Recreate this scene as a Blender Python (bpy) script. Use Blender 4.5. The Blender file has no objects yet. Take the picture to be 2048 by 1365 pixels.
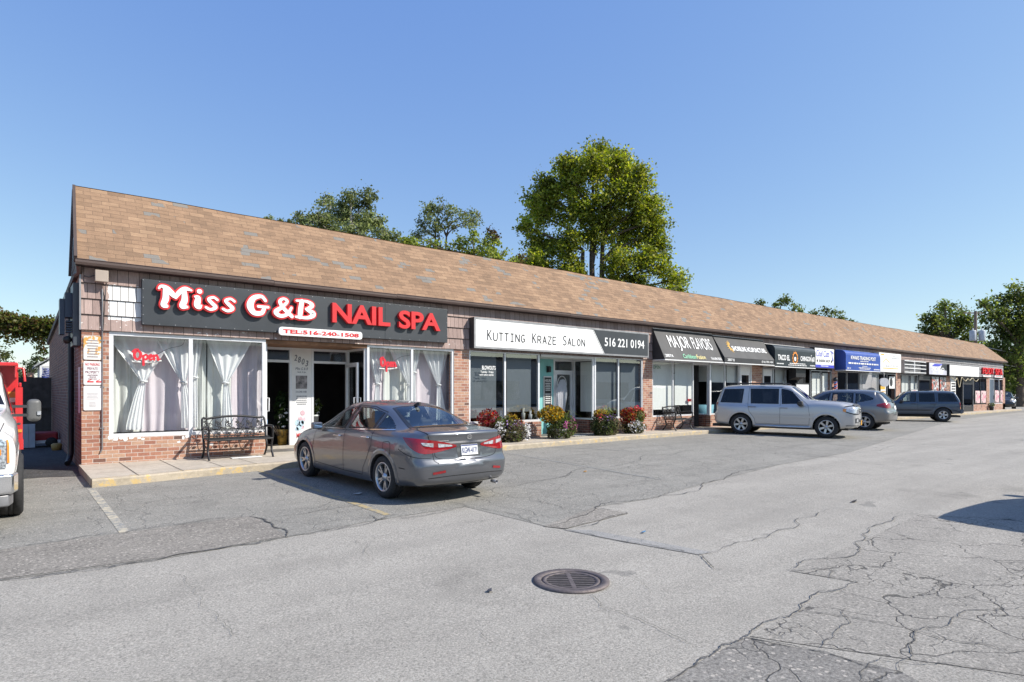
import bpy, bmesh, math, random
import numpy as np
from mathutils import Vector, Matrix
from mathutils.bvhtree import BVHTree
R = math.radians
SC = bpy.context.scene
COL = SC.collection
random.seed(7)
rng = np.random.default_rng(11)

# ------------------------------------------------------------------ survey
# Level camera at (0,0,1.5): x runs along the shop front, y into the building.
# fx/fz/gp turn a point measured in the photo into metres on a known plane.
F, CX, HY, HC, D = 1236.0, 1024.0, 786.0, 1.5, 14.3
FW, RT = (0.627, 0.779), (0.779, -0.627)

def ray(px):
    v = (px - CX) / F
    return FW[0] + RT[0] * v, FW[1] + RT[1] * v

def fx(px, Y=D):
    a, b = ray(px)
    return a / b * Y

def fz(px, py, Y=D):
    a, b = ray(px)
    return HC + (HY - py) * (Y / b) / F

def gz(y):
    return 0.02 * (min(max(y, 2.0), 11.5) - 11.5)

def gp(px, py):
    z = 0.0
    a, b = ray(px)
    for _ in range(8):
        d = (HC - z) * F / (py - HY)
        z = gz(b * d)
    return a * d, b * d

# ------------------------------------------------------------------ objects
def tag(o, label=None, cat=None, group=None, kind=None):
    if label: o['label'] = label
    if cat: o['category'] = cat
    if group: o['group'] = group
    if kind: o['kind'] = kind
    return o

def empty(name, loc=(0, 0, 0), rz=0.0, label=None, cat=None, group=None):
    o = bpy.data.objects.new(name, None)
    COL.objects.link(o)
    o.location = loc
    o.rotation_euler = (0, 0, rz)
    o.empty_display_size = 0.2
    return tag(o, label, cat, group)

class MB:
    def __init__(s):
        s.v, s.f, s.mi, s.uv, s.sm = [], [], [], {}, []
    def add(s, vs, fs, m=0, smooth=False, uvs=None):
        b = len(s.v)
        s.v.extend([tuple(p) for p in vs])
        for k, f in enumerate(fs):
            if uvs: s.uv[len(s.f)] = uvs[k]
            s.f.append([b + i for i in f]); s.mi.append(m); s.sm.append(smooth)
        return s
    def box(s, x0, x1, y0, y1, z0, z1, m=0):
        vs = [(x, y, z) for z in (z0, z1) for y in (y0, y1) for x in (x0, x1)]
        return s.add(vs, [(0, 2, 3, 1), (4, 5, 7, 6), (0, 1, 5, 4), (1, 3, 7, 5), (3, 2, 6, 7), (2, 0, 4, 6)], m)
    def obox(s, c, h, M=None, m=0):
        M = M or Matrix.Identity(3)
        vs = [Vector(c) + M @ Vector((x * h[0], y * h[1], z * h[2])) for z in (-1, 1) for y in (-1, 1) for x in (-1, 1)]
        return s.add(vs, [(0, 2, 3, 1), (4, 5, 7, 6), (0, 1, 5, 4), (1, 3, 7, 5), (3, 2, 6, 7), (2, 0, 4, 6)], m)
    def bar(s, a, b, w, t, m=0, up=(0, 0, 1)):
        a, b = Vector(a), Vector(b)
        d = (b - a); L = d.length
        if L < 1e-6: return s
        d.normalize(); u = Vector(up)
        if abs(d.dot(u)) > .98: u = Vector((0, 1, 0))
        x = d.cross(u).normalized(); y = x.cross(d)
        M = Matrix((x, d, y)).transposed()
        return s.obox((a + b) / 2, (w / 2, L / 2, t / 2), M, m)
    def quad(s, a, b, c, d, m=0):
        return s.add([a, b, c, d], [(0, 1, 2, 3)], m)
    def tube(s, pts, r, n=8, m=0, cap=True, smooth=True):
        pts = [Vector(p) for p in pts]
        rs = r if isinstance(r, (list, tuple)) else [r] * len(pts)
        up = Vector((0, 0, 1)); vs = []; prev = None
        for i, p in enumerate(pts):
            d = (pts[min(i + 1, len(pts) - 1)] - pts[max(i - 1, 0)])
            if d.length < 1e-9: d = Vector((0, 0, 1))
            d.normalize()
            x = (prev - d * prev.dot(d)) if prev else d.cross(up if abs(d.z) < .95 else Vector((1, 0, 0)))
            if x.length < 1e-6: x = d.cross(Vector((1, 0, 0)))
            x.normalize(); prev = x; y = d.cross(x)
            for k in range(n):
                t = 2 * math.pi * k / n
                vs.append(p + (x * math.cos(t) + y * math.sin(t)) * rs[i])
        fs = [(i * n + k, i * n + (k + 1) % n, (i + 1) * n + (k + 1) % n, (i + 1) * n + k)
              for i in range(len(pts) - 1) for k in range(n)]
        s.add(vs, fs, m, smooth)
        if cap:
            s.add(vs[:n], [tuple(range(n))[::-1]], m); s.add(vs[-n:], [tuple(range(n))], m)
        return s
    def lathe(s, prof, c=(0, 0, 0), M=None, n=24, m=0, smooth=True):
        """prof: (radius, height) pairs turned about the local z axis"""
        M = M or Matrix.Identity(3); vs = []
        for r, h in prof:
            for k in range(n):
                t = 2 * math.pi * k / n
                vs.append(Vector(c) + M @ Vector((r * math.cos(t), r * math.sin(t), h)))
        fs = [(i * n + k, i * n + (k + 1) % n, (i + 1) * n + (k + 1) % n, (i + 1) * n + k)
              for i in range(len(prof) - 1) for k in range(n)]
        return s.add(vs, fs, m, smooth)
    def prism(s, poly, z0, z1, f=None, m=0):
        """poly in 2-D, swept from z0 to z1; f maps (u,v,w) to 3-D"""
        f = f or (lambda u, v, w: (u, v, w)); n = len(poly)
        vs = [f(u, v, z0) for u, v in poly] + [f(u, v, z1) for u, v in poly]
        fs = [tuple(range(n))[::-1], tuple(range(n, 2 * n))] + [(i, (i + 1) % n, n + (i + 1) % n, n + i) for i in range(n)]
        return s.add(vs, fs, m)
    def build(s, name, mats, parent=None, world=True, origin=None):
        me = bpy.data.meshes.new(name)
        mats = mats if isinstance(mats, (list, tuple)) else [mats]
        vs = s.v
        off = Vector((0, 0, 0))
        if origin == 'base' and vs:
            xs, ys, zs = zip(*vs)
            off = Vector(((min(xs) + max(xs)) / 2, (min(ys) + max(ys)) / 2, min(zs)))
        me.from_pydata([(p[0] - off.x, p[1] - off.y, p[2] - off.z) for p in vs], [], s.f)
        for m in mats: me.materials.append(m)
        me.polygons.foreach_set('material_index', s.mi)
        me.polygons.foreach_set('use_smooth', s.sm)
        if s.uv:
            ul = me.uv_layers.new(name='UVMap')
            for i, p in enumerate(me.polygons):
                if i in s.uv:
                    for k, li in enumerate(p.loop_indices): ul.data[li].uv = s.uv[i][k]
        me.update()
        o = bpy.data.objects.new(name, me)
        COL.objects.link(o)
        o.location = off
        if parent is not None:
            o.parent = parent
            if world: o.matrix_parent_inverse = Matrix.LocRotScale(parent.location, parent.rotation_euler, None).inverted()
        return o

def bevel(o, w=.01, seg=2):
    b = o.modifiers.new('bevel', 'BEVEL'); b.width = w; b.segments = seg; b.limit_method = 'ANGLE'
    b.angle_limit = R(40)
    for p in o.data.polygons: p.use_smooth = True
    w_ = o.modifiers.new('wn', 'WEIGHTED_NORMAL'); w_.keep_sharp = False
    return o

def copy_tree(o, parent=None):
    c = o.copy(); COL.objects.link(c)
    if parent is not None: c.parent = parent
    for ch in list(o.children): copy_tree(ch, c)
    return c

def crom(pts, k=6, closed=False):
    """Catmull-Rom through points of any dimension"""
    P = [Vector(p) for p in pts]; out = []; n = len(P)
    for i in range(n if closed else n - 1):
        if closed: p0, p1, p2, p3 = P[i - 1], P[i], P[(i + 1) % n], P[(i + 2) % n]
        else: p0, p1, p2, p3 = P[max(i - 1, 0)], P[i], P[i + 1], P[min(i + 2, n - 1)]
        for j in range(k):
            t = j / k
            out.append(.5 * ((2 * p1) + (p2 - p0) * t + (2 * p0 - 5 * p1 + 4 * p2 - p3) * t * t + (3 * p1 - p0 - 3 * p2 + p3) * t ** 3))
    if not closed: out.append(P[-1].copy())
    return out

def pchip(pts):
    xs = [p[0] for p in pts]; ys = [p[1] for p in pts]; n = len(xs)
    d = [(ys[i + 1] - ys[i]) / (xs[i + 1] - xs[i]) for i in range(n - 1)]
    m = [d[0]] + [0 if d[i - 1] * d[i] <= 0 else 2 * d[i - 1] * d[i] / (d[i - 1] + d[i]) for i in range(1, n - 1)] + [d[-1]]
    def f(x):
        if x <= xs[0]: return ys[0]
        if x >= xs[-1]: return ys[-1]
        i = max(j for j in range(n - 1) if xs[j] <= x)
        h = xs[i + 1] - xs[i]; t = (x - xs[i]) / h
        return ((1 + 2 * t) * (1 - t) ** 2 * ys[i] + t * (1 - t) ** 2 * h * m[i] + t * t * (3 - 2 * t) * ys[i + 1] + t * t * (t - 1) * h * m[i + 1])
    return f

# ------------------------------------------------------------------ materials
def newmat(name):
    m = bpy.data.materials.new(name); m.use_nodes = True
    return m, m.node_tree, m.node_tree.nodes['Principled BSDF']

def nd(nt, typ, ins=None, **kw):
    n = nt.nodes.new(typ)
    for k, v in kw.items(): setattr(n, k, v)
    for k, v in (ins or {}).items():
        if isinstance(v, bpy.types.NodeSocket): nt.links.new(v, n.inputs[k])
        else: n.inputs[k].default_value = v
    return n

def c4(c): return (c[0], c[1], c[2], 1.0)

def mixc(nt, fac, a, b, mode='MIX'):
    n = nt.nodes.new('ShaderNodeMixRGB'); n.blend_type = mode
    for k, v in (('Fac', fac), ('Color1', a), ('Color2', b)):
        if isinstance(v, bpy.types.NodeSocket): nt.links.new(v, n.inputs[k])
        else: n.inputs[k].default_value = v if k == 'Fac' else c4(v)
    return n.outputs['Color']

def ramp(nt, fac, stops, interp='LINEAR'):
    n = nt.nodes.new('ShaderNodeValToRGB'); n.color_ramp.interpolation = interp
    e = n.color_ramp.elements
    while len(e) < len(stops): e.new(.5)
    for el, (p, c) in zip(e, stops):
        el.position = p; el.color = c4(c) if isinstance(c, (tuple, list)) else (c, c, c, 1)
    nt.links.new(fac, n.inputs['Fac'])
    return n.outputs['Color']

def mth(nt, op, a, b=0.0, clamp=False):
    n = nt.nodes.new('ShaderNodeMath'); n.operation = op; n.use_clamp = clamp
    for i, v in enumerate((a, b)):
        if isinstance(v, bpy.types.NodeSocket): nt.links.new(v, n.inputs[i])
        else: n.inputs[i].default_value = v
    return n.outputs[0]

def noise(nt, vec, scale, detail=4, rough=.55, dist=0):
    n = nd(nt, 'ShaderNodeTexNoise', {'Scale': scale, 'Detail': detail, 'Roughness': rough, 'Distortion': dist})
    if vec is not None: nt.links.new(vec, n.inputs['Vector'])
    return n.outputs[0]

def objco(nt): return nd(nt, 'ShaderNodeTexCoord').outputs['Object']

def bump(nt, h, strength, dist, bsdf):
    b = nd(nt, 'ShaderNodeBump', {'Height': h, 'Strength': strength, 'Distance': dist})
    nt.links.new(b.outputs['Normal'], bsdf.inputs['Normal'])

def pm(name, col, rough=.6, metal=0.0, var=.14, scale=4.0, bmp=0.0, bscale=60, coat=0.0, coatr=.04, spec=.5, emit=0):
    m, nt, b = newmat(name)
    co = objco(nt)
    n1 = noise(nt, co, scale, 5)
    lo = tuple(max(0, c * (1 - var)) for c in col); hi = tuple(min(1, c * (1 + var)) for c in col)
    nt.links.new(ramp(nt, n1, [(.3, lo), (.7, hi)]), b.inputs['Base Color'])
    b.inputs['Roughness'].default_value = rough
    b.inputs['Metallic'].default_value = metal
    b.inputs['Specular IOR Level'].default_value = spec
    if coat:
        b.inputs['Coat Weight'].default_value = coat; b.inputs['Coat Roughness'].default_value = coatr
    if bmp: bump(nt, noise(nt, co, bscale, 3), bmp, .01, b)
    if emit:
        b.inputs['Emission Color'].default_value = c4(col); b.inputs['Emission Strength'].default_value = emit
    return m

def glass(name, tint, lo=.06, hi=.75, rough=.0, power=1.0):
    m = bpy.data.materials.new(name); m.use_nodes = True
    nt = m.node_tree; nt.nodes.clear()
    out = nd(nt, 'ShaderNodeOutputMaterial')
    tr = nd(nt, 'ShaderNodeBsdfTransparent', {'Color': c4(tint)})
    gl = nd(nt, 'ShaderNodeBsdfGlossy', {'Color': (.95, .97, 1, 1), 'Roughness': rough})
    lw = nd(nt, 'ShaderNodeLayerWeight', {'Blend': .5})
    fac = nd(nt, 'ShaderNodeMapRange', {'Value': mth(nt, 'POWER', lw.outputs['Facing'], 4.0), 'From Min': 0.0, 'From Max': 1.0, 'To Min': lo, 'To Max': hi})
    mx = nd(nt, 'ShaderNodeMixShader', {'Fac': fac.outputs[0]})
    nt.links.new(tr.outputs[0], mx.inputs[1]); nt.links.new(gl.outputs[0], mx.inputs[2])
    nt.links.new(mx.outputs[0], out.inputs['Surface'])
    return m

def leafmat(name, rough=.5, trans=.55):
    m = bpy.data.materials.new(name); m.use_nodes = True
    nt = m.node_tree; b = nt.nodes['Principled BSDF']; out = nt.nodes['Material Output']
    at = nd(nt, 'ShaderNodeAttribute', attribute_name='col')
    nt.links.new(at.outputs['Color'], b.inputs['Base Color'])
    b.inputs['Roughness'].default_value = rough
    b.inputs['Specular IOR Level'].default_value = .3
    hs = nd(nt, 'ShaderNodeHueSaturation', {'Hue': .485, 'Saturation': 1.15, 'Value': 1.5, 'Color': at.outputs['Color']})
    t = nd(nt, 'ShaderNodeBsdfTranslucent', {'Color': hs.outputs[0]})
    mx = nd(nt, 'ShaderNodeMixShader', {'Fac': trans})
    nt.links.new(b.outputs[0], mx.inputs[1]); nt.links.new(t.outputs[0], mx.inputs[2])
    nt.links.new(mx.outputs[0], out.inputs['Surface'])
    return m

def brickmat(name, axes, pal, mortar, bw=.213, bh=.0765, mo=.011, dirt=.25):
    """axes: which object axes run along the course and up"""
    m, nt, b = newmat(name)
    sx = nd(nt, 'ShaderNodeSeparateXYZ', {0: objco(nt)})
    cv = nd(nt, 'ShaderNodeCombineXYZ', {0: sx.outputs[axes[0]], 1: sx.outputs[axes[1]]}).outputs[0]
    wob = nd(nt, 'ShaderNodeVectorMath', {0: cv, 1: (0, 0, 0)}, operation='ADD').outputs[0]
    br = nd(nt, 'ShaderNodeTexBrick', {'Vector': wob, 'Color1': (0, 0, 0, 1), 'Color2': (1, 1, 1, 1), 'Mortar': (.5, .5, .5, 1),
            'Scale': 1.0, 'Mortar Size': mo / 2, 'Mortar Smooth': .25, 'Bias': 0.0, 'Brick Width': bw, 'Row Height': bh}, offset=.5)
    base = ramp(nt, br.outputs['Color'], pal)
    n1 = noise(nt, objco(nt), 35, 4); n2 = noise(nt, objco(nt), 2.2, 4)
    base = mixc(nt, .5, base, ramp(nt, n1, [(.3, .55), (.75, 1.15)]), 'MULTIPLY')
    mcol = mixc(nt, n1, tuple(c * .75 for c in mortar), tuple(min(1, c * 1.15) for c in mortar))
    col = mixc(nt, br.outputs['Fac'], base, mcol)
    col = mixc(nt, dirt, col, ramp(nt, n2, [(.35, .45), (.65, 1.0)]), 'MULTIPLY')
    nt.links.new(col, b.inputs['Base Color'])
    b.inputs['Roughness'].default_value = .85
    h = mth(nt, 'ADD', mth(nt, 'MULTIPLY', br.outputs['Fac'], -1.0), mth(nt, 'MULTIPLY', n1, .35))
    bump(nt, h, .6, .008, b)
    return m

BR_PAL = [(0.0, (.13, .075, .06)), (.08, (.32, .145, .10)), (.40, (.42, .20, .135)), (.7, (.46, .255, .17)), (1.0, (.50, .32, .225))]
M = {}
M['brick_x'] = brickmat('brick front', (0, 2), BR_PAL, (.60, .56, .51))
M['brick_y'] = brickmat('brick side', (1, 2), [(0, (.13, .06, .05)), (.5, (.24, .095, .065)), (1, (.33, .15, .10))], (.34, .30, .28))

def shingles():
    m, nt, b = newmat('roof shingles')
    uv = nd(nt, 'ShaderNodeTexCoord').outputs['UV']
    br = nd(nt, 'ShaderNodeTexBrick', {'Vector': uv, 'Color1': (0, 0, 0, 1), 'Color2': (1, 1, 1, 1), 'Mortar': (.5, .5, .5, 1), 'Scale': 1.0,
            'Mortar Size': .0045, 'Mortar Smooth': .2, 'Bias': 0, 'Brick Width': .305, 'Row Height': .125}, offset=.42, offset_frequency=2)
    big = noise(nt, uv, .55, 4); fine = noise(nt, uv, 90, 3); mid = noise(nt, uv, 7, 4)
    v = mth(nt, 'ADD', mth(nt, 'ADD', mth(nt, 'MULTIPLY', br.outputs['Color'], .34), .13), mth(nt, 'MULTIPLY', big, .42))
    v = mth(nt, 'ADD', v, mth(nt, 'MULTIPLY', mth(nt, 'SUBTRACT', mid, .5), .35))
    col = ramp(nt, v, [(.1, (.165, .108, .07)), (.36, (.235, .148, .09)), (.55, (.30, .188, .114)), (.75, (.355, .23, .14)), (.95, (.40, .27, .168))])
    # bare grey tabs where the top layer has blown off, in loose clusters
    br2 = nd(nt, 'ShaderNodeTexBrick', {'Vector': uv, 'Color1': (0, 0, 0, 1), 'Color2': (1, 1, 1, 1), 'Mortar': (0, 0, 0, 1), 'Scale': 1.0,
             'Mortar Size': .002, 'Brick Width': .305, 'Row Height': .125, 'Bias': 0}, offset=.42, offset_frequency=2)
    off = nd(nt, 'ShaderNodeVectorMath', {0: uv, 1: (.305 * 37, .125 * 58, 0)}, operation='ADD').outputs[0]
    nt.links.new(off, br2.inputs['Vector'])
    g = mth(nt, 'GREATER_THAN', mth(nt, 'ADD', br2.outputs['Color'], mth(nt, 'MULTIPLY', noise(nt, uv, .8, 3), 1.0)), 1.48)
    col = mixc(nt, .55, col, ramp(nt, noise(nt, nd(nt, 'ShaderNodeVectorMath', {0: uv, 1: (4, 14, 1)}, operation='MULTIPLY').outputs[0], 1.0, 5, .7), [(.3, .70), (.65, 1.12)]), 'MULTIPLY')
    col = mixc(nt, g, col, (.20, .185, .165))
    col = mixc(nt, .45, col, ramp(nt, fine, [(.3, .6), (.7, 1.2)]), 'MULTIPLY')
    stain = noise(nt, nd(nt, 'ShaderNodeVectorMath', {0: uv, 1: (.6, .12, 1)}, operation='MULTIPLY').outputs[0], 3.0, 5)
    col = mixc(nt, .3, col, ramp(nt, stain, [(.35, .62), (.6, 1.0)]), 'MULTIPLY')
    col = mixc(nt, mth(nt, 'MULTIPLY', br.outputs['Fac'], .6), col, (.09, .06, .042))
    nt.links.new(col, b.inputs['Base Color'])
    b.inputs['Roughness'].default_value = .92
    sy = nd(nt, 'ShaderNodeSeparateXYZ', {0: uv}).outputs[1]
    saw = mth(nt, 'FRACT', mth(nt, 'DIVIDE', sy, .125))
    bump(nt, mth(nt, 'ADD', mth(nt, 'SUBTRACT', mth(nt, 'MULTIPLY', saw, -1.0), br.outputs['Fac']), mth(nt, 'MULTIPLY', fine, .5)), .55, .012, b)
    return m
M['shingle'] = shingles()

def siding_mat(name, c0, c1, patch=None):
    m, nt, b = newmat(name)
    co = objco(nt); sx = nd(nt, 'ShaderNodeSeparateXYZ', {0: co})
    cv = nd(nt, 'ShaderNodeCombineXYZ', {0: sx.outputs[0], 1: sx.outputs[2]}).outputs[0]
    br = nd(nt, 'ShaderNodeTexBrick', {'Vector': cv, 'Color1': (0, 0, 0, 1), 'Color2': (1, 1, 1, 1), 'Mortar': (.5, .5, .5, 1), 'Scale': 1.0,
            'Mortar Size': .005, 'Mortar Smooth': .1, 'Brick Width': .135, 'Row Height': .30}, offset=.37, squash=1.35, squash_frequency=3)
    st = nd(nt, 'ShaderNodeVectorMath', {0: co, 1: (60, 60, 4)}, operation='MULTIPLY').outputs[0]
    grain = noise(nt, st, 1.0, 4)
    col = ramp(nt, br.outputs['Color'], [(0, c0), (1, c1)])
    col = mixc(nt, .5, col, ramp(nt, grain, [(.3, .6), (.7, 1.2)]), 'MULTIPLY')
    n1 = noise(nt, co, 9, 6, .7)
    if patch:                                   # an unpainted-over white patch, ragged along its edge
        x0, x1, z0, z1 = patch
        wx = mth(nt, 'ADD', sx.outputs[0], mth(nt, 'MULTIPLY', mth(nt, 'SUBTRACT', n1, .5), .10))
        wz = mth(nt, 'ADD', sx.outputs[2], mth(nt, 'MULTIPLY', mth(nt, 'SUBTRACT', n1, .5), .14))
        k = mth(nt, 'MULTIPLY', mth(nt, 'MULTIPLY', mth(nt, 'GREATER_THAN', wx, x0), mth(nt, 'LESS_THAN', wx, x1)),
                mth(nt, 'MULTIPLY', mth(nt, 'GREATER_THAN', wz, z0), mth(nt, 'LESS_THAN', wz, z1)))
        col = mixc(nt, k, col, mixc(nt, grain, (.66, .66, .66), (.8, .8, .8)))
        flake = mth(nt, 'MULTIPLY', mth(nt, 'GREATER_THAN', noise(nt, co, 14, 3, .6), .66), mth(nt, 'LESS_THAN', sx.outputs[2], 2.95))
        col = mixc(nt, flake, col, (.7, .69, .67))
    col = mixc(nt, br.outputs['Fac'], col, (.05, .035, .03))
    nt.links.new(col, b.inputs['Base Color'])
    b.inputs['Roughness'].default_value = .8
    bump(nt, mth(nt, 'ADD', mth(nt, 'MULTIPLY', br.outputs['Fac'], -1.5), grain), .5, .006, b)
    return m

def asphalt(name, lo, hi, speck=.5, cracks=0.0, tint=(1, 1, 1), coarse=1.0):
    m, nt, b = newmat(name)
    co = nd(nt, 'ShaderNodeTexCoord').outputs['Object']
    fine = noise(nt, co, 62 / coarse, 6, .84)
    big = noise(nt, co, .35, 5, .6)
    mid = noise(nt, co, 2.3, 5, .65)
    vo = nd(nt, 'ShaderNodeTexVoronoi', {'Vector': co, 'Scale': 52 / coarse, 'Randomness': 1.0})
    sp = nd(nt, 'ShaderNodeSeparateColor', {0: vo.outputs['Color']})
    v = mth(nt, 'ADD', mth(nt, 'MULTIPLY', big, .45), mth(nt, 'MULTIPLY', mid, .55))
    col = ramp(nt, v, [(.35, tuple(lo * t for t in tint)), (.65, tuple(hi * t for t in tint))])
    col = mixc(nt, speck, col, ramp(nt, fine, [(.34, .38), (.5, .97), (.66, 1.6)]), 'MULTIPLY')
    chips = mth(nt, 'MULTIPLY', mth(nt, 'GREATER_THAN', sp.outputs[0], .86), mth(nt, 'LESS_THAN', vo.outputs['Distance'], .42))
    col = mixc(nt, mth(nt, 'MULTIPLY', chips, .75 * speck), col, (.46, .42, .37))
    pits = mth(nt, 'MULTIPLY', mth(nt, 'LESS_THAN', sp.outputs[1], .13), mth(nt, 'LESS_THAN', vo.outputs['Distance'], .45))
    col = mixc(nt, mth(nt, 'MULTIPLY', pits, .38 * speck), col, (.045, .045, .045))
    lane = noise(nt, nd(nt, 'ShaderNodeVectorMath', {0: co, 1: (.16, 1.5, 1)}, operation='MULTIPLY').outputs[0], 1.0, 4, .6)
    col = mixc(nt, .6, col, ramp(nt, lane, [(.3, .80), (.6, 1.06)]), 'MULTIPLY')
    oil = noise(nt, co, .8, 3, .5)
    col = mixc(nt, .7, col, ramp(nt, oil, [(.24, .62), (.36, 1.0)]), 'MULTIPLY')
    spots = mth(nt, 'GREATER_THAN', noise(nt, co, 1.7, 2, .4), .74)
    col = mixc(nt, mth(nt, 'MULTIPLY', spots, .35), col, (.07, .07, .07))
    h = fine
    if cracks > 0:
        wv = nd(nt, 'ShaderNodeVectorMath', {0: co, 1: nd(nt, 'ShaderNodeVectorMath', {0: nd(nt, 'ShaderNodeTexNoise', {'Vector': co, 'Scale': 2.5, 'Detail': 5}).outputs['Color'], 1: (.45, .45, .45)}, operation='MULTIPLY').outputs[0]}, operation='ADD').outputs[0]
        fine_msk = noise(nt, co, .55, 3)
        for sc, w, th in ((1.25, .0075, .36), (3.6, .013, .50)):
            ve = nd(nt, 'ShaderNodeTexVoronoi', {'Vector': wv, 'Scale': sc}, feature='DISTANCE_TO_EDGE')
            ed = nd(nt, 'ShaderNodeMapRange', {'Value': ve.outputs['Distance'], 'From Min': w * .5, 'From Max': w * 1.6, 'To Min': 1.0, 'To Max': 0.0}).outputs[0]
            k = mth(nt, 'MULTIPLY', ed, mth(nt, 'MULTIPLY', mth(nt, 'SUBTRACT', fine_msk, th), 9.0, True), True)
            col = mixc(nt, mth(nt, 'MULTIPLY', k, cracks), col, (.028, .027, .026))
            h = mth(nt, 'SUBTRACT', h, mth(nt, 'MULTIPLY', k, 1.2))
    nt.links.new(col, b.inputs['Base Color'])
    b.inputs['Roughness'].default_value = .9
    b.inputs['Specular IOR Level'].default_value = .35
    bump(nt, h, .55, .012, b)
    return m

def concrete(name, lo, hi, yellow=None):
    m, nt, b = newmat(name)
    co = objco(nt)
    n1 = noise(nt, co, 1.6, 6, .65); n2 = noise(nt, co, 70, 4, .7); n3 = noise(nt, co, 7, 6, .75)
    col = ramp(nt, n1, [(.3, lo), (.7, hi)])
    col = mixc(nt, .45, col, ramp(nt, n2, [(.3, .6), (.7, 1.2)]), 'MULTIPLY')
    col = mixc(nt, .35, col, ramp(nt, n3, [(.38, .45), (.55, 1.0)]), 'MULTIPLY')
    if yellow:
        geo = nd(nt, 'ShaderNodeTexCoord').outputs['Object']
        z = nd(nt, 'ShaderNodeSeparateXYZ', {0: geo}).outputs[2]
        k = mth(nt, 'MULTIPLY', mth(nt, 'GREATER_THAN', n3, yellow[1]), mth(nt, 'GREATER_THAN', noise(nt, co, .7, 2), .45))
        col = mixc(nt, mth(nt, 'MULTIPLY', k, .5), col, yellow[0])
    nt.links.new(col, b.inputs['Base Color'])
    b.inputs['Roughness'].default_value = .9
    bump(nt, n2, .3, .006, b)
    return m

def paint(name, col, metal=.75, rough=.34, flake=.05):
    m, nt, b = newmat(name)
    co = objco(nt)
    n = noise(nt, co, 420, 2)
    cc = ramp(nt, n, [(.3, tuple(c * (1 - flake * 2) for c in col)), (.7, tuple(min(1, c * (1 + flake * 2)) for c in col))])
    dust = noise(nt, co, 2.5, 5)
    cc = mixc(nt, mth(nt, 'MULTIPLY', dust, .10), cc, (.28, .28, .28))
    nt.links.new(cc, b.inputs['Base Color'])
    b.inputs['Metallic'].default_value = metal; b.inputs['Roughness'].default_value = rough
    b.inputs['Coat Weight'].default_value = 1.0
    nt.links.new(ramp(nt, dust, [(.3, .02), (.75, .07)]), b.inputs['Coat Roughness'])
    return m

M['asphalt'] = asphalt('lane asphalt', .262, .312, .85, .0, (1.07, 1.01, .90))
M['bay'] = asphalt('bay asphalt', .20, .25, .85, .22, (1.055, 1.015, .91), 1.15)
M['strip'] = asphalt('patched strip asphalt', .185, .24, 1.0, .0, (1.08, 1.0, .88), 1.6)
M['cracked'] = asphalt('cracked asphalt', .225, .285, .9, .75, (1.075, 1.01, .90), 1.3)
M['cracked2'] = asphalt('worn cracked asphalt', .175, .225, 1.0, .7, (1.06, 1.005, .92), 1.6)
M['alley'] = asphalt('shade-darkened alley asphalt', .045, .075, .6, .2)  # darker asphalt, with the alley's shade painted into its tone
M['midpatch'] = asphalt('fine patch asphalt', .255, .29, .7, .15, (1.02, 1, .96), .9)
M['crackfill'] = pm('tar crack', (.075, .073, .07), .9, var=.4, scale=20)
M['walk'] = concrete('sidewalk concrete', (.41, .36, .295), (.52, .465, .385))
M['kerb'] = concrete('kerb concrete', (.38, .325, .245), (.50, .43, .33), ((.62, .40, .07), .56))
M['walkjoint'] = pm('joint dirt', (.10, .085, .07), .95)
M['siding'] = siding_mat('cedar shakes', (.295, .212, .19), (.415, .312, .28), (1.42, 2.12, 2.93, 3.60))
M['siding_grey'] = siding_mat('grey shakes', (.22, .22, .23), (.32, .32, .335))
M['gutter'] = pm('brown gutter metal', (.105, .075, .066), .4, .2, .12, 3)
M['fascia'] = pm('brown fascia', (.07, .05, .045), .7)
M['alum'] = pm('white aluminium frame', (.70, .71, .73), .38, .15, .06, 6)
M['alum_grey'] = pm('grey aluminium frame', (.36, .37, .385), .4, .5, .08, 6)
M['dark_alum'] = pm('dark aluminium frame', (.05, .05, .052), .45, .3, .1)
M['glass'] = glass('shop glass', (.95, .97, .96), .06, .55)
M['glass_dk'] = glass('reflective shop glass', (.66, .70, .72), .17, .5)
M['wood_soffit'] = pm('bare soffit wood', (.22, .115, .062), .8, var=.35, scale=5)
M['white'] = pm('white enamel', (.74, .74, .73), .45, var=.05)
M['white_matt'] = pm('white matt sheet', (.72, .72, .71), .7, var=.06)
M['black'] = pm('black satin', (.016, .016, .018), .5, var=.2)
M['rubber'] = pm('tyre rubber', (.022, .022, .023), .8, var=.3, scale=30)
M['plastic'] = pm('dark plastic', (.035, .035, .038), .55, var=.2)
M['chrome'] = pm('chrome', (.78, .79, .80), .1, 1.0, .03)
M['alloy'] = pm('alloy wheel silver', (.52, .53, .54), .3, .85, .08, 8)
M['steel'] = pm('weathered steel', (.30, .30, .31), .5, .7, .2)
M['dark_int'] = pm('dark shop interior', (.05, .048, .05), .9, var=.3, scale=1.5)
M['int_floor'] = pm('shop floor', (.13, .12, .11), .6, var=.2)
M['int_white'] = pm('shop interior wall', (.32, .32, .33), .8, var=.08)
M['red'] = pm('sign red', (.60, .028, .032), .4, var=.08)
M['red_glow'] = pm('red window script', (.75, .03, .05), .4, var=.05)
M['sign_char'] = pm('charcoal sign panel', (.040, .045, .052), .42, .0, .18, 1.2)
M['sign_white'] = pm('sign white face', (.82, .82, .81), .4, var=.03)
M['ink'] = pm('sign ink', (.03, .03, .034), .5, var=.1)
M['awn_black'] = pm('black awning canvas', (.030, .031, .034), .62, var=.18, scale=2)
M['awn_blue'] = pm('blue awning canvas', (.018, .062, .30), .5, var=.15, scale=2)
M['awn_char'] = pm('charcoal awning canvas', (.022, .030, .036), .45, var=.2, scale=2)
M['blue'] = pm('sign blue', (.05, .06, .48), .5, var=.05)
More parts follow.
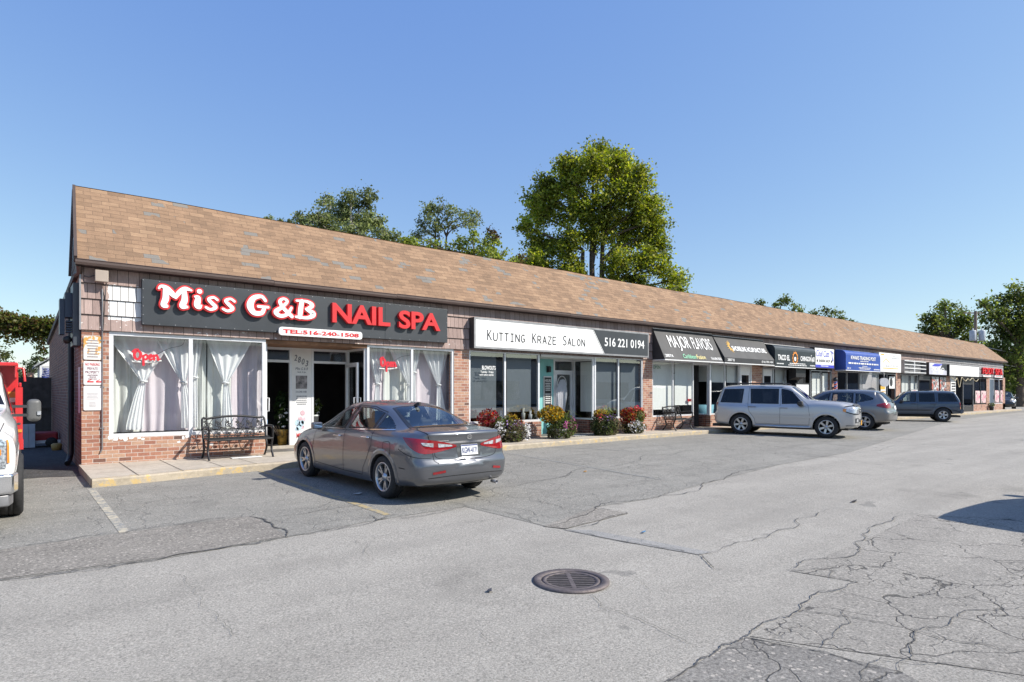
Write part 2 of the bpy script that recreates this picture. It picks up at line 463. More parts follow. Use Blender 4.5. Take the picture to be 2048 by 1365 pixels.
M['gold'] = pm('sign gold', (.75, .42, .05), .5, var=.06)
M['orange'] = pm('sign orange', (.75, .28, .05), .5, var=.06)
M['green_txt'] = pm('sign green', (.22, .62, .38), .5, var=.05)
M['yellow_txt'] = pm('sign pale yellow', (.80, .68, .28), .5, var=.05)
M['pink'] = pm('poster pink', (.70, .36, .40), .5, var=.35, scale=9)
M['teal'] = pm('teal paint', (.22, .52, .51), .6, var=.07)
M['beige_box'] = pm('beige lamp housing', (.36, .30, .25), .6, var=.1)
M['leaf'] = leafmat('leaves')
M['petal'] = leafmat('petals', .6, .25)
M['bark'] = pm('bark', (.11, .085, .065), .95, var=.35, scale=9, bmp=.6, bscale=25)
M['bark_pale'] = pm('pale bark', (.42, .39, .35), .9, var=.25, scale=9)
M['iron'] = pm('black wrought iron', (.03, .03, .032), .42, .4, .2)
M['castiron'] = pm('rusted cast iron', (.14, .118, .115), .6, .4, .3, 20, .5, 90)
M['shaft_dark'] = pm('drain shaft', (.006, .006, .006), .9)  # near-black colour stands in for the shade below the grate
M['wood_pole'] = pm('weathered pole wood', (.20, .155, .12), .9, var=.25, scale=12)
M['fence'] = pm('weathered dark fence board', (.075, .062, .055), .9, var=.3, scale=6)
# ------------------------------------------------------------------ lettering
def text_geo(s, bold=0.0, ext=0.0, shear=0.0, spacing=1.0):
    cu = bpy.data.curves.new('lettering', 'FONT')
    cu.body = s; cu.size = 1; cu.offset = bold; cu.extrude = ext; cu.shear = shear; cu.space_character = spacing
    cu.resolution_u = 4
    o = bpy.data.objects.new('lettering', cu)
    me = o.to_mesh()
    vs = [v.co.copy() for v in me.vertices]; fs = [tuple(p.vertices) for p in me.polygons]
    o.to_mesh_clear(); bpy.data.objects.remove(o); bpy.data.curves.remove(cu)
    return vs, fs

FACE = (Vector((1, 0, 0)), Vector((0, 0, 1)), Vector((0, -1, 0)))      # right, up, out of a shop front

def text(mb, s, P, W, H, basis=FACE, ext=.004, bold=0.0, m=0, shear=0.0, spacing=1.0):
    vs, fs = text_geo(s, bold, 1.0, shear, spacing)
    if not vs: return
    x0 = min(v.x for v in vs); x1 = max(v.x for v in vs); y0 = min(v.y for v in vs); y1 = max(v.y for v in vs)
    kx = W / max(x1 - x0, 1e-6); ky = H / max(y1 - y0, 1e-6)
    U, V, N = basis; P = Vector(P)
    mb.add([P + U * ((v.x - x0) * kx) + V * ((v.y - y0) * ky) + N * ((v.z + 1) * ext / 2) for v in vs], fs, m)

def strokes(mb, lines, P, W, H, basis=FACE, grow=0.0, z0=0.0, z1=.05, m=0):
    """brush lettering: lines of (x, y, half width) in a unit box; each point's disc and each segment become a slab"""
    U, V, N = basis; P = Vector(P); lay = 0
    for ln in lines:
        pts = crom(ln, 6) if len(ln) > 2 else [Vector(p) for p in ln]
        L = []; Rr = []
        n = len(pts)
        for i, p in enumerate(pts):
            a = pts[max(i - 1, 0)]; b = pts[min(i + 1, n - 1)]
            d = Vector(((b.x - a.x) * W, (b.y - a.y) * H)); d = d.normalized() if d.length > 1e-9 else Vector((1, 0))
            nn = Vector((-d.y, d.x)); r = max(p.z, .004) * H + grow
            c = Vector((p.x * W, p.y * H))
            L.append(c + nn * r); Rr.append(c - nn * r)
        # round caps
        def cap(i, sgn):
            c = Vector((pts[i].x * W, pts[i].y * H)); r = max(pts[i].z, .004) * H + grow
            st = (L if sgn > 0 else Rr)[i] - c
            a0 = math.atan2(st.y, st.x)
            return [c + Vector((math.cos(a0 - math.pi * k / 6 * 1), math.sin(a0 - math.pi * k / 6))) * r for k in range(1, 6)]
        zt = z1 + lay * .0006; lay += 1
        top = lambda q, w: P + U * q.x + V * q.y + N * w
        for i in range(n - 1):
            q = [Rr[i], Rr[i + 1], L[i + 1], L[i]]; zi = zt + .00012 * i
            vs = [top(c, zi) for c in q] + [top(c, z0) for c in q]
            mb.add(vs, [(0, 1, 2, 3), (0, 4, 5, 1), (2, 6, 7, 3)], m)
        for i, sgn in ((n - 1, 1), (0, -1)):
            arc = [(L if sgn > 0 else Rr)[i]] + cap(i, sgn) + [(Rr if sgn > 0 else L)[i]]
            k = len(arc)
            mb.add([top(c, zt) for c in arc] + [top(c, z0) for c in arc],
                   [tuple(range(k))[::-1]] + [(j, j + 1, k + j + 1, k + j) for j in range(k - 1)], m)

# ------------------------------------------------------------------ building shell
XL, XR = 0.99, 63.4
ZB, ZS, ZT = 0.13, 2.70, 3.92          # walk level, lower edge of shakes, upper edge
mall = empty('strip_mall', (XL, D, 0), 0, 'long single storey brick shop row with a brown shingled mansard roof', 'building')

mb = MB()
REC = []      # recessed doorways: (x0, x1, depth)
def X(px): return fx(px)
pier = [(163, 218), (908, 938), (1286, 1305), (1503, 1525), (1664, 1675), (1792, 1801), (1893, 1900), (1973, 1979)]
for a, b in pier:
    mb.box(max(X(a), XL), X(b), D, D + .25, 0, ZS + .05)
mb.box(X(2010), XR, D, D + .25, 0, ZS + .05)
SILL = .62
knee = [(218, 532), (735, 908), (938, 1083), (1190, 1286), (1305, 1388), (1421, 1480), (1548, 1598), (1622, 1664), (1675, 1720), (1757, 1792), (1801, 1837), (1862, 1893), (1900, 1912), (1947, 1973), (1988, 2010)]
for a, b in knee:
    mb.box(X(a), X(b), D, D + .22, 0, SILL)
mb.box(XL + .02, XR - .02, D + .06, D + .25, ZS + .05, ZT + .05)      # band behind the shakes
mb.build('wall', M['brick_x'], mall)
mb = MB()
mb.prism([(D + .25, 0), (D + 14, 0), (D + 14, 3.30), (D + .25, 3.86)], XL, XL + .25, lambda u, v, w: (w, u, v))
mb.add([(XL, D, 0), (XL, D + .25, 0), (XL, D + .25, 3.88), (XL, D, 3.88)], [(0, 3, 2, 1)])
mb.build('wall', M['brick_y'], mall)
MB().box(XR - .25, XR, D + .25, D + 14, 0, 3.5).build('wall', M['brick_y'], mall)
MB().box(XL + .25, XR - .25, D + 13.75, D + 14, 0, 3.3).build('wall', M['brick_x'], mall)
mb = MB()
mb.add([(XL + .02, D + .3, 3.9), (XR, D + .3, 3.9), (XR, D + 14.05, 3.34), (XL + .02, D + 14.05, 3.34)], [(0, 1, 2, 3)])
mb.bar((XL - .02, D + .3, 3.90), (XL - .02, D + 14.1, 3.34), .10, .14)
mb.build('roof_deck', M['fascia'], mall)

# mansard
EY, RY = 14.06, 15.5
ezl, rzl, rzr = 4.02, 5.74, 5.54
el, er, rl, rr = .885, 63.7, .945, 62.8
mb = MB()
mb.add([(el + .03, EY, ezl), (er - .03, EY, ezl), (rr - .03, RY, rzr - .03), (rl + .03, RY, rzl - .03), (el + .03, RY + .06, ezl - .1), (er - .03, RY + .06, ezl - .1)],
       [(0, 3, 4), (1, 5, 2), (3, 2, 5, 4), (0, 4, 5, 1)])
for (a, b) in (((el, EY - .01, ezl - .03), (rl, RY, rzl - .04)),):
    mb.bar(a, b, .05, .16)
mb.bar((rl, RY + .05, rzl - .06), (el, RY + .07, ezl - .12), .05, .14)
mb.build('gable_end', M['fascia'], mall)
mb = MB()
nn = 40; SLOPE = math.hypot(RY - EY, rzl - ezl)
for i in range(nn):
    t0, t1 = i / nn, (i + 1) / nn
    def P(t, top):
        j = .010 * math.sin(t * 91) + .012 * math.sin(t * 37)
        if top: return (rl + (rr - rl) * t, RY, rzl + (rzr - rzl) * t + j)
        return (el + (er - el) * t, EY - .03, ezl - .025 + (.05) * t)
    a, b, c, d = P(t0, 0), P(t1, 0), P(t1, 1), P(t0, 1)
    mb.add([a, b, c, d], [(0, 1, 2, 3)], uvs=[[(a[0], 0), (b[0], 0), (c[0], SLOPE), (d[0], SLOPE)]])
    # cap course over the crest
    e, f = Vector(d) + Vector((0, .16, -.05)), Vector(c) + Vector((0, .16, -.05))
    mb.add([Vector(d) + Vector((0, -.01, .012)), Vector(c) + Vector((0, -.01, .012)), f, e], [(0, 1, 2, 3)],
           uvs=[[(d[0], 7), (c[0], 7), (c[0], 7.13), (d[0], 7.13)]])
# loose edge along the left rake
for k in range(13):
    t = k / 13
    p = Vector((el, EY - .03, ezl - .02)).lerp(Vector((rl, RY, rzl)), t); q = Vector((el, EY - .03, ezl - .02)).lerp(Vector((rl, RY, rzl)), t + 1 / 13)
    o = .012 + .02 * random.random()
    mb.add([p, q, q - Vector((o, 0, .004)), p - Vector((o, 0, .01))], [(0, 3, 2, 1)], uvs=[[(0, 0), (.1, 0), (.1, .1), (0, .1)]])
mb.build('roof', M['shingle'], mall)

# gutter (open trough with a rolled lip), soffit
mb = MB()
prof = [(0, .0), (-.02, -.10), (-.085, -.10), (-.105, -.055), (-.105, -.012), (-.118, 0), (-.108, .008), (-.098, -.004), (-.09, -.05), (-.075, -.085), (-.03, -.085), (-.012, 0)]
gy, gzz = EY + .07, 4.0
n = len(prof)
segs = [el - .01] + [4.5 + 3.05 * i for i in range(20)] + [er]
for i in range(len(segs) - 1):
    x0, x1 = segs[i] + .003, segs[i + 1] - .003
    dz = .05 * (i / 20)
    vs = [(x, gy + a, gzz + dz + b - .012 * ((i % 3) == 1)) for x in (x0, x1) for a, b in prof]
    mb.add(vs, [(k, (k + 1) % n, n + (k + 1) % n, n + k) for k in range(n)] + [tuple(range(n)), tuple(range(n, 2 * n))[::-1]])
mb.build('gutter', M['gutter'], mall)
MB().box(el, er, EY + .075, D - .035, ZT - .02, ZT + .02).build('soffit', M['fascia'], mall)

# shakes: four lapped courses
def shakes(x0, x1, mat, name='siding'):
    mb = MB()
    xs = [x0 + (x1 - x0) * i / max(2, int((x1 - x0) / .9)) for i in range(max(2, int((x1 - x0) / .9)) + 1)]
    for k in range(4):
        z0 = 2.70 + .30 * k; z1 = z0 + .32 if k < 3 else ZT
        for a, b in zip(xs, xs[1:]):
            j = random.uniform(-.006, .006)
            mb.add([(a, D - .040, z0 + j), (b, D - .040, z0 + j), (b, D - .010, z1), (a, D - .010, z1), (a, D + .02, z0 + j), (b, D + .02, z0 + j)],
                   [(0, 1, 2, 3), (4, 5, 1, 0)])
    mb.quad((x0, D + .02, 2.7), (x0, D - .04, 2.7), (x0, D - .02, ZT), (x0, D + .02, ZT))
    return mb.build(name, mat, mall)
XG = X(1880)
shakes(XL - .01, XG, M['siding'])
shakes(XG + .002, XR, M['siding_grey'])
MB().box(XL - .035, XL - .008, D - .045, D + .03, ZS, ZT).build('corner_trim', M['steel'], mall)

# interior shell, one bay per shop
mb = MB()
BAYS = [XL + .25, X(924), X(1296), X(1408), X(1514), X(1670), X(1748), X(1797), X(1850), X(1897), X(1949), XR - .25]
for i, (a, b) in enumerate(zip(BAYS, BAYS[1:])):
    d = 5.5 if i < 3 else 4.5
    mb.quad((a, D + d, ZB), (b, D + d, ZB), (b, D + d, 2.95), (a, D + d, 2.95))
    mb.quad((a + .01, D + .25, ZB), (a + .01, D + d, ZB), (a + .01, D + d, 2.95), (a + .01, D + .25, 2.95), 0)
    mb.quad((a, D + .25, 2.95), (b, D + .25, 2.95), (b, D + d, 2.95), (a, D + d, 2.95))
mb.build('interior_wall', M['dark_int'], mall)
MB().box(XL + .25, XR - .25, D + .25, D + 5.5, 0.02, ZB + .01).build('interior_floor', M['int_floor'], mall)

# ------------------------------------------------------------------ glazing
def glazing(P, U, Ls, z0, z1, fm, gm, fw=.05, dep=.07, name='shop_window', parent=None, rail=None):
    """P: plan start of the frame, U: plan direction, Ls: distances of the uprights"""
    U = Vector((U[0], U[1], 0)).normalized(); Nn = Vector((U.y, -U.x, 0))   # outward
    P = Vector((P[0], P[1], 0)); f = MB(); g = MB()
    MM = Matrix((U, Nn, Vector((0, 0, 1)))).transposed()
    def blk(l0, l1, a, b, d=dep):
        f.obox(P + U * ((l0 + l1) / 2) + Vector((0, 0, (a + b) / 2)), ((l1 - l0) / 2, d / 2, (b - a) / 2), MM)
    for i, l in enumerate(Ls):
        w = fw
        blk(l - w / 2 if 0 < i < len(Ls) - 1 else (l if i == 0 else l - w), l + w / 2 if 0 < i < len(Ls) - 1 else (l + w if i == 0 else l), z0 + fw, z1 - fw, dep)
    blk(Ls[0], Ls[-1], z0, z0 + fw, dep + .006); blk(Ls[0], Ls[-1], z1 - fw, z1, dep + .006)
    for zr in (rail or []): blk(Ls[0] + fw, Ls[-1] - fw, zr - fw / 2, zr + fw / 2, dep - .01)
    fo = f.build(name, fm, parent or mall)
    for a, b in zip(Ls, Ls[1:]):
        q0 = P + U * a; q1 = P + U * b
        g.quad((q0.x, q0.y, z0 + .02), (q1.x, q1.y, z0 + .02), (q1.x, q1.y, z1 - .02), (q0.x, q0.y, z1 - .02))
    if gm: g.build('pane', gm, fo, world=True)
    return fo

def front(pxs, z0, z1, fm='alum', gm='glass', fw=.05, Y=D + .05, rail=None):
    x = [X(p) for p in pxs]
    return glazing((x[0], Y), (1, 0), [q - x[0] for q in x], z0, z1, M[fm], M[gm] if gm else None, fw, .07, rail=rail)

front([218, 382, 532], SILL, 2.70, fw=.075)
front([735, 825, 908], SILL, 2.70, fw=.06)
front([938, 1011, 1080], .62, 2.72, 'alum', 'glass_dk', .06)
front([1190, 1238, 1286], .62, 2.72, 'alum', 'glass_dk', .06)
front([1305, 1347, 1388], .62, 2.70, 'alum')
front([1421, 1451, 1480], .62, 2.70, 'alum')
front([1548, 1573, 1598], .62, 2.62, 'alum_grey')
front([1622, 1643, 1664], .62, 2.62, 'alum_grey')
front([1675, 1695, 1720], .62, 2.62, 'alum_grey', 'glass_dk')
front([1757, 1775, 1792], .62, 2.62, 'alum_grey')
front([1801, 1819, 1837], .62, 2.62, 'alum_grey')
front([1862, 1878, 1893], .62, 2.62, 'dark_alum')
front([1912, 1926], .15, 2.62, 'dark_alum', 'glass_dk')
front([1949, 1961, 1973], .62, 2.62, 'dark_alum', 'glass_dk')
front([1988, 1999, 2010], .62, 2.62, 'alum', 'glass_dk')

# ------------------------------------------------------------------ doorways
def door_leaf(hinge, ang, w, h, fm, gm, name='door', z0=None, sw=.09, handle=True, flip=1):
    """glazed leaf: hinge point in plan, swing direction angle"""
    z0 = ZB + .03 if z0 is None else z0
    U = Vector((math.cos(ang), math.sin(ang), 0)); Nn = Vector((U.y, -U.x, 0)); MM = Matrix((U, Nn, Vector((0, 0, 1)))).transposed()
    P = Vector((hinge[0], hinge[1], 0)); f = MB()
    def blk(l0, l1, a, b, d=.045): f.obox(P + U * ((l0 + l1) / 2) + Vector((0, 0, (a + b) / 2)), ((l1 - l0) / 2, d / 2, (b - a) / 2), MM)
    blk(0, sw, z0, z0 + h); blk(w - sw, w, z0, z0 + h); blk(sw, w - sw, z0, z0 + .2, .043); blk(sw, w - sw, z0 + h - .1, z0 + h, .043)
    o = f.build(name, fm, mall)
    g = MB(); q0 = P + U * sw; q1 = P + U * (w - sw)
    g.quad((q0.x, q0.y, z0 + .19), (q1.x, q1.y, z0 + .19), (q1.x, q1.y, z0 + h - .09), (q0.x, q0.y, z0 + h - .09)); g.build('pane', gm, o)
    if handle:
        hb = MB()
        for s in (-1, 1):
            a = P + U * (w - sw / 2) + Vector((0, 0, z0 + .92)); e = Nn * (.02 * s); e2 = Nn * (.085 * s); up = Vector((0, 0, .30))
            hb.tube([a + e, a + e2, a + e2 + up, a + e + up], .012, 8)
        hb.build('handle', M['alum'], o)
    return o

# nail spa entrance: recess with two doors and a panel between
A0, A1, AY = X(532), X(735), D + 1.15
mb = MB(); mb.box(A0, A1, D + .02, AY + .1, 2.62, ZS - .002); mb.build('soffit', M['wood_soffit'], mall)
mb = MB()
for p0, p1, ya, yb, n_ in ((214, 268, 872, 883, 5), (272, 289, 876, 881, 2), (364, 381, 870, 879, 3), (354, 362, 882, 886, 1), (420, 428, 885, 892, 1)):
    for k in range(n_):
        xc = fx(p0 + (p1 - p0) * (k + .5) / n_ + random.uniform(-2, 2)); zc = fz(p0, (ya + yb) / 2) + random.uniform(-.02, .02); rx = (fx(p1) - fx(p0)) / n_ * .5; rz_ = (yb - ya) * .0045
        mb.add([(xc + rx * math.cos(t * .524) * random.uniform(.75, 1.1), D - .003 - .0006 * k, zc + rz_ * math.copysign(abs(math.sin(t * .524)) ** .6, math.sin(t * .524)) * random.uniform(.7, 1.1)) for t in range(12)], [tuple(range(12))])
mb.build('paint_smear', M['white'], mall)
MB().box(A0, A1, D + .0, AY, .02, ZB - .004).build('step', M['walk'], mall)
XD1, XD2 = fx(583, AY), fx(622, AY)
glazing((A0 + .02, D + .1), (0, 1), [0, 1.02], .30, 2.62, M['alum'], M['glass'], .05)
glazing((A1 - .02, AY), (0, -1), [0, 1.08], .30, 2.62, M['alum'], M['glass'], .05)
fr = MB()
for a, b in ((A0, XD1), (XD2, A1)):
    fr.box(a, a + .06, AY - .03, AY + .05, ZB, 2.62); fr.box(b - .06, b, AY - .03, AY + .05, ZB, 2.62)
    fr.box(a + .06, b - .06, AY - .028, AY + .05, 2.56, 2.62); fr.box(a + .06, b - .06, AY - .028, AY + .05, 2.25, 2.31); fr.box(a + .06, b - .06, AY - .028, AY + .05, ZB, ZB + .04)
fro = fr.build('door_frame', M['alum'], mall)
g = MB()
for a, b in ((A0, XD1), (XD2, A1)): g.quad((a + .05, AY, 2.3), (b - .05, AY, 2.3), (b - .05, AY, 2.57), (a + .05, AY, 2.57))
g.build('pane', M['glass_dk'], fro)
door_leaf((A0 + .07, AY - .04), R(-91), .92, 2.1, M['alum'], M['glass'])
door_leaf((A1 - .08, AY - .04), R(-95), .90, 2.1, M['alum'], M['glass'])
MB().box(XD1, XD2, AY - .02, AY + .03, ZB, 2.62).build('door_panel', M['white'], mall)
MB().box(A0 - .05, XD1 + .25, AY - .25, AY - .03, ZB, ZB + .07).build('threshold', M['walk'], mall)

# salon entrance
B0, B1, BY = X(1083), X(1190), D + 1.0
MB().box(B0, B1, D + .02, BY + .1, 2.62, ZS - .002).build('soffit', M['white_matt'], mall)
MB().box(B0, B1, D, BY, .02, ZB - .004).build('step', M['walk'], mall)
xt0, xt1 = B0 + .06, fx(1106, BY)
MB().box(B0, xt1, BY - .02, BY + .04, ZB, 2.62).build('door_panel', M['teal'], mall)
xd1 = B1 - .02
fr = MB()
for a in (xt1, xd1 - .07): fr.box(a, a + .07, BY - .03, BY + .05, ZB, 2.62)
fr.box(xt1 + .07, xd1 - .07, BY - .028, BY + .05, 2.56, 2.62); fr.box(xt1 + .07, xd1 - .07, BY - .028, BY + .05, 2.20, 2.26)
fro = fr.build('door_frame', M['alum'], mall)
g = MB(); g.quad((xt1 + .06, BY, 2.25), (xd1 - .06, BY, 2.25), (xd1 - .06, BY, 2.57), (xt1 + .06, BY, 2.57)); g.build('pane', M['glass_dk'], fro)
door_leaf((xt1 + .08, BY), 0, xd1 - xt1 - .16, 2.06, M['alum'], M['glass_dk'])
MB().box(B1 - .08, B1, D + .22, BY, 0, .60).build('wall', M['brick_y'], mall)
glazing((B1 - .04, BY - .03), (0, -1), [0, .93], .60, 2.62, M['alum'], M['glass'], .05)
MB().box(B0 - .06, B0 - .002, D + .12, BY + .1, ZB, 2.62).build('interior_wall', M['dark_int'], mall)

# third shop's recess with its return window, and the fourth doorway
C0, C1, CY = X(1388), X(1421), D + 1.0
MB().box(C0, C1, D + .02, CY + .1, 2.60, ZS - .002).build('soffit', M['white_matt'], mall)
MB().box(C0, C1, D, CY, .02, ZB - .004).build('step', M['walk'], mall)
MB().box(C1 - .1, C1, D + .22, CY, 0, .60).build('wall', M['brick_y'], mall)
glazing((C1 - .05, CY), (0, -1), [0, .93], .60, 2.60, M['alum'], M['glass'], .05)
MB().box(C1 - .06, C1 + .05, D - .004, D + .10, .60, ZS).build('corner_post', M['alum'], mall)
door_leaf((C0 + .05, CY), 0, C1 - C0 - .15, 2.1, M['alum'], M['glass_dk'])
MB().box(C0, C1, CY - .03, CY + .05, 2.3, 2.6).build('door_panel', M['alum'], mall)

def plain_door(p0, p1, z1, leafm, framem, glassm=None, gz0=1.2, gz1=2.0, name='door'):
    x0, x1 = X(p0), X(p1); w = .06
    f = MB(); f.box(x0, x0 + w, D - .01, D + .09, ZB, z1); f.box(x1 - w, x1, D - .01, D + .09, ZB, z1); f.box(x0 + w, x1 - w, D - .008, D + .09, z1 - w, z1)
    f.build('door_frame', framem, mall)
    l = MB(); zt = z1 - w - .004; a, b = x0 + w + .004, x1 - w - .004
    if glassm:
        s = .1; l.box(a, a + s, D + .02, D + .065, ZB + .02, zt); l.box(b - s, b, D + .02, D + .065, ZB + .02, zt)
        l.box(a + s, b - s, D + .021, D + .065, ZB + .02, gz0); l.box(a + s, b - s, D + .021, D + .065, gz1, zt)
    else: l.box(a, b, D + .02, D + .065, ZB + .02, zt)
    o = l.build(name, leafm, mall)
    if glassm: MB().quad((a + s - .01, D + .04, gz0 - .01), (b - s + .01, D + .04, gz0 - .01), (b - s + .01, D + .04, gz1 + .01), (a + s - .01, D + .04, gz1 + .01)).build('pane', glassm, o)
    MB().tube([(b - .05, D - .03, 1.0), (b - .05, D - .03, 1.3)], .015, 8).build('handle', M['steel'], o)
    return o
plain_door(1480, 1503, 2.70, M['white'], M['alum'], M['glass_dk'], 1.75, 2.25)
plain_door(1525, 1547, 2.62, M['white'], M['alum_grey'], M['glass_dk'], 1.55, 2.25)
plain_door(1598, 1610, 2.62, M['black'], M['dark_alum'])
plain_door(1720, 1757, 2.62, M['alum_grey'], M['alum_grey'], M['glass_dk'], .5, 1.55)
plain_door(1837, 1862, 2.62, M['dark_alum'], M['dark_alum'], M['glass_dk'], .5, 2.3)
plain_door(1926, 1947, 2.62, M['dark_alum'], M['alum_grey'], M['glass_dk'], .5, 2.1)
plain_door(1979, 1988, 2.62, pm('slate blue door', (.07, .10, .14), .6), M['alum'])
MB().box(X(1610), X(1622), D + .3, D + .4, 0, 2.7).build('door_panel', M['int_white'], mall)
MB().box(X(1900), X(1912), D + .02, D + .1, .62, 2.7).build('window_panel', M['white'], mall)
MB().box(X(1725), X(1752), D + .005, D + .02, 1.72, 2.5).build('roll_shutter', M['int_white'], mall)
# ------------------------------------------------------------------ signs
def fine_print(mb, P, W, H, rows, basis=FACE, m=0, seed=0):
    """lines of print too small to read: short dashes of ink"""
    r = random.Random(seed); U, V, N = basis; P = Vector(P)
    for k in range(rows):
        y = H * (1 - (k + .6) / rows); h = H / rows * .5; ind = r.uniform(0, .12) * W; x = ind
        while x < W - ind:
            w = min(r.uniform(.03, .09) * W, W - ind - x)
            q = [P + U * a + V * b + N * .002 for a, b in ((x, y), (x + w, y), (x + w, y + h), (x, y + h))]
            mb.add(q, [(0, 1, 2, 3)], m); x += w + .02 * W

# --- nail spa fascia board with built-up letters
Y1 = D - .15
s1 = empty('shop_sign', (fx(590, Y1), Y1, 2.86), 0, 'long charcoal board with raised red and white letters above the nail spa entrance', 'shop sign')
x0, x1 = fx(284, Y1), fx(895, Y1)
mb = MB(); z0, z1 = 2.855, 3.765
for a, b in ((x0, x0 + (x1 - x0) * .42), (x0 + (x1 - x0) * .42 + .002, x0 + (x1 - x0) * .74), (x0 + (x1 - x0) * .74 + .002, x1)):
    mb.box(a, b, Y1, D - .03, z0, z1)
bevel(mb.build('board', M['sign_char'], s1), .006)
mb = MB()
for i in range(26):
    x = x0 + .02 + (x1 - x0 - .04) * i / 25
    for z in (z0 + .025, z1 - .025): mb.obox((x, Y1 - .002, z), (.008, .004, .008))
for i in range(6):
    z = z0 + .025 + (z1 - z0 - .05) * i / 5
    for x in (x0 + .02, x1 - .02): mb.obox((x, Y1 - .0025, z), (.008, .004, .008))
mb.build('fixings', M['steel'], s1)
MISS = {
 'M': [[(.0, .86, .05), (.07, .97, .07), (.24, .88, .12), (.42, .62, .12), (.5, .5, .07)], [(.20, .8, .12), (.20, .42, .14), (.13, .12, .12), (.22, .07, .09)],
       [(.5, .5, .07), (.60, .74, .11), (.78, .95, .10), (.98, .90, .05)], [(.76, .8, .11), (.77, .42, .14), (.70, .13, .13), (.84, .10, .07)]],
 'i': [[(.62, .90, .12), (.66, .90, .12)], [(.25, .62, .06), (.50, .56, .13), (.42, .22, .15), (.62, .10, .10), (.8, .2, .05)]],
 's': [[(.86, .78, .09), (.60, .93, .09), (.28, .78, .11), (.5, .52, .13), (.74, .27, .13), (.42, .08, .10), (.10, .20, .09)]],
 'G': [[(.84, .74, .08), (.66, .93, .09), (.32, .82, .13), (.16, .45, .17), (.32, .10, .13), (.66, .10, .11), (.78, .36, .10)], [(.52, .42, .07), (.96, .42, .07)]],
 '&': [[(.90, .08, .10), (.50, .48, .10), (.34, .80, .09), (.52, .95, .07), (.68, .82, .08), (.44, .52, .09), (.15, .25, .12), (.36, .06, .10), (.66, .16, .09), (.88, .52, .07)]],
 'B': [[(.34, .93, .12), (.28, .5, .14), (.24, .07, .12)], [(.08, .94, .06), (.60, .94, .08), (.86, .75, .12), (.58, .52, .08)], [(.56, .53, .08), (.92, .29, .15), (.62, .06, .09), (.05, .07, .07)]]}
red, wht = MB(), MB()
YL = Y1 - .10
for ch, a, b, t, bt in (('M', 318, 384, 574, 617), ('i', 385, 407, 579, 619), ('s', 409, 439, 593, 622), ('s', 443, 473, 596, 625), ('G', 493, 538, 590, 630), ('&', 545, 588, 596, 635), ('B', 590, 630, 601, 638)):
    xa, xb = fx(a, YL), fx(b, YL); pc = (a + b) / 2
    za, zb = fz(pc, bt, YL), fz(pc, t, YL)
    for mbx, g, d0, d1 in ((red, .030, 0, .085), (wht, -.002, .08, .10)):
        strokes(mbx, MISS[ch], (xa, Y1, za), xb - xa, zb - za, FACE, g, d0, d1)
for wd, a, b, t, bt in (('NAIL', 665, 781, 606, 649), ('SPA', 798, 881, 621, 660)):
    xa, xb = fx(a, YL), fx(b, YL)
    za, zb = fz((a + b) / 2, bt, YL), fz((a + b) / 2, t, YL)
    text(red, wd, (xa, Y1 + .001, za), xb - xa, .465, FACE, .10, .03)
lt = red.build('lettering', M['red'], s1); wht.build('letter_face', M['sign_white'], lt)
# phone plate with rounded ends
xa, xb = fx(556, Y1), fx(722, Y1); za, zb = 2.80, 2.985
mb = MB(); r = (zb - za) / 2 * .7; pl = []
for cx_, cz_, a0 in ((xb - r, zb - r, 0), (xa + r, zb - r, 90), (xa + r, za + r, 180), (xb - r, za + r, 270)):
    for k in range(6): pl.append((cx_ + r * math.cos(R(a0 + 18 * k)), cz_ + r * math.sin(R(a0 + 18 * k))))
mb.prism(pl, 0, .07, lambda u, v, w: (u, Y1 - .002 - w, v))
pp = mb.build('phone_plate', M['sign_white'], s1)
mb = MB(); text(mb, 'TEL:516-240-1508', (xa + .09, Y1 - .074, za + .045), xb - xa - .18, zb - za - .09, FACE, .006, .03); mb.build('lettering', M['red'], pp)

# --- salon light box
Y2 = D - .26
s2 = empty('shop_sign', (fx(1110, Y2), Y2, 2.75), 0, 'white light box sign with a dark angled phone panel above the hair salon', 'shop sign')
xa, xb, za, zb = fx(948, Y2), fx(1297, Y2), 2.745, 3.61
mb = MB(); mb.box(xa, xb, Y2, D - .03, za, zb); bevel(mb.build('box', M['dark_alum'], s2), .008)
mb = MB(); W = .055
for a, b, c, d in ((xa, xb, za, za + W), (xa, xb, zb - W, zb), (xa, xa + W, za + W, zb - W), (xb - W, xb, za + W, zb - W)):
    mb.box(a, b, Y2 - .012, Y2 - .001, c, d)
mb.build('frame', M['steel'], s2)
xs0, xs1 = fx(1186, Y2), fx(1208, Y2)
mb = MB(); mb.quad((xa + W, Y2 - .004, za + W), (xs1 - .03, Y2 - .004, za + W), (xs0 - .03, Y2 - .004, zb - W), (xa + W, Y2 - .004, zb - W)); mb.build('face', M['sign_white'], s2)
mb = MB(); mb.quad((xs1 + .02, Y2 - .0045, za + W), (xb - W, Y2 - .0045, za + W), (xb - W, Y2 - .0045, zb - W), (xs0 + .02, Y2 - .0045, zb - W))
mb.quad((xs1 - .03, Y2 - .0045, za + W), (xs1 - .005, Y2 - .0045, za + W), (xs0 - .005, Y2 - .0045, zb - W), (xs0 - .03, Y2 - .0045, zb - W)); mb.build('phone_panel', M['sign_char'], s2)
mb = MB(); mb.quad((xs1 - .005, Y2 - .0043, za + W), (xs1 + .02, Y2 - .0043, za + W), (xs0 + .02, Y2 - .0043, zb - W), (xs0 - .005, Y2 - .0043, zb - W)); mb.build('face_strip', M['sign_white'], s2)
ink, wh = MB(), MB()
bz = za + .245
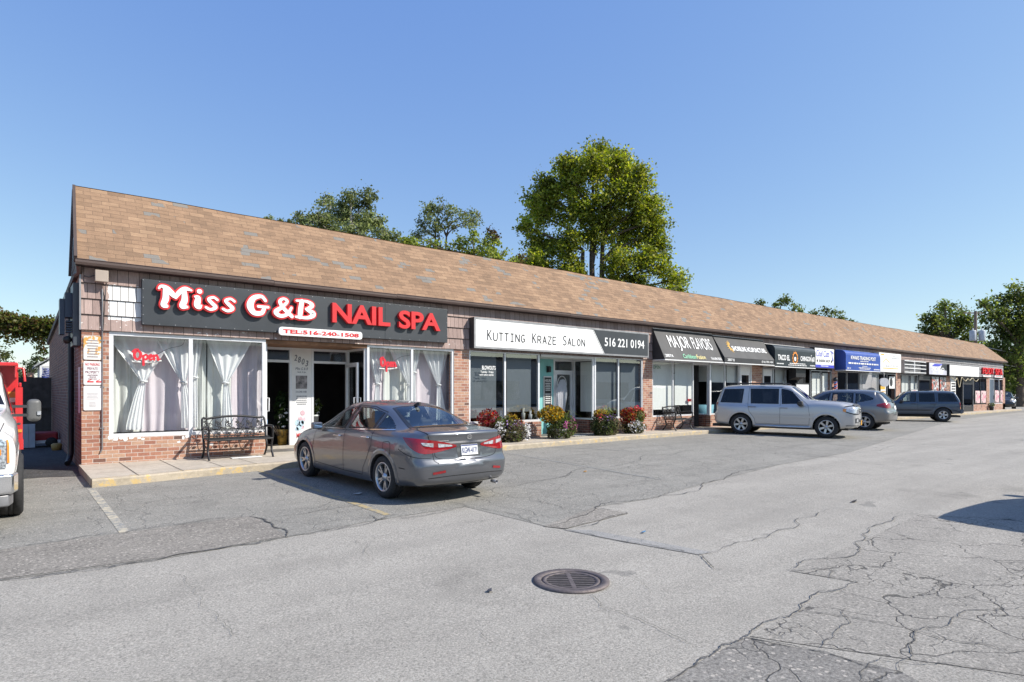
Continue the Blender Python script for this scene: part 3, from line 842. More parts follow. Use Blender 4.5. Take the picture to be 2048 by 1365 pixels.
# hand-drawn thin capitals, first letters taller
CAPS = {'K': [[(0, 0), (0, 1)], [(.9, 1), (.05, .42)], [(.25, .55), (1, 0)]], 'U': [[(0, 1), (0, .25), (.2, .02), (.8, .02), (1, .25), (1, 1)]], 'T': [[(0, 1), (1, 1)], [(.5, 1), (.5, 0)]],
 'I': [[(0.1, 1), (.9, 1)], [(.5, 1), (.5, 0)], [(.1, 0), (.9, 0)]], 'N': [[(0, 0), (0, 1), (1, 0), (1, 1)]], 'G': [[(.95, .85), (.5, 1), (.1, .75), (.05, .3), (.4, 0), (.95, .12), (.95, .45), (.55, .45)]],
 'R': [[(0, 0), (0, 1), (.7, .98), (.95, .75), (.7, .5), (0, .48)], [(.45, .48), (1, 0)]], 'A': [[(0, 0), (.5, 1), (1, 0)], [(.2, .35), (.8, .35)]], 'Z': [[(0, 1), (1, 1), (0, 0), (1, 0)]],
 'E': [[(.95, 1), (0, 1), (0, 0), (.95, 0)], [(0, .52), (.8, .52)]], 'S': [[(.95, .88), (.5, 1), (.08, .8), (.25, .55), (.8, .42), (.95, .18), (.5, 0), (.02, .12)]], 'L': [[(0, 1), (0, 0), (.95, 0)]],
 'O': [[(.5, 1), (.08, .75), (.05, .3), (.5, 0), (.95, .3), (.92, .75), (.5, 1)]]}
def caps(mb, word, px0, px1, Yp, z, h1, h2, w=.0155):
    xa, xb = fx(px0, Yp), fx(px1, Yp); n = len(word); adv = (xb - xa) / (n - .25)
    for i, ch in enumerate(word):
        h = h1 if i == 0 else h2; x = xa + adv * i
        for ln in CAPS[ch]:
            pts = [(x + u * adv * .68, v * h) for u, v in ln]
            for p, q in zip(pts, pts[1:]):
                mb.bar((p[0], Yp - .008, z + p[1]), (q[0], Yp - .008, z + q[1]), .004, w * 2, up=(0, -1, 0)) if False else mb.bar((p[0], Yp - .008, z + p[1]), (q[0], Yp - .008, z + q[1]), w * 1.9, .004, up=(0, -1, 0))
caps(ink, 'KUTTING', 975, 1050, Y2, bz, .29, .225)
caps(ink, 'KRAZE', 1065, 1113, Y2, bz, .29, .225)
caps(ink, 'SALON', 1126, 1170, Y2, bz, .29, .225)
text(wh, '516 221 0194', (fx(1209, Y2), Y2 - .006, za + .30), fx(1288, Y2) - fx(1209, Y2), .29, FACE, .004, .012)
ink.build('lettering', M['ink'], s2); wh.build('phone_lettering', M['sign_white'], s2)

# --- awnings
def awning(px0, px1, Yf, zt, zb, mat, label, valance=0.0, rounded=False):
    x0 = X(px0); x1 = X(px1)
    a = empty('awning', ((x0 + x1) / 2, D, zb), 0, label, 'awning', 'fabric awnings along the shop front')
    if rounded:
        h = zt - zb; d = D - .05 - Yf
        prof = [(D - .05, zt)] + [(D - .05 - d * .45 - d * .55 * math.sin(t), zt - .04 - h * .24 * (1 - math.cos(t))) for t in [R(q) for q in (10, 30, 50, 70, 90)]] + [(Yf, zb)]
    else:
        prof = [(D - .05, zt), (Yf, zb + valance)] + ([(Yf - .002, zb)] if valance else [])
    c = MB(); n = 14
    for i in range(n):
        xa = x0 + (x1 - x0) * i / n; xb = x0 + (x1 - x0) * (i + 1) / n
        sa = .006 * math.sin(math.pi * (i % 3) / 3); sb = .006 * math.sin(math.pi * ((i + 1) % 3) / 3)
        for (ya, za), (yb, zb_) in zip(prof, prof[1:]):
            c.quad((xa, yb + sa, zb_), (xb, yb + sb, zb_), (xb, ya + sb, za), (xa, ya + sa, za))
    c.build('canopy', mat, a)
    e = MB(); back = [(D - .05, p[1]) for p in (prof[-1],)]
    for x in (x0 + .004, x1 - .004):
        e.add([(x, y, z) for y, z in prof + back], [tuple(range(len(prof) + 1))])
    e.build('side_panel', mat, a)
    f = MB(); f.box(x0, x1, Yf, Yf + .03, zb - .035, zb - .001); f.box(x0, x0 + .03, Yf + .03, D - .05, zb - .034, zb - .002); f.box(x1 - .03, x1, Yf + .03, D - .05, zb - .034, zb - .002)
    f.tube([(x0, D - .06, zt + .004), (x1, D - .06, zt + .004)], .014, 6)
    f.build('frame', M['white'], a)
    f2 = MB(); f2.quad((x0 + .03, Yf + .03, zb - .01), (x1 - .03, Yf + .03, zb - .01), (x1 - .03, D - .05, zb - .01), (x0 + .03, D - .05, zb - .01)); f2.build('lining', M['white_matt'], a)
    return a, x0, x1
def slope_basis(Yt, zt, Yb, zb):
    V = Vector((0, Yt - Yb, zt - zb)).normalized(); return (Vector((1, 0, 0)), V, Vector((1, 0, 0)).cross(V)), math.hypot(Yt - Yb, zt - zb)

a1, x0, x1 = awning(1303, 1420.5, 13.70, 3.84, 2.70, M['awn_black'], 'black sloped awning with tall white lettering next to the salon sign')
bs, L = slope_basis(D - .05, 3.84, 13.70, 2.70); bp = lambda u, v: Vector((x0 + (x1 - x0) * u, 13.70, 2.70)) + bs[1] * (L * v) + bs[2] * .012
t1, t2, t3 = MB(), MB(), MB(); w = x1 - x0
for wd, ua, ub in (('MA', .165, .312), ('J', .318, .350), ('OR', .358, .505), ('FLAVORS', .555, .90)):
    text(t1, wd, bp(ua, .40 - (.10 if wd == 'J' else 0)), w * (ub - ua), L * (.40 if wd != 'J' else .50), bs, .004, -.006 if False else 0.0)
text(t1, '2807A', bp(.02, .07), w * .13, L * .09, bs, .003, .01); text(t1, '516-654-5026', bp(.79, .06), w * .19, L * .09, bs, .003, .01)
text(t2, 'Caribbean', bp(.31, .06), w * .22, L * .14, bs, .003, 0, shear=.2); text(t3, 'Fusion', bp(.54, .06), w * .15, L * .14, bs, .003, 0)
t1.build('lettering', M['sign_white'], a1); t2.build('lettering', M['green_txt'], a1); t3.build('lettering', M['yellow_txt'], a1)

a2, x0, x1 = awning(1422.5, 1523, 13.70, 3.80, 2.70, M['awn_black'], 'black sloped awning with a yellow half sun and white lettering', .2)
bs, L = slope_basis(D - .05, 3.80, 13.70, 2.90); bp = lambda u, v: Vector((x0 + (x1 - x0) * u, 13.70, 2.90)) + bs[1] * (L * v) + bs[2] * .012
t1, t2 = MB(), MB(); w = x1 - x0
text(t1, 'SHORELINE ACUPUNCTURE.', bp(.24, .33), w * .68, L * .22, bs, .004, .02)
text(t1, '2807 B', (x0 + .05 * w, 13.69, 2.76), w * .13, .10, FACE, .003, .015); text(t1, '(516) 703-1454', (x0 + w * .72, 13.69, 2.745), w * .24, .11, FACE, .003, .015)
for k in range(9):
    an = R(100 + k * 20); c = bp(.24, .52); r0, r1 = .16, .33
    p = lambda r, da=0: c + bs[0] * (r * math.cos(an + da)) + bs[1] * (r * math.sin(an + da))
    t2.add([p(r0, -.16), p(r1), p(r0, .16), p(r0 * .72)], [(0, 3, 2, 1)])
arc = [bp(.24, .52) + bs[0] * (rr_ * math.cos(R(95 + k * 17))) + bs[1] * (rr_ * math.sin(R(95 + k * 17))) for rr_ in (.12, .17) for k in range(11)]
t2.add(arc, [(k, k + 1, 12 + k, 11 + k) for k in range(10)])
t1.build('lettering', M['sign_white'], a2); t2.build('sun_emblem', M['gold'], a2)

a3, x0, x1 = awning(1524, 1606, 13.70, 3.66, 2.66, M['awn_char'], 'rounded charcoal awning with an orange ring emblem over the taco shop', 0, True)
t1, t2, t3 = MB(), MB(), MB(); w = x1 - x0; yy = 13.69
text(t1, 'TACO EL', (x0 + .06 * w, yy, 2.93), w * .28, .24, FACE, .004, .03); text(t1, 'CHINGON #3', (x0 + .60 * w, yy, 2.93), w * .36, .24, FACE, .004, .03)
t1.bar((x0 + .865 * w, yy - .002, 3.19), (x0 + .885 * w, yy - .002, 3.25), .03, .004, up=(0, -1, 0))
fine_print(t1, (x0 + .03 * w, yy, 2.72), w * .17, .09, 1, FACE, 0, 3); fine_print(t1, (x0 + .84 * w, yy, 2.70), w * .15, .09, 1, FACE, 0, 4); fine_print(t1, (x0 + .30 * w, yy, 2.69), w * .46, .15, 2, FACE, 0, 5)
c = Vector((x0 + .47 * w, yy, 3.06)); ring = [c + Vector((math.cos(k * .2618) * r * .85, 0, math.sin(k * .2618) * r)) for r in (.21, .27) for k in range(24)]
t2.add(ring, [(k, (k + 1) % 24, 24 + (k + 1) % 24, 24 + k) for k in range(24)])
for k in range(12):
    a = k * math.pi / 6; t2.add([c + Vector((math.cos(a - .1) * .23, 0, math.sin(a - .1) * .27)), c + Vector((math.cos(a + .1) * .23, 0, math.sin(a + .1) * .27)), c + Vector((math.cos(a) * .29, 0, math.sin(a) * .34))], [(0, 1, 2)])
oval = [c + Vector((math.cos(k * .5236) * .09, -.001, math.sin(k * .5236) * .12 - .02)) for k in range(12)]; t3.add(oval, [tuple(range(12))])
hat = [c + Vector(q) for q in ((-.13, -.002, .05), (.13, -.002, .05), (.07, -.002, .09), (.05, -.002, .15), (-.05, -.002, .15), (-.07, -.002, .09))]
t1.build('lettering', M['sign_white'], a3); em = t2.build('ring_emblem', M['orange'], a3); t3.build('badge', M['sign_white'], em)
mb = MB(); mb.add(hat, [tuple(range(6))]); mb.build('badge', M['ink'], em)

a4, x0, x1 = awning(1668, 1738, 13.72, 3.72, 2.66, M['awn_blue'], 'rounded royal blue awning with rows of white lettering', 0, True)
t1 = MB(); w = x1 - x0; yy = 13.71
text(t1, 'KWAKS TRADING POST', (x0 + .13 * w, yy, 3.21), w * .72, .19, FACE, .004, .02)
fine_print(t1, (x0 + .38 * w, yy, 3.09), w * .26, .08, 1, FACE, 0, 7); fine_print(t1, (x0 + .04 * w, yy, 2.92), w * .92, .15, 1, FACE, 0, 8)
fine_print(t1, (x0 + .44 * w, yy, 2.85), w * .16, .06, 1, FACE, 0, 9); fine_print(t1, (x0 + .32 * w, yy, 2.70), w * .40, .13, 2, FACE, 0, 10)
text(t1, '2811 A', (x0 + .03 * w, yy, 2.71), w * .1, .09, FACE, .003, .01); fine_print(t1, (x0 + .78 * w, yy, 2.68), w * .2, .1, 1, FACE, 0, 12)
t1.build('lettering', M['sign_white'], a4)

def panel_sign(px0, px1, za, zb, Yf, label, face, frame=M['dark_alum']):
    x0, x1 = fx(px0, Yf), fx(px1, Yf)
    s = empty('shop_sign', ((x0 + x1) / 2, Yf, za), 0, label, 'shop sign')
    b = MB(); b.box(x0, x1, Yf, D - .03, za, zb); b.build('box', frame, s)
    f = MB(); f.box(x0 + .03, x1 - .03, Yf - .006, Yf - .001, za + .03, zb - .03); f.build('face', face, s)
    return s, x0, x1
# barber's sign
s3, x0, x1 = panel_sign(1629, 1668, 2.70, 3.70, D - .25, 'white box sign with blue script and a blue phone band, between two awnings', M['sign_white'])
yy = D - .259; t1, t2 = MB(), MB(); w = x1 - x0
text(t1, 'Cool Cuts', (x0 + .08 * w, yy, 3.26), w * .66, .32, FACE, .004, 0, 0, .3)
strokes(t1, [[(.0, 1, .05), (.6, 1, .05), (1, .8, .05)], [(.55, 1, .08), (.7, .4, .06), (.9, 0, .12)]], (x0 + .78 * w, yy, 3.12), .16 * w, .42, FACE, 0, 0, .004)
t1.box(x0 + .03, x1 - .03, yy - .001, yy + .003, 2.73, 2.87)
text(t2, 'BARBER SHOP', (x0 + .22 * w, yy, 3.0), w * .56, .13, FACE, .004, .0)
for u in (.13, .86): t2.lathe([(0, .004), (.07, .004), (.07, 0)], (x0 + u * w, yy, 3.06), Matrix(((1, 0, 0), (0, 0, -1), (0, 1, 0))), 12)
t1.build('script', M['blue'], s3); t2.build('lettering', M['ink'], s3)
mb = MB(); fine_print(mb, (x0 + .3 * w, yy - .002, 2.76), w * .4, .08, 1, FACE, 0, 14); mb.build('phone_lettering', M['sign_white'], s3)
# house sign
s4, x0, x1 = panel_sign(1758, 1802, 2.68, 3.76, D - .28, 'white square sign with a gold roof outline beside the blue awning', M['sign_white'], M['white'])
yy = D - .289; w = x1 - x0; t1, t2 = MB(), MB()
for p, q in (((.16, .48), (.30, .70)), ((.30, .70), (.46, .50)), ((.16, .2), (.86, .2))):
    t1.bar((x0 + p[0] * w, yy, 2.68 + p[1] * 1.08), (x0 + q[0] * w, yy, 2.68 + q[1] * 1.08), .045, .004, up=(0, -1, 0))
t1.box(x0 + .08 * w, x0 + .22 * w, yy - .002, yy + .002, 3.62, 3.69)
text(t2, 'SEAL-IT Pro Pro', (x0 + .28 * w, yy, 2.97), w * .62, .12, FACE, .003); fine_print(t2, (x0 + .55 * w, yy, 3.42), w * .38, .2, 2, FACE, 0, 15)
t1.build('roof_outline', M['gold'], s4); t2.build('lettering', pm('grey print', (.42, .43, .45), .5), s4)
# emptied box frame
Yf = D - .30; x0, x1 = fx(1809, Yf), fx(1852, Yf)
s5 = empty('empty_sign_box', ((x0 + x1) / 2, Yf, 2.70), 0, 'empty metal sign box with bare crossbars and no face', 'sign frame')
mb = MB()
mb.box(x0 - .02, x0, Yf, D - .03, 2.68, 3.48); mb.box(x1, x1 + .02, Yf, D - .03, 2.68, 3.48); mb.box(x0, x1, Yf, D - .03, 3.46, 3.48); mb.box(x0, x1, Yf, D - .03, 2.66, 2.68); mb.box(x0, x1, D - .07, D - .045, 2.69, 3.45)
mb.build('box', M['steel'], s5)
mb = MB()
for z in (2.74, 2.98, 3.2, 3.42): mb.box(x0, x1, Yf - .01, Yf + .04, z - .025, z + .025)
xm = x0 + (x1 - x0) * .45; mb.box(xm - .04, xm + .04, Yf - .014, Yf + .03, 2.70, 3.46)
mb.build('crossbar', M['white'], s5)
# tattoo-style sign
s6, x0, x1 = panel_sign(1858, 1893.5, 2.66, 3.46, D - .24, 'small grey and white sign with a blue brush mark and pale curved letters', pm('pale sign art', (.58, .58, .66), .45, var=.3, scale=1.2))
yy = D - .249; w = x1 - x0; t1, t2, t3 = MB(), MB(), MB()
t1.quad((x0 + .14 * w, yy, 3.22), (x0 + .55 * w, yy, 3.24), (x0 + .78 * w, yy, 3.40), (x0 + .30 * w, yy, 3.38)); text(t2, 'INDIGO', (x0 + .12 * w, yy - .002, 2.92), w * .72, .24, FACE, .004, .02)
t3.quad((x0 + .60 * w, yy, 3.05), (x1 - .05, yy, 2.98), (x1 - .05, yy, 3.42), (x0 + .74 * w, yy, 3.42))
t1.build('brush_mark', M['blue'], s6); t2.build('lettering', M['sign_white'], s6); t3.build('dark_panel', M['sign_char'], s6)
# blank white sign
s7, x0, x1 = panel_sign(1899, 1958, 2.64, 3.42, D - .36, 'blank white box sign with faint ghost lettering', M['sign_white'])
mb = MB(); yy = D - .368; w = x1 - x0
fine_print(mb, (x0 + .2 * w, yy, 2.95), w * .6, .28, 2, FACE, 0, 21); fine_print(mb, (x0 + .74 * w, yy, 2.70), w * .22, .08, 1, FACE, 0, 22)
mb.build('lettering', pm('faded print', (.70, .70, .715), .5), s7)
# foot spa letters
x0, x1 = fx(1968, D - .2), fx(2007, D - .2)
s8 = empty('shop_sign', ((x0 + x1) / 2, D, 3.0), 0, 'red raised letters on grey shakes at the far end of the row', 'shop sign')
mb = MB(); w = x1 - x0; text(mb, 'FOOT', (x0, D - .06, 2.93), w * .54, .50, FACE, .10, .0, 0, 0, 1.1); text(mb, 'SPA', (x0 + w * .64, D - .06, 2.93), w * .36, .50, FACE, .10, .0, 0, 0, 1.1)
mb.build('lettering', pm('lit red letters', (.85, .04, .05), .4, var=.04), s8)
mb = MB(); mb.box(x0 - .05, x1 + .05, D - .06, D - .03, 2.96, 3.06); mb.build('raceway', M['black'], s8)
for a, b, lab in ((1966, 1981, 'small white plate under the red letters, next to the door side'), (1989, 2003, 'small white plate under the red letters, at the building corner side')):
    x0, x1 = fx(a, D - .1), fx(b, D - .1); z = 2.72
    p = MB(); p.box(x0, x1, D - .12, D - .045, z, z + .15); po = tag(p.build('sign_plate', M['sign_white'], origin='base'), lab, 'sign plate', 'white plates by the red letters')
    q = MB(); fine_print(q, (x0 + .1, D - .123, z + .03), x1 - x0 - .2, .09, 1, FACE, 0, int(a)); qo = q.build('lettering', M['red'], po, world=True)

# --- three notices on the corner pier
def plate(px0, px1, y0, y1, label, mat=M['white_matt'], Yf=D - .012):
    x0, x1 = fx(px0, Yf), fx(px1, Yf); pc = (px0 + px1) / 2
    za, zb = fz(pc, y1, Yf), fz(pc, y0, Yf); r = .025; pl = []
    for cx_, cz_, a0 in ((x1 - r, zb - r, 0), (x0 + r, zb - r, 90), (x0 + r, za + r, 180), (x1 - r, za + r, 270)):
        for k in range(4): pl.append((cx_ + r * math.cos(R(a0 + 30 * k)), cz_ + r * math.sin(R(a0 + 30 * k))))
    mb = MB(); mb.prism(pl, 0, .01, lambda u, v, w: (u, Yf - w, v))
    return tag(mb.build('notice_plate', mat, origin='base'), label, 'notice', 'notices on the corner pier'), x0, x1, za, zb, Yf - .012
m_, nt, b_ = newmat('rusted notice'); co = objco(nt); nn_ = noise(nt, co, 5.5, 4, .6)
nt.links.new(mixc(nt, ramp(nt, nn_, [(.52, 0), (.56, 1)]), (.68, .67, .63), mixc(nt, noise(nt, co, 22, 4), (.50, .22, .04), (.66, .38, .10))), b_.inputs['Base Color']); b_.inputs['Roughness'].default_value = .6
p_, x0, x1, za, zb, yy = plate(167, 203, 673, 720, 'rust stained notice plate, topmost on the corner pier', m_)
mb = MB()
for k in range(7): fine_print(mb, (x0 + .05, yy, zb - .11 - k * .052), x1 - x0 - .1, .045, 1, FACE, 0, 30 + k)
mb.build('lettering', pm('faded ink', (.34, .30, .30), .6), p_)
p_, x0, x1, za, zb, yy = plate(167, 203, 723, 770, 'white no parking plate with red tow truck marks, middle of three')
mb, mr = MB(), MB(); W = x1 - x0 - .06
text(mr, 'NO PARKING', (x0 + .03, yy, zb - .085), W, .05, FACE, .002); text(mb, 'PRIVATE', (x0 + .06, yy, zb - .165), W - .06, .05, FACE, .002); text(mb, 'PROPERTY', (x0 + .03, yy, zb - .235), W, .05, FACE, .002)
text(mb, 'UNAUTHORIZED', (x0 + .06, yy, zb - .28), W - .06, .026, FACE, .002); text(mb, 'VEHICLES', (x0 + .09, yy, zb - .315), W - .12, .024, FACE, .002); text(mb, 'TOWED AWAY', (x0 + .07, yy, zb - .352), W - .08, .024, FACE, .002)
for u in (.06, .20):
    mr.box(x0 + u, x0 + u + .1, yy - .002, yy, za + .045, za + .07); mr.bar((x0 + u, yy, za + .07), (x0 + u + .06, yy, za + .1), .012, .003, up=(0, -1, 0))
mb.build('lettering', pm('plum ink', (.22, .08, .12), .6), p_); mr.build('tow_truck_mark', M['red'], p_)
p_, x0, x1, za, zb, yy = plate(167, 203, 772, 821, 'plain white notice with tiny faint print, lowest of three')
mb = MB(); fine_print(mb, (x0 + .04, yy, za + .2), x1 - x0 - .08, .14, 5, FACE, 0, 41); fine_print(mb, (x0 + .08, yy, za + .06), x1 - x0 - .16, .1, 4, FACE, 0, 42); mb.build('lettering', pm('pale print', (.5, .5, .52), .6), p_)

# --- fittings at the left corner
mb = MB(); mb.box(fx(190, D - .2), fx(217, D - .2), D - .22, D - .10, 3.62, 3.84); o = mb.build('flood_light', M['beige_box'], origin='base'); bevel(o, .01)
tag(o, 'beige floodlight box on the shakes under the gutter corner', 'floodlight')
mb = MB(); mb.tube([(fx(190, D - .2) + .02, D - .16, 3.74), (fx(178, D - .1), D - .12, 3.70), (fx(168, D), D - .06, 3.72)], .012, 6); mb.tube([(fx(212, D - .1), D - .1, 3.62), (fx(211, D - .06), D - .055, 3.4), (fx(206, D - .06), D - .06, 2.7)], .008, 6)
mb.build('mount_arm', M['plastic'], o)
mb = MB(); xc = fx(204.5, D - .03); mb.tube([(xc, D - .05, 3.5), (xc, D - .05, 2.72), (xc, D - .025, 2.66), (xc, D - .025, .42), (xc - .03, D - .02, .34)], .014, 8)
for z in (2.5, 1.6, .8): mb.box(xc - .035, xc + .035, D - .03, D - .0, z, z + .025)
tag(mb.build('conduit', M['steel'], origin='base'), 'thin grey conduit running down the corner pier', 'conduit')
# side sign cabinets on the left wall
mb = MB(); mb.box(XL - .125, XL, D + .08, D + .75, 2.40, 3.60); o = mb.build('side_sign_cabinet', pm('navy grey cabinet', (.05, .06, .075), .45), origin='base'); bevel(o, .01)
tag(o, 'dark sign cabinet fixed to the left side wall', 'sign cabinet')
mb = MB(); mb.box(XL - .24, XL - .127, D + .25, D + .6, 2.95, 3.42); mb.box(XL - .32, XL - .242, D + .3, D + .6, 2.62, 3.3)
for k in range(5): mb.box(XL - .22, XL - .127, D + .28, D + .5, 2.66 + k * .05, 2.69 + k * .05)
mb.build('lamp_box', pm('blue black housing', (.02, .035, .07), .4), o)
mb = MB(); mb.lathe([(0, 0), (.07, 0), (.07, .24), (0, .24)], (XL - .20, D + .25, 2.52), Matrix(((1, 0, 0), (0, 0, 1), (0, -1, 0))), 16); mb.build('speaker', M['black'], o)
mb = MB(); xc = XL - .07; mb.tube([(xc, D + 1.6, 3.7), (xc, D + 1.6, .25), (xc - .03, D + 1.5, .12), (xc - .08, D + 1.2, .06)], .055, 8)
tag(mb.build('downspout', M['black'], origin='base'), 'black downspout on the shaded left side wall', 'downspout')
mb = MB(); mb.box(XL - .012, XL - .001, D + 2.0, D + 2.25, 1.9, 2.9); mb.box(XL - .012, XL - .001, D + .3, D + .5, 1.1, 2.0); tag(mb.build('wall_trim_strip', M['white_matt'], origin='base'), 'pale strip left on the side wall brick', 'trim strip')
mb = MB(); mb.tube([(el + .05, EY + .06, 3.9), (el + .07, D - .02, 3.78), (XL - .1, D + .05, 3.72)], .05, 8); tag(mb.build('gutter_outlet', M['gutter'], origin='base'), 'round gutter outlet elbow at the left roof corner', 'gutter elbow')
# ------------------------------------------------------------------ ground
def flat(name, poly, off, mat, kind='structure', jitter=0):
    bm = bmesh.new()
    vs = [bm.verts.new((x, y, 0)) for x, y in poly]
    bm.faces.new(vs)
    for y in (2.0, 11.5):
        bmesh.ops.bisect_plane(bm, geom=bm.verts[:] + bm.edges[:] + bm.faces[:], plane_co=(0, y, 0), plane_no=(0, 1, 0))
    bmesh.ops.triangulate(bm, faces=bm.faces[:])
    for v in bm.verts: v.co.z = gz(v.co.y) + off
    for f in bm.faces:
        f.normal_update()
        if f.normal.z < 0: f.normal_flip()
    me = bpy.data.meshes.new(name); bm.to_mesh(me); bm.free(); me.materials.append(mat)
    o = bpy.data.objects.new(name, me); COL.objects.link(o)
    return tag(o, kind=kind)

flat('ground', [(-120, -120), (320, -120), (320, 320), (-120, 320)], 0, M['asphalt'])
GP = lambda *pts: [gp(*p) for p in pts]
def kerb_y(x):
    return pchip([(-5, 11.72), (.95, 11.72), (3.6, 12.25), (10, 12.6), (17, 13.0), (30, 13.2), (45, 13.2), (66, 13.6), (70, 13.6)])(x)
flat('parking_bays', GP((-260, 1200), (0, 1162), (330, 1118), (560, 1078), (760, 1040), (930, 1014), (1090, 1053), (1190, 1015), (1290, 1000), (1420, 965), (1560, 930), (1700, 905))
     + [(40, 11.2), (66, 12.9), (66, 14.2), (-10, 14.2)], .004, M['bay'])
flat('asphalt_strip', GP((-260, 1140), (0, 1102), (250, 1067), (495, 1034), (520, 1040), (572, 1074), (330, 1116), (0, 1160), (-260, 1198)), .008, M['strip'])
flat('asphalt_strip', GP((1086, 1054), (1190, 1016), (1256, 1028), (1130, 1059)), .008, M['strip'])
flat('asphalt_strip', GP((1128, 1061), (1180, 1061), (1300, 1083), (1424, 1106), (1398, 1111), (1250, 1085)), .006, M['midpatch'])
flat('cracked_asphalt', GP((1500, 1274), (1600, 1222), (1716, 1166), (1580, 1143), (1625, 1125), (1730, 1080), (1838, 1030), (2100, 1042), (2600, 1060), (2900, 1400)) + [(6.4, -1.0), gp(2048, 1352)], .004, M['cracked'])
flat('cracked_asphalt', GP((1300, 1380), (1490, 1277), (1640, 1306), (1800, 1345), (1900, 1400), (1500, 1560)), .008, M['cracked2'])
flat('alley', [(-7, 13.75), (.4, 13.68), (.93, 13.45), (.93, 14.1), (XL, 14.1), (XL, 30), (-7, 30)], .010, M['alley'])  # front edge laid along the shadow line; the dark colour carries that shade

def crack(name, pts, w, seed=1, depth=4):
    r = random.Random(seed)
    P = [Vector(gp(*p)) for p in pts]
    for _ in range(depth):
        Q = [P[0]]
        for a, b in zip(P, P[1:]):
            d = b - a; n = Vector((-d.y, d.x)); Q += [(a + b) / 2 + n * r.uniform(-.13, .13), b]
        P = Q
    mb = MB(); L = len(P)
    for i in range(L - 1):
        d = (P[i + 1] - P[i]); 
        if d.length < 1e-6: continue
        n = Vector((-d.y, d.x)).normalized()
        wa = w * (.35 + .65 * r.random()) * (1 if 2 < i < L - 4 else .5); 
        q = [P[i] - n * wa, P[i + 1] - n * wa, P[i + 1] + n * wa, P[i] + n * wa]
        mb.add([(p.x, p.y, gz(p.y) + .0125 + .0002 * (i % 3)) for p in q], [(0, 1, 2, 3)])
    return tag(mb.build(name, M['crackfill']), kind='structure')
CR = [([(0, 1162), (330, 1118), (560, 1078)], .022), ([(560, 1078), (760, 1040), (930, 1014)], .016), ([(0, 1102), (250, 1067), (495, 1034)], .014), ([(500, 1034), (545, 1050), (574, 1076)], .03),
      ([(520, 1040), (640, 1022), (760, 1000)], .012), ([(1086, 1054), (1190, 1016), (1290, 1000), (1420, 965), (1560, 930)], .018), ([(1130, 1060), (1256, 1029), (1190, 1016)], .014),
      ([(1100, 1054), (1250, 1085), (1400, 1110)], .012), ([(1398, 1110), (1415, 1125), (1428, 1140)], .016), ([(1424, 1106), (1550, 1065), (1660, 1020)], .012),
      ([(1310, 1372), (1400, 1320), (1500, 1272), (1600, 1222), (1716, 1166)], .014), ([(1716, 1166), (1640, 1152), (1580, 1142)], .012), ([(1580, 1142), (1640, 1120), (1730, 1080), (1838, 1030)], .013),
      ([(1490, 1277), (1560, 1290), (1640, 1306), (1760, 1340)], .016), ([(1610, 1224), (1720, 1240), (1880, 1280), (2048, 1310)], .012), ([(1838, 1030), (1940, 1036), (2100, 1042)], .010),
      ([(1184, 1190), (1200, 1215), (1280, 1240), (1340, 1270), (1385, 1292)], .007), ([(340, 1145), (372, 1170), (400, 1215), (450, 1250), (458, 1282)], .004),
      ([(680, 1070), (760, 1075), (850, 1060), (1000, 1040)], .005), ([(700, 1075), (740, 1120)], .004), ([(880, 1005), (960, 1018), (1085, 1053)], .012), ([(740, 1030), (750, 1043), (800, 1030)], .012),
      ([(955, 985), (1100, 960), (1220, 935), (1400, 900), (1560, 890)], .012), ([(1180, 940), (1260, 952), (1330, 958)], .014), ([(1060, 1000), (1130, 1020)], .013), ([(1024, 968), (1150, 945), (1280, 930)], .01),
      ([(1430, 870), (1560, 885), (1800, 880), (2048, 868)], .016), ([(1700, 905), (1850, 890), (2048, 882)], .014), ([(1500, 1000), (1620, 1010), (1838, 1030)], .007), ([(960, 1260), (1010, 1300)], .004), ([(1180, 1130), (1260, 1150), (1300, 1190)], .004),
      ([(1560, 1145), (1660, 1140), (1660, 1160)], .008), ([(1640, 1306), (1700, 1250), (1690, 1220)], .007), ([(1800, 1345), (1830, 1280), (1900, 1250), (2048, 1215)], .009), ([(1720, 1365), (1760, 1320), (1900, 1330), (2048, 1360)], .008)]
for i, (p, w) in enumerate(CR): crack('pavement_crack', p, w * .52, i + 3)

def worn(name, col, under, thr):
    m, nt, b = newmat(name); co = nd(nt, 'ShaderNodeTexCoord').outputs['Object']
    n1 = noise(nt, co, 11, 6, .75); n2 = noise(nt, co, 90, 3)
    k = ramp(nt, n1, [(thr - .06, 0), (thr + .06, 1)])
    base = mixc(nt, .7, under, ramp(nt, n2, [(.3, .5), (.7, 1.4)]), 'MULTIPLY')
    nt.links.new(mixc(nt, k, mixc(nt, .4, col, ramp(nt, n2, [(.3, .6), (.7, 1.2)]), 'MULTIPLY'), base), b.inputs['Base Color']); b.inputs['Roughness'].default_value = .9
    return m
ML = worn('worn cream line', (.46, .41, .31), (.235, .235, .225), .49)
MLY = worn('faint yellow line', (.38, .30, .16), (.215, .215, .205), .53)
MLF = worn('ghost line', (.27, .25, .20), (.225, .225, .215), .41)
def line(p, q, w, mat):
    a, b = Vector(gp(*p)), Vector(gp(*q)); d = (b - a).normalized(); n = Vector((-d.y, d.x)) * w / 2
    flat('parking_line', [tuple(a - n), tuple(b - n), tuple(b + n), tuple(a + n)], .0078, mat)
line((182, 979), (249, 1066), .10, ML)
line((520, 943), (775, 1031), .10, MLY)
line((1010, 907), (1320, 960), .07, MLF); line((1060, 893), (1270, 904), .07, MLF)

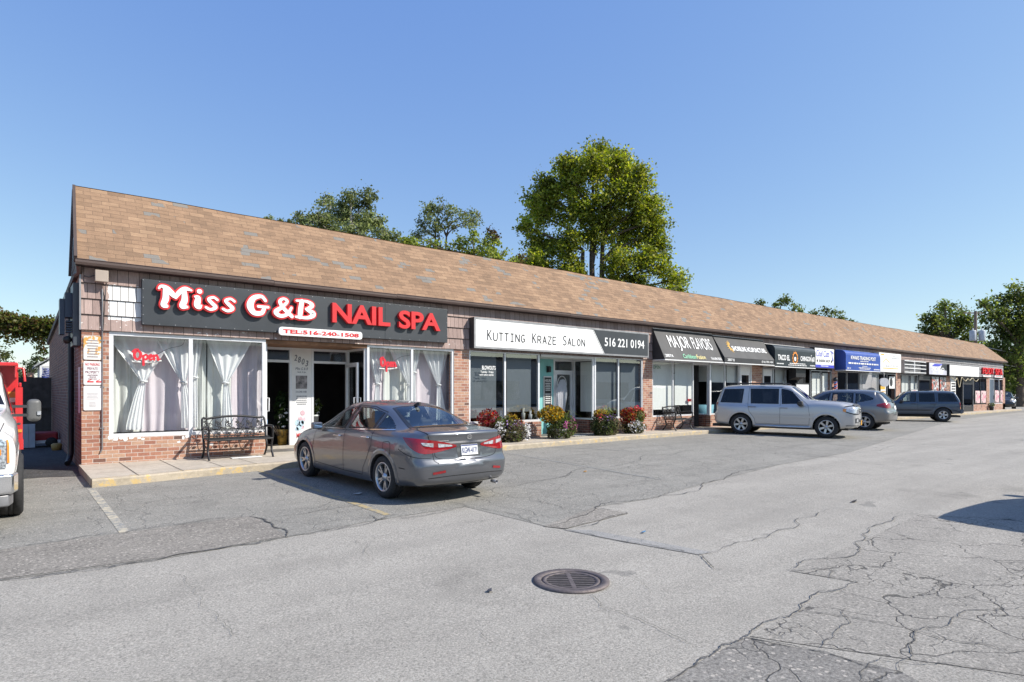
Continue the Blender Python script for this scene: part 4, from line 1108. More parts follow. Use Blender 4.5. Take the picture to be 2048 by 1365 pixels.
# sidewalk and kerb
mb = MB(); kb = MB(); jb = MB()
xs = [.95, 1.6, 2.3, 3.0, 3.62, 5.5, 8, 10.5, 13, 15, 17, 19, 21, 24, 27, 30, 34, 38, 42, 46, 50, 54, 58, 62, 66]
for a, b in zip(xs, xs[1:]):
    ya, yb = kerb_y(a), kerb_y(b); K = .16
    mb.add([(a, ya + K, ZB), (b, yb + K, ZB), (b, D + .02, ZB), (a, D + .02, ZB)], [(0, 1, 2, 3)])
    kb.add([(a, ya, -.05), (b, yb, -.05), (b, yb, ZB - .02), (a, ya, ZB - .02), (b, yb + .02, ZB + .004), (a, ya + .02, ZB + .004), (b, yb + K, ZB + .004), (a, ya + K, ZB + .004)],
           [(0, 1, 2, 3), (3, 2, 4, 5), (5, 4, 6, 7)])
    if b < 65: jb.add([(b - .006, yb + .03, ZB + .0065), (b + .006, yb + .03, ZB + .0065), (b + .006, D, ZB + .0065), (b - .006, D, ZB + .0065)], [(0, 1, 2, 3)])
    jb.add([(a, ya + K - .004, ZB + .006), (b, yb + K - .004, ZB + .006), (b, yb + K + .006, ZB + .006), (a, ya + K + .006, ZB + .006)], [(0, 1, 2, 3)])
mb.add([(.95, 11.9, ZB), (.95, D + .02, ZB), (.95, D + .02, -.05), (.95, 11.9, -.05)], [(0, 1, 2, 3)])
kb.add([(.95, 11.72, ZB - .02), (.95, 11.88, ZB), (.95, 11.88, -.05), (.95, 11.72, -.05)], [(0, 1, 2, 3)])
tag(mb.build('sidewalk', M['walk']), kind='structure'); tag(kb.build('kerb', M['kerb']), kind='structure'); tag(jb.build('sidewalk_joint', M['walkjoint']), kind='structure')

# drain
dx, dy = gp(1142, 1163); dz = gz(dy)
dr = empty('drain_cover', (dx, dy, dz), R(-8), 'round rusted cast iron drain grate set in the asphalt', 'drain cover')
mb = MB(); mb.lathe([(.335, .0), (.335, .016), (.262, .016), (.262, .004), (.258, -.02)], n=48); mb.build('ring', M['castiron'], dr, False)
mb = MB(); mb.lathe([(.252, -.03), (.254, .011), (.215, .011), (.222, -.03)], n=48)
mb.box(-.222, .222, -.018, .018, -.03, .0095)
for k in range(-9, 10, 2):
    if abs(k) < 9:
        x = k * .0255; h = math.sqrt(max(.222 ** 2 - x * x, 0)); mb.box(x - .0095, x + .0095, -h, -.018, .005, .0092); mb.box(x - .0095, x + .0095, .018, h, .005, .0092)
gr = mb.build('grate', M['castiron'], dr, False); gr.rotation_euler = (0, 0, R(62))
mb = MB(); mb.lathe([(.262, .0171), (.0, .0171)], n=48) if False else mb.lathe([(.262, .0068), (.001, .0068)], n=48); mb.build('shaft_shade', M['shaft_dark'], dr, False).location = (0, 0, .0)  # flat black disc painted as the dark depth; there is no hole below

def litter(name, px, py, col, sx, sy, label):
    x, y = gp(px, py); mb = MB()
    mb.add([(x - sx, y, gz(y) + .018), (x, y - sy, gz(y) + .02), (x + sx, y + sy * .3, gz(y) + .03), (x + .2 * sx, y + sy, gz(y) + .018)], [(0, 1, 2, 3)])
    mb.add([(x - sx, y, gz(y) + .016), (x, y - sy, gz(y) + .016), (x + sx, y + sy * .3, gz(y) + .016), (x + .2 * sx, y + sy, gz(y) + .016)], [(3, 2, 1, 0)])
    tag(mb.build(name, pm(name, col, .7), origin='base'), label, 'litter')
litter('paper_scrap', 715, 990, (.55, .53, .5), .09, .06, 'crumpled pale paper scrap in the sedan shadow')
litter('bottle_cap', 979, 1185, (.05, .05, .06), .03, .03, 'dark bottle cap on the open asphalt')
litter('blue_wrapper', 1287, 1067, (.08, .2, .35), .05, .02, 'small blue wrapper on the lane')
litter('fallen_leaf', 1170, 945, (.5, .25, .04), .05, .04, 'orange fallen leaf on the parking bays')
litter('twig', 1708, 1005, (.04, .035, .03), .12, .03, 'dark twig on the asphalt lane')
litter('cardboard_scrap', 1245, 874, (.7, .7, .68), .12, .05, 'white scrap lying in the gutter by the kerb')

# ------------------------------------------------------------------ foliage
def leaves(name, pts, cols, size, parent, mat, up=.4, asp=.62):
    """one quad per leaf: pts (n,3), cols (n,3)"""
    n = len(pts); 
    a = rng.normal(size=(n, 3)); a /= np.linalg.norm(a, axis=1)[:, None]
    nr = rng.normal(size=(n, 3)); nr[:, 2] += up * 2; nr /= np.linalg.norm(nr, axis=1)[:, None]
    u = np.cross(nr, a); u /= np.linalg.norm(u, axis=1)[:, None] + 1e-9
    v = np.cross(nr, u)
    s = (size * (.65 + .7 * rng.random(n)))[:, None]
    V = np.stack([pts - u * s * .5, pts + v * s * asp * .5 + nr * s * .08, pts + u * s * .5, pts - v * s * asp * .5 + nr * s * .08], 1).reshape(-1, 3)
    me = bpy.data.meshes.new(name); me.vertices.add(4 * n); me.loops.add(4 * n); me.polygons.add(n)
    me.vertices.foreach_set('co', V.ravel()); me.loops.foreach_set('vertex_index', np.arange(4 * n, dtype=np.int32))
    me.polygons.foreach_set('loop_start', np.arange(0, 4 * n, 4, dtype=np.int32))
    me.update(calc_edges=True); me.validate()
    at = me.color_attributes.new('col', 'FLOAT_COLOR', 'POINT')
    c = np.ones((n, 4)); c[:, :3] = np.clip(cols, 0, 1); at.data.foreach_set('color', np.repeat(c, 4, 0).ravel().astype(np.float32))
    me.materials.append(mat)
    o = bpy.data.objects.new(name, me); COL.objects.link(o)
    if parent is not None:
        o.parent = parent; o.matrix_parent_inverse = Matrix.LocRotScale(parent.location, parent.rotation_euler, None).inverted()
    return o

def at(px, py, dep):
    a, b = ray(px); return np.array([a * dep, b * dep, HC + (HY - py) * dep / F])

def pick(pal, n):
    p = np.array(pal); i = rng.integers(0, len(p), n); return p[i]

def tree(name, label, dep, blobs, trunks, pal, clumps=9, per=34, size=.2, spread=.55, r0=.22, bark='bark', group=None, ground=None, squash=1.0):
    """blobs: (px, py, radius px) of foliage masses at distance dep; trunks: px columns"""
    bx, by = (lambda q: (q[0], q[1]))(at(trunks[0][0], 0, dep))
    root = empty(name, (bx, by, 0), 0, label, 'tree', group)
    wood = MB(); P = []; Cc = []
    tops = []
    for tx, ty in trunks:
        b = at(tx, ty, dep); zt = b[2]
        pts = [(b[0], b[1], -.1), (b[0] + .1, b[1], zt * .4), (b[0] - .08, b[1] + .05, zt * .75), (b[0], b[1], zt)]
        wood.tube(crom(pts, 4), [r0 * (1.25 - .75 * i / 12) for i in range(13)], 8); tops.append(Vector((b[0], b[1], zt)))
    for bi, (px, py, rp) in enumerate(blobs):
        rr_ = rp * dep / F
        c = at(px, py, dep + rng.uniform(-.9, .9) * rr_ * 1.3)
        t = min(tops, key=lambda q: abs(q.x - c[0]) + abs(q.z - c[2]) * .3)
        st = Vector((t.x, t.y, min(t.z, max(c[2] - rr_ * 1.6, t.z * .55))))
        cv = Vector(c); mid = st.lerp(cv, .5) + Vector((rng.normal() * .2, rng.normal() * .2, .1 * rr_))
        limb = crom([st, mid, cv, cv + (cv - mid) * .25 + Vector((0, 0, .3 * rr_))], 4)
        wood.tube(limb, [max(.02, r0 * (.5 - .42 * i / (len(limb) - 1))) for i in range(len(limb))], 6)
        n = max(4, int(clumps * (rr_ / 1.0) ** 2))
        tone = 1 + .16 * rng.normal()
        for k in range(n):
            d = rng.normal(size=3); d /= np.linalg.norm(d); q = c + d * rr_ * (rng.random() ** .5) * np.array([1, 1, squash])
            s0 = limb[int(rng.integers(len(limb) // 2, len(limb)))]
            m2 = s0.lerp(Vector(q), .55) + Vector((0, 0, .12 * rr_))
            wood.tube([s0, m2, Vector(q)], [max(.012, r0 * .10), max(.01, r0 * .07), .006], 4, cap=False)
            nl = int(per * rng.uniform(.6, 1.4)); sp = spread * rng.uniform(.7, 1.25)
            e = rng.normal(size=(nl, 3)) * sp * np.array([.5, .5, .38]); P.append(q + e)
            tc = tone * (1 + .20 * rng.normal()) * (1 + .16 * rng.normal(size=(nl, 1)))
            Cc.append(pick(pal, nl) * np.clip(tc, .45, 1.7))
    wood.build('trunk', M[bark], root)
    leaves('crown', np.concatenate(P), np.concatenate(Cc), size, root, M['leaf'])
    return root
PAL_MAPLE = [(.22, .275, .04), (.18, .24, .038), (.27, .31, .055), (.13, .185, .032), (.31, .325, .085)]
PAL_LOCUST = [(.175, .21, .085), (.14, .18, .075), (.21, .24, .10), (.095, .125, .055)]
PAL_BUSH = [(.19, .235, .05), (.15, .20, .04), (.23, .26, .07), (.12, .165, .035)]
PAL_DARK = [(.085, .125, .032), (.11, .15, .04), (.065, .095, .028), (.15, .185, .05)]
PAL_OAK = [(.10, .14, .035), (.08, .115, .03), (.13, .165, .045)]
tree('maple_tree', 'tall broad maple with yellow green crown rising behind the roof', 49,
     [(1185, 338, 44), (1140, 358, 40), (1230, 345, 40), (1092, 372, 26), (1275, 358, 30), (1302, 402, 28), (1064, 405, 22), (1246, 322, 26), (1140, 328, 28), (1312, 445, 26), (1255, 385, 36), (1100, 395, 36), (1082, 430, 34), (1150, 420, 42), (1215, 415, 40), (1275, 425, 34), (1058, 455, 22), (1078, 490, 34), (1062, 530, 30), (1125, 490, 36),
      (1190, 470, 34), (1250, 470, 36), (1295, 470, 32), (1318, 500, 24), (1090, 545, 34), (1140, 545, 32), (1235, 530, 34), (1290, 525, 32), (1325, 535, 22), (1225, 575, 26), (1270, 570, 30), (1350, 560, 24), (1348, 590, 24), (1310, 590, 22), (1160, 585, 22), (1195, 312, 26), (1120, 580, 24)],
     [(1186, 430), (1206, 470), (1166, 500)], PAL_MAPLE, 21, 56, .23, .62, .27)
tree('locust_tree', 'grey green tree with a pale bare limb, left of the sparse tree', 38,
     [(655, 415, 24), (700, 398, 24), (735, 402, 22), (690, 430, 32), (735, 440, 26), (640, 445, 28), (600, 440, 16), (608, 455, 18), (665, 465, 30), (715, 470, 30), (755, 445, 20), (770, 470, 22), (795, 482, 14), (812, 492, 10), (590, 462, 12), (680, 485, 20), (740, 490, 18)],
     [(702, 440)], PAL_LOCUST, 27, 54, .17, .42, .15, 'bark_pale')
tree('wispy_tree', 'sparse tree with wispy leaves and dark leaning limbs above the ridge', 42,
     [(862, 422, 20), (885, 415, 16), (900, 432, 18), (925, 430, 14), (950, 436, 18), (845, 450, 18), (872, 455, 22), (900, 450, 14), (935, 448, 14), (836, 474, 14)],
     [(872, 445), (893, 470)], PAL_LOCUST, 23, 44, .17, .42, .10)
tree('bushy_tree', 'low yellow green bushy tree top beside the sparse tree', 34,
     [(868, 492, 18), (895, 498, 16), (915, 490, 14), (945, 482, 22), (975, 500, 26), (1000, 512, 22), (1022, 528, 18), (955, 510, 24), (930, 510, 20), (830, 488, 12), (812, 486, 10)],
     [(950, 510)], PAL_BUSH, 22, 44, .17, .36, .12)
tree('red_leaf_tree', 'small bronze tinged tree top between the bushy tree and the maple', 36, [(985, 468, 12), (992, 480, 10), (1042, 520, 12), (1030, 530, 10)], [(988, 490)], [(.09, .06, .03), (.07, .075, .025), (.11, .08, .035)], 22, 36, .16, .3, .08)
tree('far_shrub_tree', 'tiny tree top just showing over the roof crest at the left', 40, [(540, 440, 7), (560, 443, 5), (578, 445, 5)], [(550, 446)], PAL_LOCUST, 22, 30, .16, .22, .06)
tree('oak_tree', 'dark rounded oak crown over the roof, left of a lower twin', 58, [(1522, 610, 10), (1548, 612, 10), (1565, 603, 12), (1590, 618, 11), (1602, 630, 8), (1540, 622, 10)], [(1560, 630)], PAL_OAK, 16, 34, .22, .42, .15)
tree('oak_tree', 'dark low oak crown over the roof, right of a taller twin', 60, [(1632, 630, 8), (1652, 627, 10), (1672, 628, 11), (1690, 638, 9), (1702, 645, 6)], [(1665, 640)], PAL_OAK, 16, 34, .22, .42, .15)
tree('spreading_tree', 'rounded green tree behind the roof beside the utility pole', 72, [(1868, 645, 24), (1900, 628, 22), (1890, 610, 0.1), (1848, 662, 16), (1880, 668, 26), (1915, 655, 26), (1935, 640, 20), (1930, 675, 22), (1850, 640, 14)], [(1900, 680)], PAL_DARK, 8, 38, .34, .75, .3)
tree('shade_tree', 'tall dark tree at the right edge with its crown out of frame', 66, [(1985, 632, 22), (1968, 612, 10), (2010, 610, 24), (2035, 590, 24), (2060, 620, 40), (2000, 665, 30), (2035, 660, 36), (2090, 680, 50), (2010, 710, 34), (2050, 720, 40), (2020, 750, 30), (2070, 770, 40), (2110, 620, 50)], [(2040, 700)], PAL_DARK, 8, 42, .34, .8, .35)
tree('shade_tree', 'dark undergrowth tree filling the gap behind the black car', 78, [(2015, 745, 24), (2040, 735, 30), (2030, 770, 20), (2070, 760, 34), (1985, 700, 24), (1975, 720, 20), (2010, 775, 14), (2100, 740, 50)], [(2050, 760)], PAL_DARK, 9, 42, .34, .8, .25)
# alley side
tree('spruce_tree', 'spruce tip at the left edge above the red dump bed', 40, [(-5, 705, 16), (10, 715, 10), (-20, 690, 18), (0, 730, 14)], [(-10, 690)], [(.06, .075, .02), (.08, .085, .03)], 26, 40, .14, .3, .1)
tree('yard_tree', 'hazy green tree beyond the alley fence', 52, [(60, 735, 15), (48, 755, 14), (75, 722, 12), (66, 765, 12), (90, 722, 10), (36, 745, 12), (20, 735, 12)], [(60, 760)], [(.085, .11, .05), (.07, .095, .045)], 26, 40, .18, .36, .12)
# creeper hanging on the overhead cable
vine = empty('creeper', (.2, 29.5, 0), 0, 'creeper hanging in a curtain from a cable behind the alley', 'creeper')
P, Cc = [], []
cable = [at(-60, 630, 23.5), at(0, 640, 23.5), at(30, 650, 23.5), at(60, 652, 23.5), at(105, 655, 23.5), at(140, 650, 23.5)]
for i in range(150):
    t = rng.random() * (len(cable) - 1); k = int(t); q = cable[k] * (1 - t + k) + cable[k + 1] * (t - k)
    hang = rng.random() ** 2.2 * (1.3 if rng.random() < .3 else .65)
    for j in range(7):
        n = 12; qq = q + np.array([rng.normal() * .05, rng.normal() * .12, -hang * j / 6 + .18 * rng.random()]); P.append(qq + rng.normal(size=(n, 3)) * .11)
        Cc.append(pick([(.12, .15, .03), (.09, .12, .025), (.16, .16, .05), (.14, .09, .04)], n) * np.clip(1 + .25 * rng.normal(size=(n, 1)), .4, 1.6))
leaves('foliage', np.concatenate(P), np.concatenate(Cc), .13, vine, M['leaf'])
mb = MB(); mb.tube([Vector(q) for q in cable], .03, 6); mb.build('stem', M['bark'], vine)

# ------------------------------------------------------------------ beyond the alley
hs = empty('house', (at(85, 780, 40)[0], at(85, 780, 40)[1], 0), 0, 'pale grey house with gabled roofs beyond the alley fence', 'house')
hx, hy = hs.location.x, hs.location.y
hw = pm('pale grey cladding', (.42, .43, .44), .7, var=.06); hr = pm('grey shingle roof', (.23, .24, .25), .9, var=.2, scale=5)
mb = MB(); mb.box(hx - 1.5, hx + 6, hy, hy + 8, 0, 1.75); mb.box(hx - .1, hx + 6, hy + 2, hy + 7, 1.75, 3.3); mb.build('wall', hw, hs)
mb = MB()
def gable(x0, x1, y0, y1, z0, z1, ov=.3):
    xm = (x0 + x1) / 2
    for a, b in (((x0 - ov, z0 - .1), (xm, z1)), ((xm, z1), (x1 + ov, z0 - .1))):
        mb.add([(a[0], y0 - ov, a[1]), (b[0], y0 - ov, b[1]), (b[0], y1 + ov, b[1]), (a[0], y1 + ov, a[1]), (a[0], y0 - ov, a[1] + .12), (b[0], y0 - ov, b[1] + .12), (b[0], y1 + ov, b[1] + .12), (a[0], y1 + ov, a[1] + .12)],
               [(0, 1, 5, 4), (4, 5, 6, 7), (3, 7, 6, 2), (0, 3, 2, 1), (0, 4, 7, 3), (1, 2, 6, 5)])
mb.add([(hx - 1.8, hy - .4, 1.7), (hx + 6, hy - .4, 1.7), (hx + 6, hy + 2, 2.4), (hx - .3, hy + 2, 2.4), (hx - 1.8, hy + 8, 1.7), (hx - .3, hy + 6, 2.4)], [(0, 1, 2, 3), (0, 3, 5, 4)])
gable(hx - .1, hx + 2.6, hy + 2, hy + 7, 3.3, 4.4); mb.build('roof', hr, hs)
mb = MB(); mb.prism([(hx - .1, 3.29), (hx + 2.6, 3.29), (hx + 1.25, 4.35)], hy + 2.0, hy + 2.1, lambda u, v, w: (u, w, v)); mb.box(hx - 1.85, hx + 6, hy - .46, hy - .40, 1.6, 1.72); mb.build('gable_wall', M['white_matt'], hs)
mb = MB(); mb.box(hx - .75, hx - .4, hy + 2.5, hy + 3, 1.75, 2.85); mb.build('chimney', M['brick_x'], hs)
mb = MB(); mb.box(hx + .2, hx + 1.0, hy + 1.95, hy + 1.99, 2.6, 3.1); mb.build('window', M['glass_dk'], hs)
# fence
fe = empty('board_fence', (-1.5, 26, 0), 0, 'dark weathered board fence closing the alley', 'fence')
mb = MB(); x = -6.0
while x < XL - .02:
    w = .14; mb.box(x, min(x + w + .01, XL - .02), 25.97 + .012 * (int(x / .14) % 2), 25.99 + .012 * (int(x / .14) % 2), .04, 2.0 + .03 * random.random()); x += w
mb.build('boards', M['fence'], fe)
mb = MB(); mb.box(-6, XL - .02, 26.01, 26.06, .5, .6); mb.box(-6, XL - .02, 26.01, 26.06, 1.5, 1.6); mb.box(-6, XL - .02, 25.92, 25.965, .98, 1.08); mb.build('rail', M['fence'], fe)
for x in (-5.6, -3.2, -.9): MB().box(x, x + .1, 26.06, 26.16, 0, 2.1).build('post', M['fence'], fe)
# flag
fp = at(96, 790, 27.5); fl = empty('flag', (fp[0], fp[1], 1.2), 0, 'hanging striped national flag with starry blue canton by the fence', 'flag')
mats = [pm('flag red', (.5, .03, .05), .8), pm('flag white', (.72, .72, .72), .8), pm('flag blue', (.03, .05, .22), .8)]
mb = MB(); nU, nV = 12, 13
def fpt(u, v):   # flag hangs down: u across stripes (13), v along length
    return Vector((fp[0] - .22 + u * .5 + .03 * math.sin(v * 9), fp[1] + .06 * math.sin(u * 14 + v * 3), 2.62 - v * .95 - .08 * u))
for i in range(13):
    for j in range(nU):
        u0, u1, v0, v1 = i / 13, (i + 1) / 13, j / nU, (j + 1) / nU
        mb.add([fpt(u0, v0), fpt(u1, v0), fpt(u1, v1), fpt(u0, v1)], [(0, 1, 2, 3)], 2 if (i < 7 and v0 < .42) else (0 if i % 2 == 0 else 1))
for i in range(5):
    for j in range(5):
        c = fpt((i + .7) / 13 * 1.25, (j + .6) * .08); mb.obox(c + Vector((0, -.03, 0)), (.012, .004, .012), None, 1)
mb.build('cloth', mats, fl)
mb = MB(); mb.tube([(fp[0] - .25, fp[1], 1.3), (fp[0] - .25, fp[1], 2.7), (fp[0] + .3, fp[1], 2.72)], .02, 6); mb.build('pole', M['white'], fl)
# machine and leaning sheet
mx, my = gp(86, 892); my = 21.5; mx = fx(84, my)
mc = empty('snow_blower', (mx, my, 0), 0, 'low red and silver yard machine parked against the alley wall', 'yard machine')
mb = MB(); mb.box(mx - .25, mx + .35, my - .3, my + .3, .12, .42); bevel(mb.build('housing', pm('machine red', (.30, .02, .025), .4), mc), .05)
mb = MB(); mb.lathe([(0, -.32), (.2, -.3), (.22, 0), (.2, .3), (0, .32)], (mx - .38, my, .27), Matrix(((1, 0, 0), (0, 0, 1), (0, -1, 0))), 16); mb.build('tank', M['steel'], mc)
mb = MB(); mb.box(mx - .2, mx + .4, my - .33, my - .31, .12, .2); mb.build('trim', M['white'], mc)
for s in (-.28, .28):
    mb = MB(); mb.lathe([(0, -.04), (.13, -.04), (.14, 0), (.13, .04), (0, .04)], (mx + .2, my + s * 1.15, .14), Matrix(((1, 0, 0), (0, 0, 1), (0, -1, 0))), 14); mb.build('wheel', M['rubber'], mc)
mb = MB(); mb.lathe([(0, 0), (.10, 0), (.12, .16), (.08, .19), (0, .16)], (XL - .14, 19.9, 0), n=12); tag(mb.build('bucket', pm('mustard plastic', (.35, .22, .06), .6), origin='base'), 'small mustard coloured bucket at the foot of the side wall', 'bucket')
bxp = fx(47, 21.0); mb = MB()
for k in range(5): mb.box(bxp - .45 + k * .14, bxp - .45 + k * .14 + .132, 20.98, 21.02, .03, .66)
mb.box(bxp - .45, bxp + .25, 21.02, 21.05, .03, .66); tag(mb.build('shed_panel', pm('pale blue ribbed panel', (.45, .50, .56), .6), origin='base'), 'pale blue ribbed panel leaning behind the red truck', 'panel')

# ------------------------------------------------------------------ utility pole and cables
q = at(1951, 700, 62); px_, py_ = q[0], q[1]
up = empty('utility_pole', (px_, py_, 0), 0, 'wooden utility pole with two grey transformers behind the roof', 'utility pole')
mb = MB(); mb.tube([(px_, py_, -.1), (px_, py_, 5), (px_, py_, 9.7)], [.2, .17, .13], 10); mb.build('mast', M['wood_pole'], up)
mb = MB(); mb.bar((px_ - 1.2 * RT[0], py_ - 1.2 * RT[1], 9.5), (px_ + .7 * RT[0], py_ + .7 * RT[1], 9.5), .1, .12)
mb.build('cross_arm', M['wood_pole'], up)
for s in (-.42, .50):
    mb = MB(); mb.lathe([(0, 0), (.27, 0), (.29, .06), (.29, .95), (.26, 1.02), (.05, 1.06), (.05, 1.25), (0, 1.25)], (px_ + s * RT[0] - .2 * FW[0], py_ + s * RT[1] - .2 * FW[1], 6.7), n=16); mb.build('transformer', pm('pale grey transformer', (.42, .45, .49), .5), up)
for za, zb, off, lab in ((6.3, 5.6, 60, 'upper thin cable running right from the utility pole'), (4.9, 4.0, 60, 'lower thick cable running right past the roof corner')):
    a = Vector((px_, py_, za)); b = Vector((px_ + off, py_ - 12, zb)); pts = [a.lerp(b, t / 12) - Vector((0, 0, 1.2 * (1 - (2 * t / 12 - 1) ** 2))) for t in range(13)]
    mb = MB(); mb.tube(pts, .035, 5); tag(mb.build('overhead_cable', pm('cable', (.28, .28, .3), .6), origin='base'), lab, 'cable')
# long low building across the lot (seen only as a reflection)
op = empty('warehouse', (30, -32, 0), 0, 'long low pale building across the lot, outside the view', 'building')
mb = MB(); mb.box(-25, 102, -44, -32, 0, 5.6); mb.build('wall', pm('pale render', (.38, .38, .37), .85, var=.08, scale=.3), op)
mb = MB(); mb.box(-25.3, 102.3, -44.3, -31.7, 5.6, 5.9); mb.build('roof', M['fascia'], op)
for k in range(10):
    mb = MB(); mb.box(-20 + k * 10.5, -13 + k * 10.5, -31.98, -31.9, .6, 3.0); mb.build('window', M['glass_dk'], op)


o2 = empty('reflection_block', (110, -14, 0), 0, 'unseen dark block added to darken reflections in the far shop windows', 'building')  # added out of view to keep bright horizon sky off the far glass
mb = MB(); mb.box(106, 120, -60, 8, 0, 7.0); mb.build('wall', pm('brown render', (.11, .09, .08), .85, var=.2, scale=.3), o2)
mb = MB(); mb.box(105.6, 120.4, -60.4, 8.4, 7.0, 7.4); mb.build('roof', M['fascia'], o2)
for k in range(8): MB().box(105.9, 105.98, -56 + k * 8, -51 + k * 8, .6, 3.0).build('window', M['int_white'], o2)
# ------------------------------------------------------------------ behind the glass
def fabric(name, col, trans=.35, see=0.0):
    m = bpy.data.materials.new(name); m.use_nodes = True
    nt = m.node_tree; b = nt.nodes['Principled BSDF']; out = nt.nodes['Material Output']
    co = objco(nt); n = noise(nt, nd(nt, 'ShaderNodeVectorMath', {0: co, 1: (30, 30, 2)}, operation='MULTIPLY').outputs[0], 1.5, 3)
    c = ramp(nt, n, [(.3, tuple(x * .9 for x in col)), (.7, col)])
    nt.links.new(c, b.inputs['Base Color']); b.inputs['Roughness'].default_value = .9
    t = nd(nt, 'ShaderNodeBsdfTranslucent', {'Color': c4(col)})
    mx = nd(nt, 'ShaderNodeMixShader', {'Fac': trans}); nt.links.new(b.outputs[0], mx.inputs[1]); nt.links.new(t.outputs[0], mx.inputs[2])
    last = mx.outputs[0]
    if see:
        tr = nd(nt, 'ShaderNodeBsdfTransparent'); m2 = nd(nt, 'ShaderNodeMixShader', {'Fac': see}); nt.links.new(last, m2.inputs[1]); nt.links.new(tr.outputs[0], m2.inputs[2]); last = m2.outputs[0]
    nt.links.new(last, out.inputs['Surface']); return m
M['sheer'] = fabric('white sheer drape', (.87, .88, .90), .22, .03)
M['mauve'] = fabric('mauve voile', (.80, .72, .79), .2, .03)
M['greyvoile'] = fabric('grey voile', (.82, .84, .82), .2, .03)
M['blind_w'] = fabric('white roller blind', (.80, .81, .80), .1)
M['blind_g'] = fabric('grey roller blind', (.30, .32, .33), .05)
TOPZ, BOTZ = 2.64, .70

def drape(pt0, pt1, pg, yg, pb0, pb1, Y, label, mat='sheer', k=4):
    """tied curtain: gathered at (pg, yg), hanging to the sill; px measured in the photo"""
    xa, xb, xg, xc, xd = fx(pt0, Y), fx(pt1, Y), fx(pg, Y), fx(pb0, Y), fx(pb1, Y)
    zg = fz(pg, yg, Y); mb = MB(); nu, nv = 36, 44; vs = []
    ph = random.random() * 6
    for j in range(nv + 1):
        z = TOPZ + (BOTZ + .05 - TOPZ) * j / nv
        if z > zg:
            t = (TOPZ - z) / (TOPZ - zg); s = t ** 1.05
            l = xa + (xg - .045 - xa) * s; r = xb + (xg + .045 - xb) * s; amp = .034 * (1 - .5 * t)
        else:
            t = (zg - z) / (zg - BOTZ); s = min(1, t * 1.15) ** .7
            l = (xg - .045) + (xc - xg + .045) * s; r = (xg + .045) + (xd - xg - .045) * s; amp = .010 + .012 * t
        for i in range(nu + 1):
            u = i / nu; f = math.sin(u * math.pi * 2 * k + ph + .6 * math.sin(z * 2)) + .35 * math.sin(u * 31 + ph * 2)
            sag = 0 if z < zg else -.10 * math.sin(math.pi * u) * t * (1 - t) * 2
            vs.append((l + (r - l) * u, Y + amp * f, z + sag))
    mb.add(vs, [(j * (nu + 1) + i, j * (nu + 1) + i + 1, (j + 1) * (nu + 1) + i + 1, (j + 1) * (nu + 1) + i) for j in range(nv) for i in range(nu)], 0, True)
    o = mb.build('curtain', M[mat], origin='base'); tag(o, label, 'curtain', 'tied white curtains in the nail spa windows')
    tb = MB(); tb.tube([(xg + .06 * math.cos(a), Y + .06 * math.sin(a), zg + .012 * math.sin(2 * a)) for a in [i * math.pi / 6 for i in range(13)]], .02, 6)
    tb.build('tie_band', M[mat], o)
    return o
def voile(p0, p1, Y, label, mat, k=7):
    xa, xb = fx(p0, Y), fx(p1, Y); mb = MB(); nu, nv = 60, 10; vs = []; ph = random.random() * 6
    for j in range(nv + 1):
        z = TOPZ + (BOTZ - TOPZ) * j / nv
        for i in range(nu + 1):
            u = i / nu; vs.append((xa + (xb - xa) * (u + .015 * math.sin(j * .7 + u * 9)), Y + .03 * math.sin(u * math.pi * 1.15 * k + ph + .12 * j + 1.5 * math.sin(u * 5 + ph)) + .008 * math.sin(u * 39 + ph), z))
    mb.add(vs, [(j * (nu + 1) + i, j * (nu + 1) + i + 1, (j + 1) * (nu + 1) + i + 1, (j + 1) * (nu + 1) + i) for j in range(nv) for i in range(nu)], 0, True)
    return tag(mb.build('curtain', M[mat], origin='base'), label, 'curtain', 'full length voile curtains in the nail spa windows')
y1, y2 = D + .28, D + .48
drape(214, 344, 287, 763, 252, 286, y1, 'white tied curtain behind the first red script, nearest the corner')
drape(310, 392, 367, 765, 362, 392, y1, 'white tied curtain against the left side of the first window mullion')
drape(384, 404, 389, 755, 384, 396, y1, 'narrow white curtain edge just right of the window mullion', k=2)
drape(412, 502, 451, 766, 443, 466, y1, 'white tied curtain above the wrought iron bench')
drape(735, 775, 755, 768, 746, 762, y1, 'white tied curtain beside the entrance, under the second red script')
drape(778, 822, 818, 770, 812, 824, y1, 'white tied curtain right of the second red script')
drape(826, 840, 828, 745, 826, 832, y1, 'narrow white curtain edge past the second mullion', k=2)
drape(846, 896, 877, 770, 872, 892, y1, 'white tied curtain next to the brick pier')
voile(222, 285, y2, 'grey voile curtain at the corner end of the first window', 'greyvoile', 4)
voile(282, 392, y2, 'mauve voile curtain behind the first red script', 'mauve')
voile(386, 412, y2, 'grey voile strip right of the first mullion', 'greyvoile', 2)
voile(414, 470, y2, 'pale voile curtain behind the bench', 'greyvoile', 4)
voile(462, 525, y2, 'mauve voile curtain at the entrance end of the first window', 'mauve', 4)
voile(735, 770, y2, 'mauve voile curtain just right of the open doors', 'mauve', 3)
voile(766, 826, y2, 'pale voile curtain behind the second red script', 'greyvoile', 5)
voile(824, 900, y2, 'mauve voile curtain in the pane beside the brick pier', 'mauve', 6)

